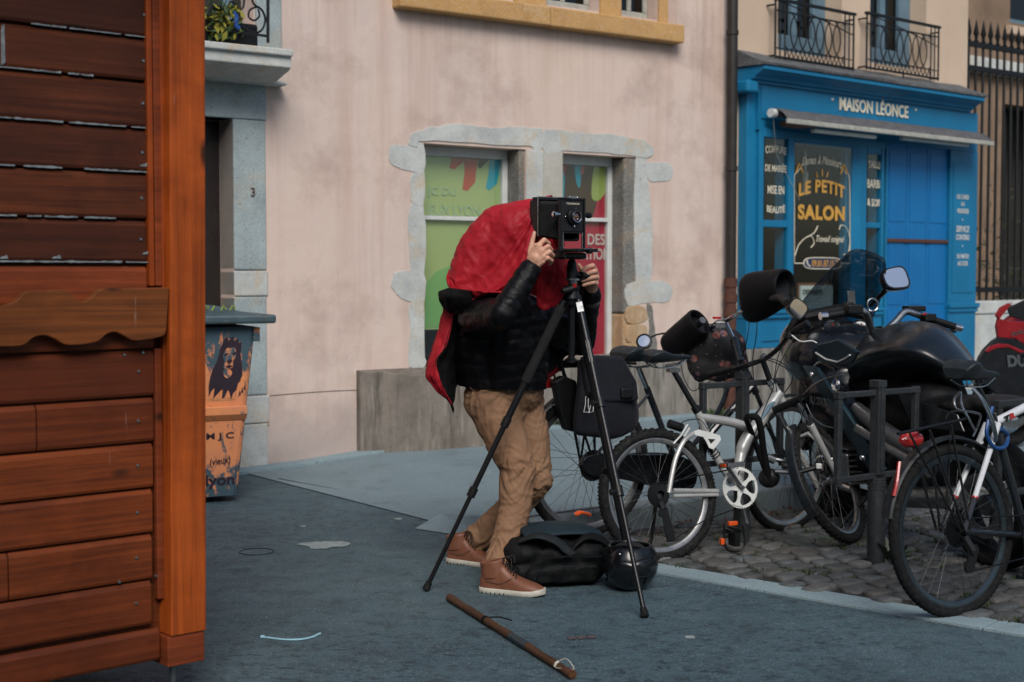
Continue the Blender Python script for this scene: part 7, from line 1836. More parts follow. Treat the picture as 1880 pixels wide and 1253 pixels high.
v[:, 2] = np.minimum(v[:, 2], wz + .05)
raw(v, f).build('trousers', MT['chino'], pe, smooth=180)
# seams, pocket, hem edges
def onsurf(pts, off=.004): return pts
b = MB(); b.tube(catmull(pj((863, 712, 6.345), (876, 726, 6.30), (882, 742, 6.285), (880, 752, 6.28)), 5), .0022, 5); b.build('pocket_edge', MT['stitch'], pe)
# ---- boots
def boot(heel, toe, zg, name_i):
    heel = Vector(heel); toe = Vector(toe); L = (toe-heel).length; X = (toe-heel).normalized(); Y = UP.cross(X).normalized()
    rt_ = thing  # noqa
    secs = [(0.0, .020, .030, .075), (.04, .031, .030, .100), (.14, .036, .030, .128), (.26, .037, .030, .140), (.36, .037, .030, .132), (.46, .040, .030, .100), (.58, .045, .030, .080), (.70, .049, .030, .067), (.82, .047, .030, .058), (.92, .037, .030, .048), (.98, .022, .030, .038), (1.0, .006, .030, .033)]
    rows = []
    for t, hw, zb, zt in secs:
        c = heel + X*(L*t); row = []
        for k in range(24):
            q = 2*PI*k/24; y = math.copysign(abs(math.cos(q))**.8, math.cos(q))*hw; s_ = math.sin(q)
            z = (zb-.010) + (zt-zb+.010)*(max(0, s_)**.75) if s_ >= 0 else zb*.5
            if s_ > .9 and .0 < t < .3: y *= .9
            row.append(c + Y*y + UP*(z+zg))
        rows.append(row)
    b = MB(); b.grid(rows, closeu=True); b.add(rows[0], [tuple(range(24))]); b.add(rows[-1], [tuple(range(24))])
    sh = b.build('boot', MT['shoe'], pe, smooth=180, sub=2)
    # ankle shaft with padded collar
    b = MB(); cc = heel + X*(L*.20); rr = []
    for z, f1_, sh_ in ((.07, 1.0, 0), (.11, 1.0, -.004), (.128, .96, -.008), (.138, .99, -.010), (.142, .90, -.01), (.136, .80, -.01)):
        rr.append([cc + X*(sh_ + math.cos(q)*.056*f1_) + Y*math.sin(q)*.041*f1_ + UP*(z+zg+.010*math.cos(q)) for q in [2*PI*k/20 for k in range(20)]])
    b.grid(rr, closeu=True); b.build('boot_collar', MT['shoe'], sh, smooth=180)
    # sole
    def outl(f_, o): 
        pts = []
        for t, w in ((-.015, .022), (.02, .034), (.12, .041), (.25, .041), (.4, .040), (.55, .047), (.7, .053), (.83, .051), (.94, .038), (1.0, .018), (1.015, .0)): pts.append((t, w))
        full = [(t, w*f_) for t, w in pts] + [(t, -w*f_) for t, w in pts[-2::-1]]
        return [heel + X*(L*t) + Y*w + UP*(zg+o + (.012*max(0, t-.8)/.2 if t > .8 else 0)) for t, w in full]
    rws = [outl(.90, 0), outl(.98, .004), outl(1.0, .012), outl(.99, .022), outl(.94, .025)]
    b = MB(); b.grid(rws, closeu=True); m_ = len(rws[0]); b.add(rws[0], [tuple(range(m_))]); b.add(rws[-1], [tuple(range(m_))]); so_ = b.build('sole', MT['sole'], sh, smooth=50, bevel=0)
    b = MB()
    for k in range(7): 
        for s in (-1, 1): b.box(heel + X*L*(.06+k*.07) + Y*s*.0395 + UP*(zg+.005), (.003, .006, .009), (X, Y, UP))
    b.build('tread_notches', MT['black'], so_, smooth=0)
    # laces, seams
    b = MB()
    for k in range(6):
        t = .34+k*.042; z = .147-k*.0125; w = .020+.001*k
        c = heel + X*(L*t) + UP*(zg+z); b.tube(catmull([c + Y*w - UP*.010, c + UP*.006 + X*.004, c - Y*w - UP*.010 + X*.010], 4), .0032, 6)
    c = heel + X*(L*.33) + UP*(zg+.152); b.tube(catmull([c, c+X*.04+Y*.03+UP*.01, c+X*.05+Y*.02-UP*.02], 5), .003, 6); b.tube(catmull([c, c+X*.05-Y*.03+UP*.01, c+X*.06-Y*.04-UP*.03], 5), .003, 6)
    b.build('laces', MT['lace'], sh)
    b = MB()
    for s in (-1, 1):
        pts = [(.10, .0405, .06), (.20, .0415, .055), (.34, .042, .050), (.44, .044, .062), (.54, .038, .078)]
        b.tube(catmull([heel + X*(L*t) + Y*w*s + UP*(zg+z) for t, w, z in pts], 6), .0014, 5)
    b.build('stitched_seam', MT['stitch'], sh)
    return sh
boot(G(884, 1086), G(1000, 1096), 0, 1); boot(G(824, 1032), Vector((G(824, 1032).x+.235, G(824, 1032).y-.13, 0)), 0, 2)

# ================================================================ FOCUSING CLOTH
fc = thing('focusing_cloth', 'red focusing cloth with black lining draped over the photographer and camera back', 'cloth', W(900, 700, 6.4))
def netgrid(rows, nu=12, nv=12, amp=.006, seed=0.0, fr=1.0, gather=False):
    R1 = [catmull([W(*p) for p in r_], nv) for r_ in rows]; cols = []
    for j in range(len(R1[0])): cols.append(catmull([r_[j] for r_ in R1], nu))
    n1, n2 = len(cols[0]), len(cols); P = [[cols[j][i].copy() for j in range(n2)] for i in range(n1)]
    out = []
    for i in range(n1):
        row = []
        for j in range(n2):
            p = P[i][j]; du = P[min(i+1, n1-1)][j]-P[max(i-1, 0)][j]; dv = P[i][min(j+1, n2-1)]-P[i][max(j-1, 0)]; nn = du.cross(dv)
            nn = nn.normalized() if nn.length > 1e-9 else Vector((0, -1, 0))
            pi_, pj_ = i/(n1-1), j/(n2-1); rd = lambda a, b_, k: max(0, 1-abs(noise.noise(Vector((a, b_, seed*3.1))))*k); e = rd(pj_*4.5+seed+pi_*1.2, pi_*1.3, 4.0)*1.5; e2 = rd(p.x*11+p.z*7+seed, p.z*5-p.x*3+p.y*4, 4.5)*1.3; e3 = noise.noise(Vector((p.x*45, p.y*30+seed, p.z*45)))
            e4 = rd(p.x*9-p.z*19+seed, p.x*15+p.z*7+p.y*9, 4.5)*1.2
            g = 0
            if gather: t = i/(n1-1); g = .009*math.sin(j*.8+1.8*noise.noise(Vector((j*.2, i*.06, 0))))*math.exp(-t*8)
            row.append(p - nn*(amp*(.75*e + .75*e2 + .5*e4 + .05*e3 - .6) + g))
        out.append(row)
    return out
hood = [
 [(992, 452, 6.34), (987, 428, 6.32), (985, 400, 6.32), (988, 371, 6.34), (1010, 365, 6.46), (1030, 372, 6.56), (1032, 445, 6.54)],
 [(985, 476, 6.29), (977, 442, 6.25), (971, 405, 6.25), (974, 373, 6.32), (994, 363, 6.46), (1016, 372, 6.62), (1028, 480, 6.62)],
 [(975, 505, 6.25), (955, 458, 6.23), (944, 412, 6.27), (948, 378, 6.36), (964, 366, 6.47), (990, 382, 6.68), (1015, 530, 6.74)],
 [(960, 526, 6.22), (926, 482, 6.22), (911, 430, 6.28), (912, 393, 6.38), (926, 375, 6.48), (955, 395, 6.74), (1005, 570, 6.84)],
 [(945, 538, 6.20), (900, 504, 6.22), (882, 455, 6.30), (878, 412, 6.41), (893, 388, 6.50), (925, 410, 6.80), (990, 600, 6.90)],
 [(915, 538, 6.20), (869, 513, 6.23), (856, 474, 6.33), (856, 438, 6.44), (867, 414, 6.55), (900, 440, 6.84), (975, 620, 6.92)],
 [(878, 535, 6.24), (845, 520, 6.26), (834, 495, 6.34), (837, 466, 6.46), (848, 450, 6.62), (880, 470, 6.86), (950, 640, 6.94)],
 [(842, 532, 6.31), (826, 526, 6.35), (821, 512, 6.42), (824, 498, 6.52), (834, 488, 6.64), (866, 500, 6.88), (920, 660, 6.94)]]
def drape(grid, pins, colliders, frames=26, grow=.05, stiff=4.0, vox=None, self_col=False):
    """let a sheet settle under its own weight over the figure, then keep the settled mesh"""
    n1, n2 = len(grid), len(grid[0]); vs = [p for r_ in grid for p in r_]
    me = bpy.data.meshes.new('sheet'); me.from_pydata([tuple(p) for p in vs], [], [(i*n2+j, i*n2+j+1, (i+1)*n2+j+1, (i+1)*n2+j) for i in range(n1-1) for j in range(n2-1)])
    o = bpy.data.objects.new('sheet', me); col.objects.link(o)
    vg = o.vertex_groups.new(name='pin')
    for i in range(n1):
        for j in range(n2):
            w_ = pins(i/(n1-1), j/(n2-1))
            if w_ > 0: vg.add([i*n2+j], w_, 'REPLACE')
    cm = bpy.data.meshes.new('col'); cm.from_pydata([tuple(p) for p in colliders.v], [], colliders.f)
    co_ = bpy.data.objects.new('col', cm); col.objects.link(co_); cmod = co_.modifiers.new('c', 'COLLISION'); co_.collision.thickness_outer = .006; co_.collision.cloth_friction = 12
    m_ = o.modifiers.new('cloth', 'CLOTH'); st_ = m_.settings; st_.quality = 6; st_.mass = .12; st_.tension_stiffness = 12; st_.compression_stiffness = 12; st_.shear_stiffness = 4; st_.bending_stiffness = .35
    st_.vertex_group_mass = 'pin'; st_.pin_stiffness = 4; st_.shrink_min = -grow; st_.air_damping = 2
    m_.collision_settings.use_collision = True; m_.collision_settings.distance_min = .006; m_.collision_settings.use_self_collision = self_col
    m_.point_cache.frame_start = 1; m_.point_cache.frame_end = frames
    for f_ in range(1, frames+1): scene.frame_set(f_)
    dg = bpy.context.evaluated_depsgraph_get(); em = bpy.data.meshes.new_from_object(o.evaluated_get(dg)); out = [v_.co.copy() for v_ in em.vertices]; fs_o = [tuple(p.vertices) for p in em.polygons]
    bpy.data.objects.remove(o); bpy.data.objects.remove(co_); scene.frame_set(1)
    return out, fs_o
hg = netgrid(hood, 9, 12, .0035, 2.0, gather=True)
cl = MB(); cl.ball(W(948, 428, 6.46), (.112, .122, .130), n=20, m=14); cl.chain(pj((962, 396, 6.46), (918, 412, 6.48), (888, 450, 6.49), (866, 492, 6.48), (856, 530, 6.46)), [.055, .082, .092, .082, .068]); cl.chain(pj((946, 460, 6.47), (930, 520, 6.48), (918, 570, 6.49)), [.07, .12, .155]); cl.chain(pj((880, 585, 6.42), EL, (962, 506, 6.12)), [.095, .070, .05]); cl.ball(W(985, 585, 6.62), .10)
def pinw(a, c): return 1.0 if a < .012 or a > .985 or c < .02 or c > .985 else 0.0
hv, hf = drape(hg, pinw, cl, grow=.10)
tmp_ = bpy.data.meshes.new('t'); tmp_.from_pydata([tuple(p) for p in hv], [], hf); hn_ = [v_.normal.copy() for v_ in tmp_.vertices]; bpy.data.meshes.remove(tmp_)
rd_ = lambda q, k: max(0, 1-abs(noise.noise(q))*k)
hv = [p + n_*(.0050*rd_(Vector((p.x*12+p.z*9, p.y*5, p.z*5-p.x*3)), 5) + .0040*rd_(Vector((p.x*10-p.z*21+5, p.y*8, p.x*16+p.z*7)), 5) - .003) for p, n_ in zip(hv, hn_)]
hd_ = raw(hv, hf).build('hood', [MT['red'], MT['lining']], fc, smooth=180, sub=1)
sd_ = hd_.modifiers.new('solid', 'SOLIDIFY'); sd_.thickness = .003; sd_.offset = 0; sd_.use_rim = True
def sheet(name, rows, mat, amp=.006, seed=1.0, nu=8, nv=8, th=.003):
    b = MB(); b.grid(netgrid(rows, nu, nv, amp, seed)); return b.build(name, mat, fc, smooth=180, solid=th)
# lining turned out at the back corner
sheet('turned_corner', [[(806, 536, 6.40), (825, 530, 6.34), (850, 532, 6.28), (880, 537, 6.26)], [(805, 546, 6.38), (822, 545, 6.30), (848, 548, 6.28), (874, 560, 6.30)], [(812, 562, 6.40), (826, 562, 6.34), (842, 566, 6.32), (862, 580, 6.34)], [(826, 576, 6.44), (832, 574, 6.42), (840, 580, 6.40), (850, 592, 6.40)]], MT['lining'], .003, 4)
# hanging back flap: red outside, black inside
sheet('back_flap', [[(816, 556, 6.46), (825, 562, 6.44), (836, 566, 6.42)], [(808, 590, 6.47), (818, 594, 6.44), (829, 600, 6.42)], [(799, 625, 6.47), (808, 630, 6.43), (818, 636, 6.41)], [(789, 655, 6.46), (795, 660, 6.42), (801, 664, 6.40)], [(780, 688, 6.45), (790, 690, 6.41), (806, 694, 6.39)], [(795, 712, 6.43), (805, 714, 6.41), (818, 722, 6.39)], [(820, 733, 6.42), (825, 738, 6.41), (830, 744, 6.40)]], MT['red'], .006, 9)
sheet('flap_lining', [[(834, 566, 6.42), (850, 560, 6.46), (880, 560, 6.54)], [(827, 600, 6.42), (842, 600, 6.47), (868, 600, 6.56)], [(816, 636, 6.41), (836, 640, 6.48), (860, 640, 6.58)], [(799, 664, 6.40), (826, 670, 6.48), (850, 680, 6.58)], [(805, 694, 6.40), (824, 704, 6.46), (840, 710, 6.54)], [(817, 722, 6.40), (826, 730, 6.44), (834, 736, 6.48)], [(828, 746, 6.41), (830, 752, 6.42), (832, 758, 6.44)]], MT['lining'], .005, 5)
# front of the cloth hanging under the camera, and its far side
sheet('chest_flap', [[(992, 470, 6.40), (1016, 474, 6.42), (1044, 478, 6.44)], [(988, 500, 6.40), (1014, 502, 6.41), (1045, 505, 6.44)], [(985, 535, 6.42), (1012, 537, 6.42), (1040, 536, 6.46)], [(986, 568, 6.43), (1005, 570, 6.43), (1026, 560, 6.46)]], MT['red'], .008, 3)
sheet('far_lining', [[(1010, 480, 6.60), (1050, 490, 6.66), (1080, 520, 6.72)], [(1005, 560, 6.70), (1050, 570, 6.80), (1083, 560, 6.86)], [(1000, 620, 6.72), (1035, 630, 6.84), (1064, 622, 6.92)], [(995, 668, 6.72), (1018, 668, 6.82), (1040, 655, 6.90)], [(990, 690, 6.70), (1000, 688, 6.76), (1012, 680, 6.82)]], MT['lining'], .008, 6)
sheet('far_edge', [[(1064, 620, 6.93), (1052, 645, 6.925), (1036, 662, 6.91), (1012, 682, 6.83), (994, 694, 6.75)], [(1070, 624, 6.96), (1057, 652, 6.95), (1038, 672, 6.93), (1013, 692, 6.86), (992, 700, 6.78)]], MT['red'], .003, 2)

# ================================================================ VIEW CAMERA
ca = Vector((.62, -.785, 0)).normalized(); cs = Vector((-ca.y, ca.x, 0)); cU = UP
cam_o = W(1050, 397, 6.20)                       # centre of the lens board
vc = thing('view_camera', 'black large format bellows camera with round lens mounted on the tripod', 'camera', cam_o - UP*.15)
def K(a, s, z): return cam_o + ca*a + cs*s + cU*z
AXc = (ca, cs, cU)
def kb_(name, mat, a, s, z, sz, bev=.002, parent=vc): b = MB(); b.box(K(a, s, z), sz, AXc); return b.build(name, mat, parent, smooth=0, bevel=bev)
fs_ = kb_('lens_board', MT['camblack'], 0, 0, .0, (.012, .118, .135), .003)
b = MB()
for s in (-.066, .066): b.box(K(.0, s, -.035), (.018, .010, .225), AXc)
b.box(K(.0, 0, .073), (.018, .142, .010), AXc); b.box(K(0, 0, -.072), (.016, .122, .008), AXc); b.build('front_standard', MT['black_m'], vc, smooth=0, bevel=.0015)
b = MB()
for s in (-.055, .055): b.tube([K(.006, s, -.15), K(.006, s, -.07)], .0025, 6)
b.build('rise_rails', MT['steel'], vc)
# bellows: pleated, from the front standard back to the box
rows = []
for i in range(41):
    t = i/40; a = -.008 - .135*t; f_ = (0 if i % 2 else 1); w = .052+.014*t - .010*f_; h = .060+.010*t - .006*f_; zc_ = -.0 + .0*t; ch = .010
    rows.append([K(a, y, z+zc_) for y, z in ((-w+ch, -h-.05*(1-t*.6)), (w-ch, -h-.05*(1-t*.6)), (w, -h+ch-.05*(1-t*.6)), (w, h-ch), (w-ch, h), (-w+ch, h), (-w, h-ch), (-w, -h+ch-.05*(1-t*.6)))])
b = MB(); b.grid(rows, closeu=True); b.build('bellows', MT['bellows'], vc, smooth=0)
b = MB(); hw, hh = .074, .080
for (y, z, sy, sz_) in ((-hw, 0, .012, .172), (hw, 0, .012, .172), (0, hh, .160, .012), (0, -hh, .160, .012)): b.box(K(-.155, y, z), (.04, sy, sz_), AXc)
b.build('rear_standard', MT['camblack'], vc, smooth=0, bevel=.002)
b = MB(); b.tube([K(-.135, -.080, .086), K(-.135, .08, .086)], .0025, 6); b.tube([K(-.135, -.080, -.085), K(-.135, -.080, .086)], .0022, 6); b.build('frame_edge_trim', MT['steel'], vc)
b = MB(); b.box(K(-.19, 0, 0), (.04, .135, .15), AXc); b.build('camera_back', MT['camblack'], vc, smooth=0, bevel=.006)
kb_('bed', MT['black_m'], -.03, 0, -.152, (.26, .13, .010)); kb_('focusing_rail', MT['grey_al'], .03, 0, -.144, (.16, .05, .006))
kb_('base_plate', MT['black'], -.07, 0, -.172, (.19, .13, .022), .004)
b = MB(); b.box(K(.075, .03, -.150), (.07, .05, .014), AXc); b.box(K(.06, -.055, -.150), (.09, .012, .012), AXc); b.build('rail_end', MT['black_m'], vc, smooth=0, bevel=.002)
for s in (-1, 1):
    b = MB(); b.lathe([(.0, 0), (.008, 0), (.008, .016), (.013, .018), (.013, .034), (.010, .036), (0, .036)], K(.0, s*.071, .005), cs*s, 14); b.build('standard_knob', MT['chrome'] if s < 0 else MT['black'], vc)
    b = MB(); b.lathe([(.0, 0), (.010, 0), (.014, .010), (.014, .026), (0, .028)], K(.02, s*.066, -.15), cs*s, 14); b.build('focus_knob', MT['black'], vc)
b = MB(); b.box(K(.006, 0, .080), (.008, .05, .012), AXc); b.build('top_latch', MT['steel'], vc, smooth=0, bevel=.002)
b = MB()
for s in (-.022, .022): b.ball(K(.012, s, .080), .004)
b.build('latch_screws', MT['chrome'], vc)
lettering('lettering', 'TECHNICA', MT['cream'], fs_, K(.006, .0, .053), cs, UP, .075, .008, bold=.02, spacing=1.4, thick=.0006, lift=.0004) if (cs.cross(UP)-ca).length < 1 else lettering('lettering', 'TECHNICA', MT['cream'], fs_, K(.006, .0, .053), -cs, UP, .075, .008, bold=.02, spacing=1.4, thick=.0006, lift=.0004)
le = MB(); LC = K(.006, .0, -.004)
le.lathe([(.034, 0), (.036, .003), (.036, .012), (.033, .016), (.0275, .017), (.0275, .026), (.024, .028)], LC, ca, 36); lo = le.build('lens', MT['black_m'], vc)
b = MB(); b.lathe([(.024, .027), (.0255, .030), (.0245, .033), (.0215, .032), (.021, .026)], LC, ca, 36); b.build('lens_ring', MT['chrome'], lo)
b = MB(); b.lathe([(.021, .020), (.016, .024), (.009, .0268), (.0, .0277)], LC, ca, 30); b.build('front_element', MT['lens'], lo)
b = MB(); b.lathe([(.020, .018), (.019, .020), (.013, .0196)], LC, ca, 30); b.build('inner_ring', MT['gold'], lo)
b = MB(); b.tube([LC-UP*.034+ca*.01, LC-UP*.044+ca*.012], .003, 6); b.tube([LC+UP*.034+cs*.01+ca*.01, LC+UP*.045+cs*.012+ca*.012], .002, 6); b.ball(LC - cs*.045 + ca*.004, .004); b.build('shutter_lever', MT['chrome'], lo)

# ================================================================ TRIPOD
AP = W(1050, 548, 6.30); tp = thing('tripod', 'black telescopic tripod with foam leg grip and ball head under the camera', 'tripod', Vector((AP.x, AP.y, 0)))
b = MB(); b.lathe([(.0, -.03), (.036, -.028), (.042, -.01), (.042, .012), (.030, .02), (.026, .03), (0, .03)], AP, UP, 20); b.build('shoulder', MT['tripod'], tp)
b = MB(); b.tube([W(1049, 662, 6.30), W(1050, 540, 6.30)], .0145, 14); b.lathe([(.0, -.022), (.019, -.02), (.019, 0), (.0145, .002)], W(1049, 658, 6.30), UP, 14); b.build('centre_column', MT['tripod'], tp)
def leg(top, foot, grip, knobs, label=None):
    top = Vector(top); foot = Vector(foot); d = (foot-top); L = d.length; d.normalize()
    b = MB(); a = knobs[0]; c = knobs[1] if len(knobs) > 1 else .95
    b.tube([top, top+d*L*a], .0155, 14); b.tube([top+d*L*a, top+d*L*c], .0128, 14); b.tube([top+d*L*c, foot-d*.03], .0105, 14); lg = b.build('leg', MT['tripod'], tp)
    if grip: b = MB(); b.tube([top+d*L*grip[0], top+d*L*grip[1]], .0215, 16); b.build('foam_grip', MT['foam'], lg)
    for k in knobs:
        q = top+d*L*k; b = MB(); b.tube([q-d*.022, q+d*.022], .0195, 14); s = d.cross(UP).normalized(); s = s if s.x < 0 else -s; b.tube([q, q+s*.034-Vector((0, .012, 0))], .010, 10); b.tube([q+s*.034-Vector((0, .012, 0)), q+s*.040-Vector((0, .012, 0))], .014, 10); b.build('leg_clamp', MT['black'], lg)
    b = MB(); b.tube([foot-d*.045, foot-d*.01, foot+UP*.004], [.014, .018, .012], 12); b.build('rubber_foot', MT['rubber'], lg); return lg
ft1 = G(780, 1086); ft2 = G(1185, 1136); ft3 = G(1158, 1052)
l1 = leg(W(1036, 552, 6.27), ft1, (.02, .28), (.42, .66)); l2 = leg(W(1062, 552, 6.26), ft2, None, (.34, .62)); l3 = leg(W(1056, 552, 6.34), ft3, None, (.34, .62))
b = MB(); tp2 = W(1062, 552, 6.26); dd = (ft2-tp2).normalized(); b.box(tp2+dd*.03-Vector((0, .012, 0)), (.03, .012, .05), (dd.cross(Vector((0, 1, 0))).normalized(), Vector((0, 1, 0)), dd)); b.build('leg_hinge_plate', MT['grey_al'], l2, smooth=0, bevel=.002)
o_ = tp2+dd*.24; xx = dd; yy = xx.cross(Vector((0, -1, 0))).normalized(); b = MB(); b.box(o_+Vector((0, -.0145, 0)), (.10, .002, .014), (dd, Vector((0, 1, 0)), dd.cross(Vector((0, 1, 0))).normalized())); b.build('leg_label', MT['offwhite'], l2, smooth=0)
b = MB(); b.tube([W(1050, 548, 6.28), W(1050, 532, 6.28)], [.036, .028], 16); b.lathe([(.030, 0), (.034, .006), (.034, .02), (.028, .026)], W(1050, 535, 6.28), UP, 24); bh_ = b.build('ball_head', MT['black_m'], tp)
b = MB(); b.lathe([(.026, 0), (.034, .002), (.034, .010), (.026, .012)], W(1051, 516, 6.28), UP, 24); b.lathe([(.020, 0), (.022, .01), (.022, .022)], W(1051, 524, 6.28), UP, 20); b.build('pan_ring', MT['steel'], bh_)
b = MB(); b.lathe([(.024, 0), (.024, .05), (.021, .055), (.021, .068)], W(1050, 513, 6.28), UP, 24); b.ball(W(1050, 484, 6.28), .02); b.box(W(1050, 473, 6.27), (.09, .07, .018), AXc); b.box(W(1050, 467, 6.27), (.10, .06, .012), AXc); b.build('ball_clamp', MT['black'], bh_, smooth=40)
b = MB(); b.tube([W(1056, 504, 6.27), W(1076, 508, 6.30)], .009, 10); b.tube([W(1066, 506, 6.28), W(1078, 508, 6.31)], .017, 12); b.build('friction_knob', MT['black'], bh_)
b = MB(); b.tube([W(1050, 530, 6.245), W(1032, 535, 6.22)], [.018, .012], 12); b.build('pan_lever', MT['black'], bh_); b = MB(); b.lathe([(0, .003), (.009, .002), (.010, 0)], W(1055, 525, 6.24), Vector((0, -1, 0)), 14); b.build('red_logo', MT['redlens'], bh_)
b = MB(); b.ball(W(1039, 474, 6.235), .005); b.build('spirit_level', MT['lime'], bh_)
# ================================================================ BACKPACK, HELMET, STICK, TIE
bo = G(1035, 1085); 
bk_ = thing('camera_backpack', 'dark camera backpack lying on its front behind the boots', 'backpack', bo)
xb = Vector((.97, .2, 0)).normalized(); yb = Vector((-xb.y, xb.x, 0))
def Bk(x, y, z): return bo + xb*x + yb*y + UP*z
s = MB()
for z in (.075, .15):
    for x in (-.14, 0, .13): s.ball(Bk(x, .19, z), (.115, .17, .078))
s.box(Bk(0, .19, .10), (.34, .30, .15), (xb, yb, UP)); s.ball(Bk(-.12, .22, .17), (.12, .16, .06))
v, f, n = remesh(s, .008, 10)
for i in range(len(v)):
    p = v[i]; v[i] = p + n[i]*(.006*(1-abs(noise.noise(Vector(p)*13))*2.5) + .003*noise.noise(Vector(p)*30))
v[:, 2] = np.maximum(v[:, 2], .003)
raw(v, f).build('pack_body', MT['pack'], bk_, smooth=180)
def padsheet(pts_rows, mat, name, th=.018, parent=bk_):
    b = MB(); b.grid([catmull([Bk(*p) for p in r_], 6) for r_ in pts_rows]); o = b.build(name, mat, parent, smooth=180, solid=th, sub=1); return o
padsheet([[(-.16, .04, .22), (-.02, .05, .236), (.12, .06, .232), (.20, .08, .20)], [(-.17, .12, .245), (-.02, .13, .258), (.13, .14, .25), (.22, .16, .215)], [(-.16, .22, .25), (-.02, .24, .262), (.13, .25, .25), (.22, .26, .21)], [(-.14, .32, .23), (0, .33, .24), (.12, .34, .23), (.2, .34, .19)]], MT['packblue'], 'back_padding', .022)
padsheet([[(-.20, .05, .205), (-.13, .0, .235), (-.05, -.01, .21), (.0, -.005, .165), (.02, -.0, .15)], [(-.17, .09, .225), (-.10, .04, .258), (-.02, .03, .235), (.04, .02, .185), (.07, .02, .16)]], MT['pack2'], 'shoulder_strap', .014)
padsheet([[(.02, .0, .16), (.07, .01, .20), (.12, .03, .215), (.19, .06, .19), (.25, .09, .14)], [(.05, .05, .18), (.09, .06, .225), (.14, .08, .24), (.21, .11, .215), (.27, .13, .15)]], MT['pack'], 'hip_strap', .016)
b = MB(); b.tube(catmull([Bk(-.17, .03, .04), Bk(-.155, .012, .10), Bk(-.10, .002, .142), Bk(0, -.004, .152), Bk(.10, .0, .148), Bk(.165, .012, .14)], 6), .006, 6, flat=.6); b.build('zip', MT['black'], bk_)
b = MB(); b.tube(catmull([Bk(-.12, .004, .09), Bk(-.04, -.004, .108), Bk(.08, -.0, .105), Bk(.15, .012, .10)], 6), .0045, 6, flat=.6); b.tube(catmull([Bk(-.13, .01, .05), Bk(-.12, .002, .09)], 4), .0045, 6); b.build('pocket_seam', MT['pack2'], bk_)
b = MB(); b.tube(catmull([Bk(.16, .06, .14), Bk(.21, .04, .13), Bk(.24, .05, .09), Bk(.2, .03, .03)], 6), .011, 6, flat=.4); b.tube(catmull([Bk(-.2, .06, .10), Bk(-.23, .02, .06), Bk(-.21, -.02, .012), Bk(-.24, -.03, .01)], 6), .009, 6, flat=.4); b.build('loose_webbing', MT['black'], bk_)
b = MB(); b.box(Bk(.215, .10, .16), (.05, .03, .04), (xb, yb, UP)); b.build('buckle', MT['black'], bk_, smooth=0, bevel=.006)
b = MB(); b.tube([W(1126, 1008, 6.30), W(1129, 1016, 6.30)], .012, 8); b.build('blue_cap', MT['bluep'], bk_)
# helmet, upside down, visor towards us
ho = G(1160, 1093); hc_ = ho + Vector((0, .12, .118)); he = thing('cycle_helmet', 'glossy black open helmet with goggles lying beside the backpack', 'helmet', ho)
rows = []
for i in range(15):
    t = PI*(.0 + .74*i/14); row = []
    for k in range(32):
        q = 2*PI*k/32; r_ = 1 + .03*math.cos(3*q)*math.sin(t) + .03*max(0, math.sin(t*3))
        row.append(hc_ + Vector((.118*math.sin(t)*math.cos(q)*r_, .128*math.sin(t)*math.sin(q)*r_, -.115*math.cos(t)*r_)))
    rows.append(row)
b = MB(); b.grid(rows, closeu=True); b.build('shell', MT['black_g'], he, smooth=180, solid=.012, sub=1)
b = MB(); b.ball(hc_+Vector((0, .01, .02)), (.095, .105, .07)); b.build('inner_padding', MT['foam'], he)
b = MB(); rows = []
for i in range(9):
    a = -.95+1.9*i/8; c = hc_ + Vector((.118*math.sin(a), -.132*math.cos(a), 0)); hh = .034 - .012*math.exp(-(a/.22)**2)
    rows.append([c + UP*(hh+.005) + Vector((0, .012, 0)), c + UP*hh*.7 - Vector((0, .006, 0)), c - UP*hh*.7 - Vector((0, .006, 0)), c - UP*(hh+.005) + Vector((0, .010, 0))])
b.grid(rows); b.build('goggle_lens', MT['black_g'], he, smooth=180, solid=.006, sub=2)
b = MB(); b.tube(catmull([r_[0] for r_ in rows] + [r_[-1] for r_ in rows[::-1]], 3, True), .006, 6, closed=True); b.build('goggle_frame', MT['black'], he)
b = MB()
for k in range(5): q = -2.2+k*.32; b.tube(catmull([hc_+Vector((.12*math.cos(q), .128*math.sin(q), -.02)), hc_+Vector((.10*math.cos(q), .108*math.sin(q), -.07)), hc_+Vector((.05*math.cos(q), .05*math.sin(q), -.108))], 5), .005, 6, flat=.6)
b.build('shell_ribs', MT['black'], he)
b = MB(); b.tube(catmull([hc_+Vector((-.11, -.02, .03)), hc_+Vector((-.13, -.05, .06)), hc_+Vector((-.06, -.08, .085)), hc_+Vector((.03, -.06, .075)), hc_+Vector((.10, -.02, .04))], 6), .009, 6, flat=.35); b.build('chin_strap', MT['black'], he)
b = MB()
for x, y in ((1138, 1018), (1170, 1030)): b.ball(W(x, y, 6.12), .006)
b.build('rivets', MT['chrome'], he)
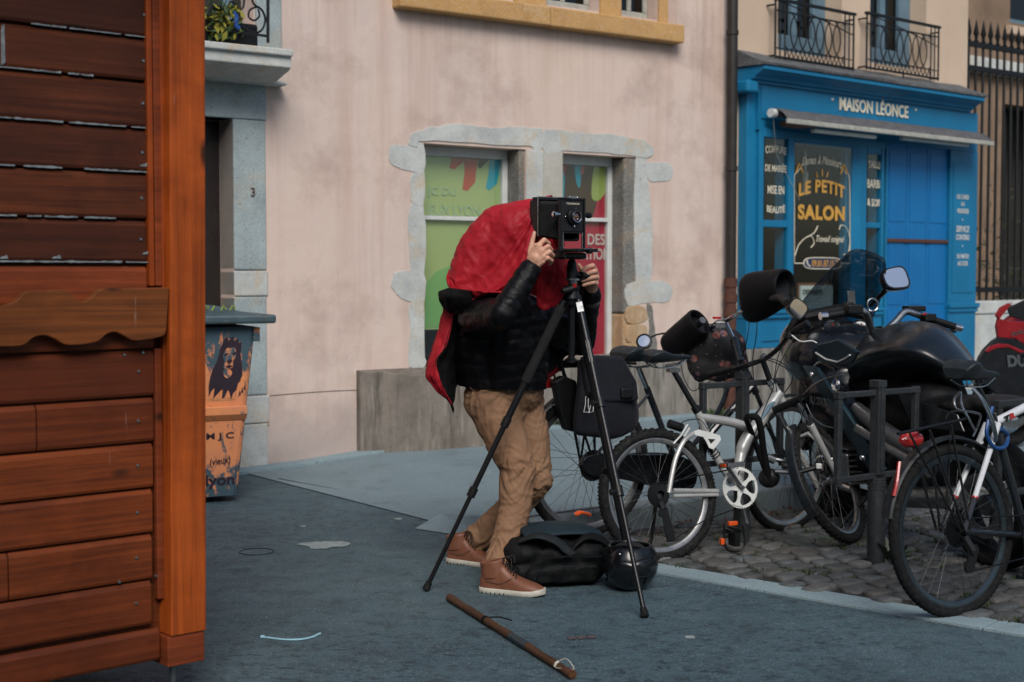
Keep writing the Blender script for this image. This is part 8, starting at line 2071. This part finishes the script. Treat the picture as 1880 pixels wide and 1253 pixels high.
# walking stick
sa, sb2 = G(826, 1098, .016), G(1052, 1240, .016); dst = (sb2-sa).normalized()
ws_ = thing('walking_stick', 'worn brown wooden stick with dark tape and string lying on the asphalt', 'stick', Vector((sa.x, sa.y, 0)))
b = MB(); r = random.Random(12); pts = [sa.lerp(sb2, i/20) + Vector(((r.random()-.5)*.002, (r.random()-.5)*.002, 0)) for i in range(21)]
b.tube(pts, [.0165+.0012*r.random()-.003*(i/20)+.001*math.sin(i*1.9) for i in range(21)], 14); b.build('shaft', MT['stick'], ws_)
b = MB(); b.tube([sa.lerp(sb2, .33), sa.lerp(sb2, .35)], .0185, 12); q = sa.lerp(sb2, .345)+UP*.014; b.tube(catmull([q, q+Vector((.05, .02, -.004)), q+Vector((.10, .0, -.012))], 5), .003, 5); b.build('dark_tie', MT['lining'], ws_)
b = MB(); b.tube([sa.lerp(sb2, .55), sa.lerp(sb2, .60), sa.lerp(sb2, .68)], [.0163, .0166, .0160], 14); b.build('blue_black_tape', MT['moto_blue'], ws_)
b = MB(); b.tube([sa-dst*.002, sa+dst*.035], .0182, 14); b.build('end_ferrule', MT['rust'], ws_)
b = MB(); b.tube([sb2-dst*.05, sb2-dst*.005], .0165, 12); b.build('end_ferrule', MT['rust'], ws_)
b = MB(); q = sa.lerp(sb2, .90); 
for k in range(3): b.tube([q+dst*.006*k - dst*.004 + UP*.0165, q+dst*.006*k+UP*.012+dst.cross(UP)*.012, q+dst*.006*k+dst.cross(UP)*.0165], .002, 5)
b.tube(catmull([q+UP*.016, q+UP*.03+dst*.03-dst.cross(UP)*.02, q+dst*.09-dst.cross(UP)*.02+UP*.012, q+dst*.10+UP*.014, q+dst*.02+dst.cross(UP)*.017], 6), .0018, 5); b.build('string', MT['sole'], ws_)
# cable tie
ct = thing('cable_tie', 'pale blue plastic cable tie lying on the asphalt', 'cable tie', G(533, 1170))
b = MB(); pts = [G(x, y, .004) for x, y in ((486, 1170), (520, 1174), (550, 1174), (572, 1170), (588, 1163))]; b.tube(catmull(pts, 8), .0060, 6, flat=.5); b.build('strap', MT['tie'], ct)
b = MB(); b.box(G(482, 1169, .005), (.016, .012, .009)); b.build('ratchet_head', MT['tie'], ct, smooth=0, bevel=.002)
pk = MB()
for k in range(3): pk.add([G(x, y, .003) for x, y in ((1040+k*18, 1170-k*1), (1054+k*18, 1168-k), (1060+k*18, 1173-k), (1046+k*18, 1175-k))], [(0, 1, 2, 3)])
pk.build('chalk_mark', simple('faint_red_chalk', (.085, .065, .07), .9), smooth=0, label='faint reddish chalk mark on the asphalt right of the stick', cat='chalk mark')
# grit and small stones on the carriageway and in the gutter
gt = MB(); r = random.Random(21)
def stone1(p, s):
    vs = []; q0 = r.random()*6
    for k in range(5): q = q0+k*1.257; vs.append(Vector((p.x+s*math.cos(q)*(.6+.6*r.random()), p.y+s*math.sin(q)*(.6+.6*r.random()), p.z)))
    vs.append(Vector((p.x, p.y, p.z+s*.9))); gt.add(vs, [(k, (k+1) % 5, 5) for k in range(5)])
for _ in range(2600):
    p = Vector((-2.2+4.5*r.random(), 3.9+6.2*r.random()**1.3, .001))
    if (p-(S0 - SN*.165)).dot(SN) < 0 and (p-K0).dot(KN) > 0 and (p-K0).dot(KD) > -.1: continue
    if noise.noise(Vector((p.x*1.1, p.y*1.1, 3))) < -.15 and r.random() < .8: continue
    if (p-K0).dot(KN) < .15 and (p-K0).dot(KD) > -1.7: continue
    stone1(p, .0012+.0035*r.random()**3)
for _ in range(500):
    a_ = r.random()*1.9; p = S0 + SD*(a_*3) + SN*(abs(r.gauss(0, .03))+.004); p.z = .002; stone1(p, .0015+.003*r.random())
gt.build('road_grit', simple('grit', (.16, .18, .19), .85, var=.7, vs=60, c2=(.03, .035, .04)), kind='stuff', smooth=0, label='grit and tiny stones scattered over the asphalt', cat='grit')

# ================================================================ unseen houses across the street, added to block low sky and deepen blacks
OP = Plane((14, -9.5), (-1, .10))
for k, (u0, u1, h_, mt_) in enumerate(((-4, 8.5, 6.4, MT['beige']), (8.6, 19, 7.2, MT['plaster']), (19.1, 31, 6.0, MT['beige']))):
    hs = thing('unseen_house', ['unseen beige house across the street, right of the camera', 'unseen pink plastered house across the street, straight behind the camera', 'unseen beige house across the street, left of the camera'][k], 'house', OP.P(u0, 0, 0))
    ho_ = []
    for fl_ in range(2):
        u = u0+1.0
        while u < u1-1.6: ho_.append((u, u+1.0, .9+fl_*3.0, 2.6+fl_*3.0)); u += 2.3
    ho_ = [h2 for h2 in ho_ if h2[3] < h_-.2]
    wall(OP, u0, u1, -.1, h_, ho_, .25, mt_, 'wall', hs)
    b = MB(); b.fbox(OP, u0, u1, -6, -.5, -.1, h_); b.build('inner_rooms', MT['inner'], hs, smooth=0)
    b = MB(); b.fbox(OP, u0, u1, -6.2, .3, h_, h_+.25); b.build('roof', MT['slate'], hs, smooth=0)
    for a, c, d, e in ho_:
        b = MB(); b.fbox(OP, a, c, -.2, -.16, d, d+.07); b.fbox(OP, (a+c)/2-.03, (a+c)/2+.03, -.2, -.16, d+.071, e); f = b.build('window', MT['offwhite'], hs, smooth=0); b = MB(); b.fbox(OP, a, c, -.19, -.185, d, e); b.build('pane', MT['dark_glass'], f, smooth=0)
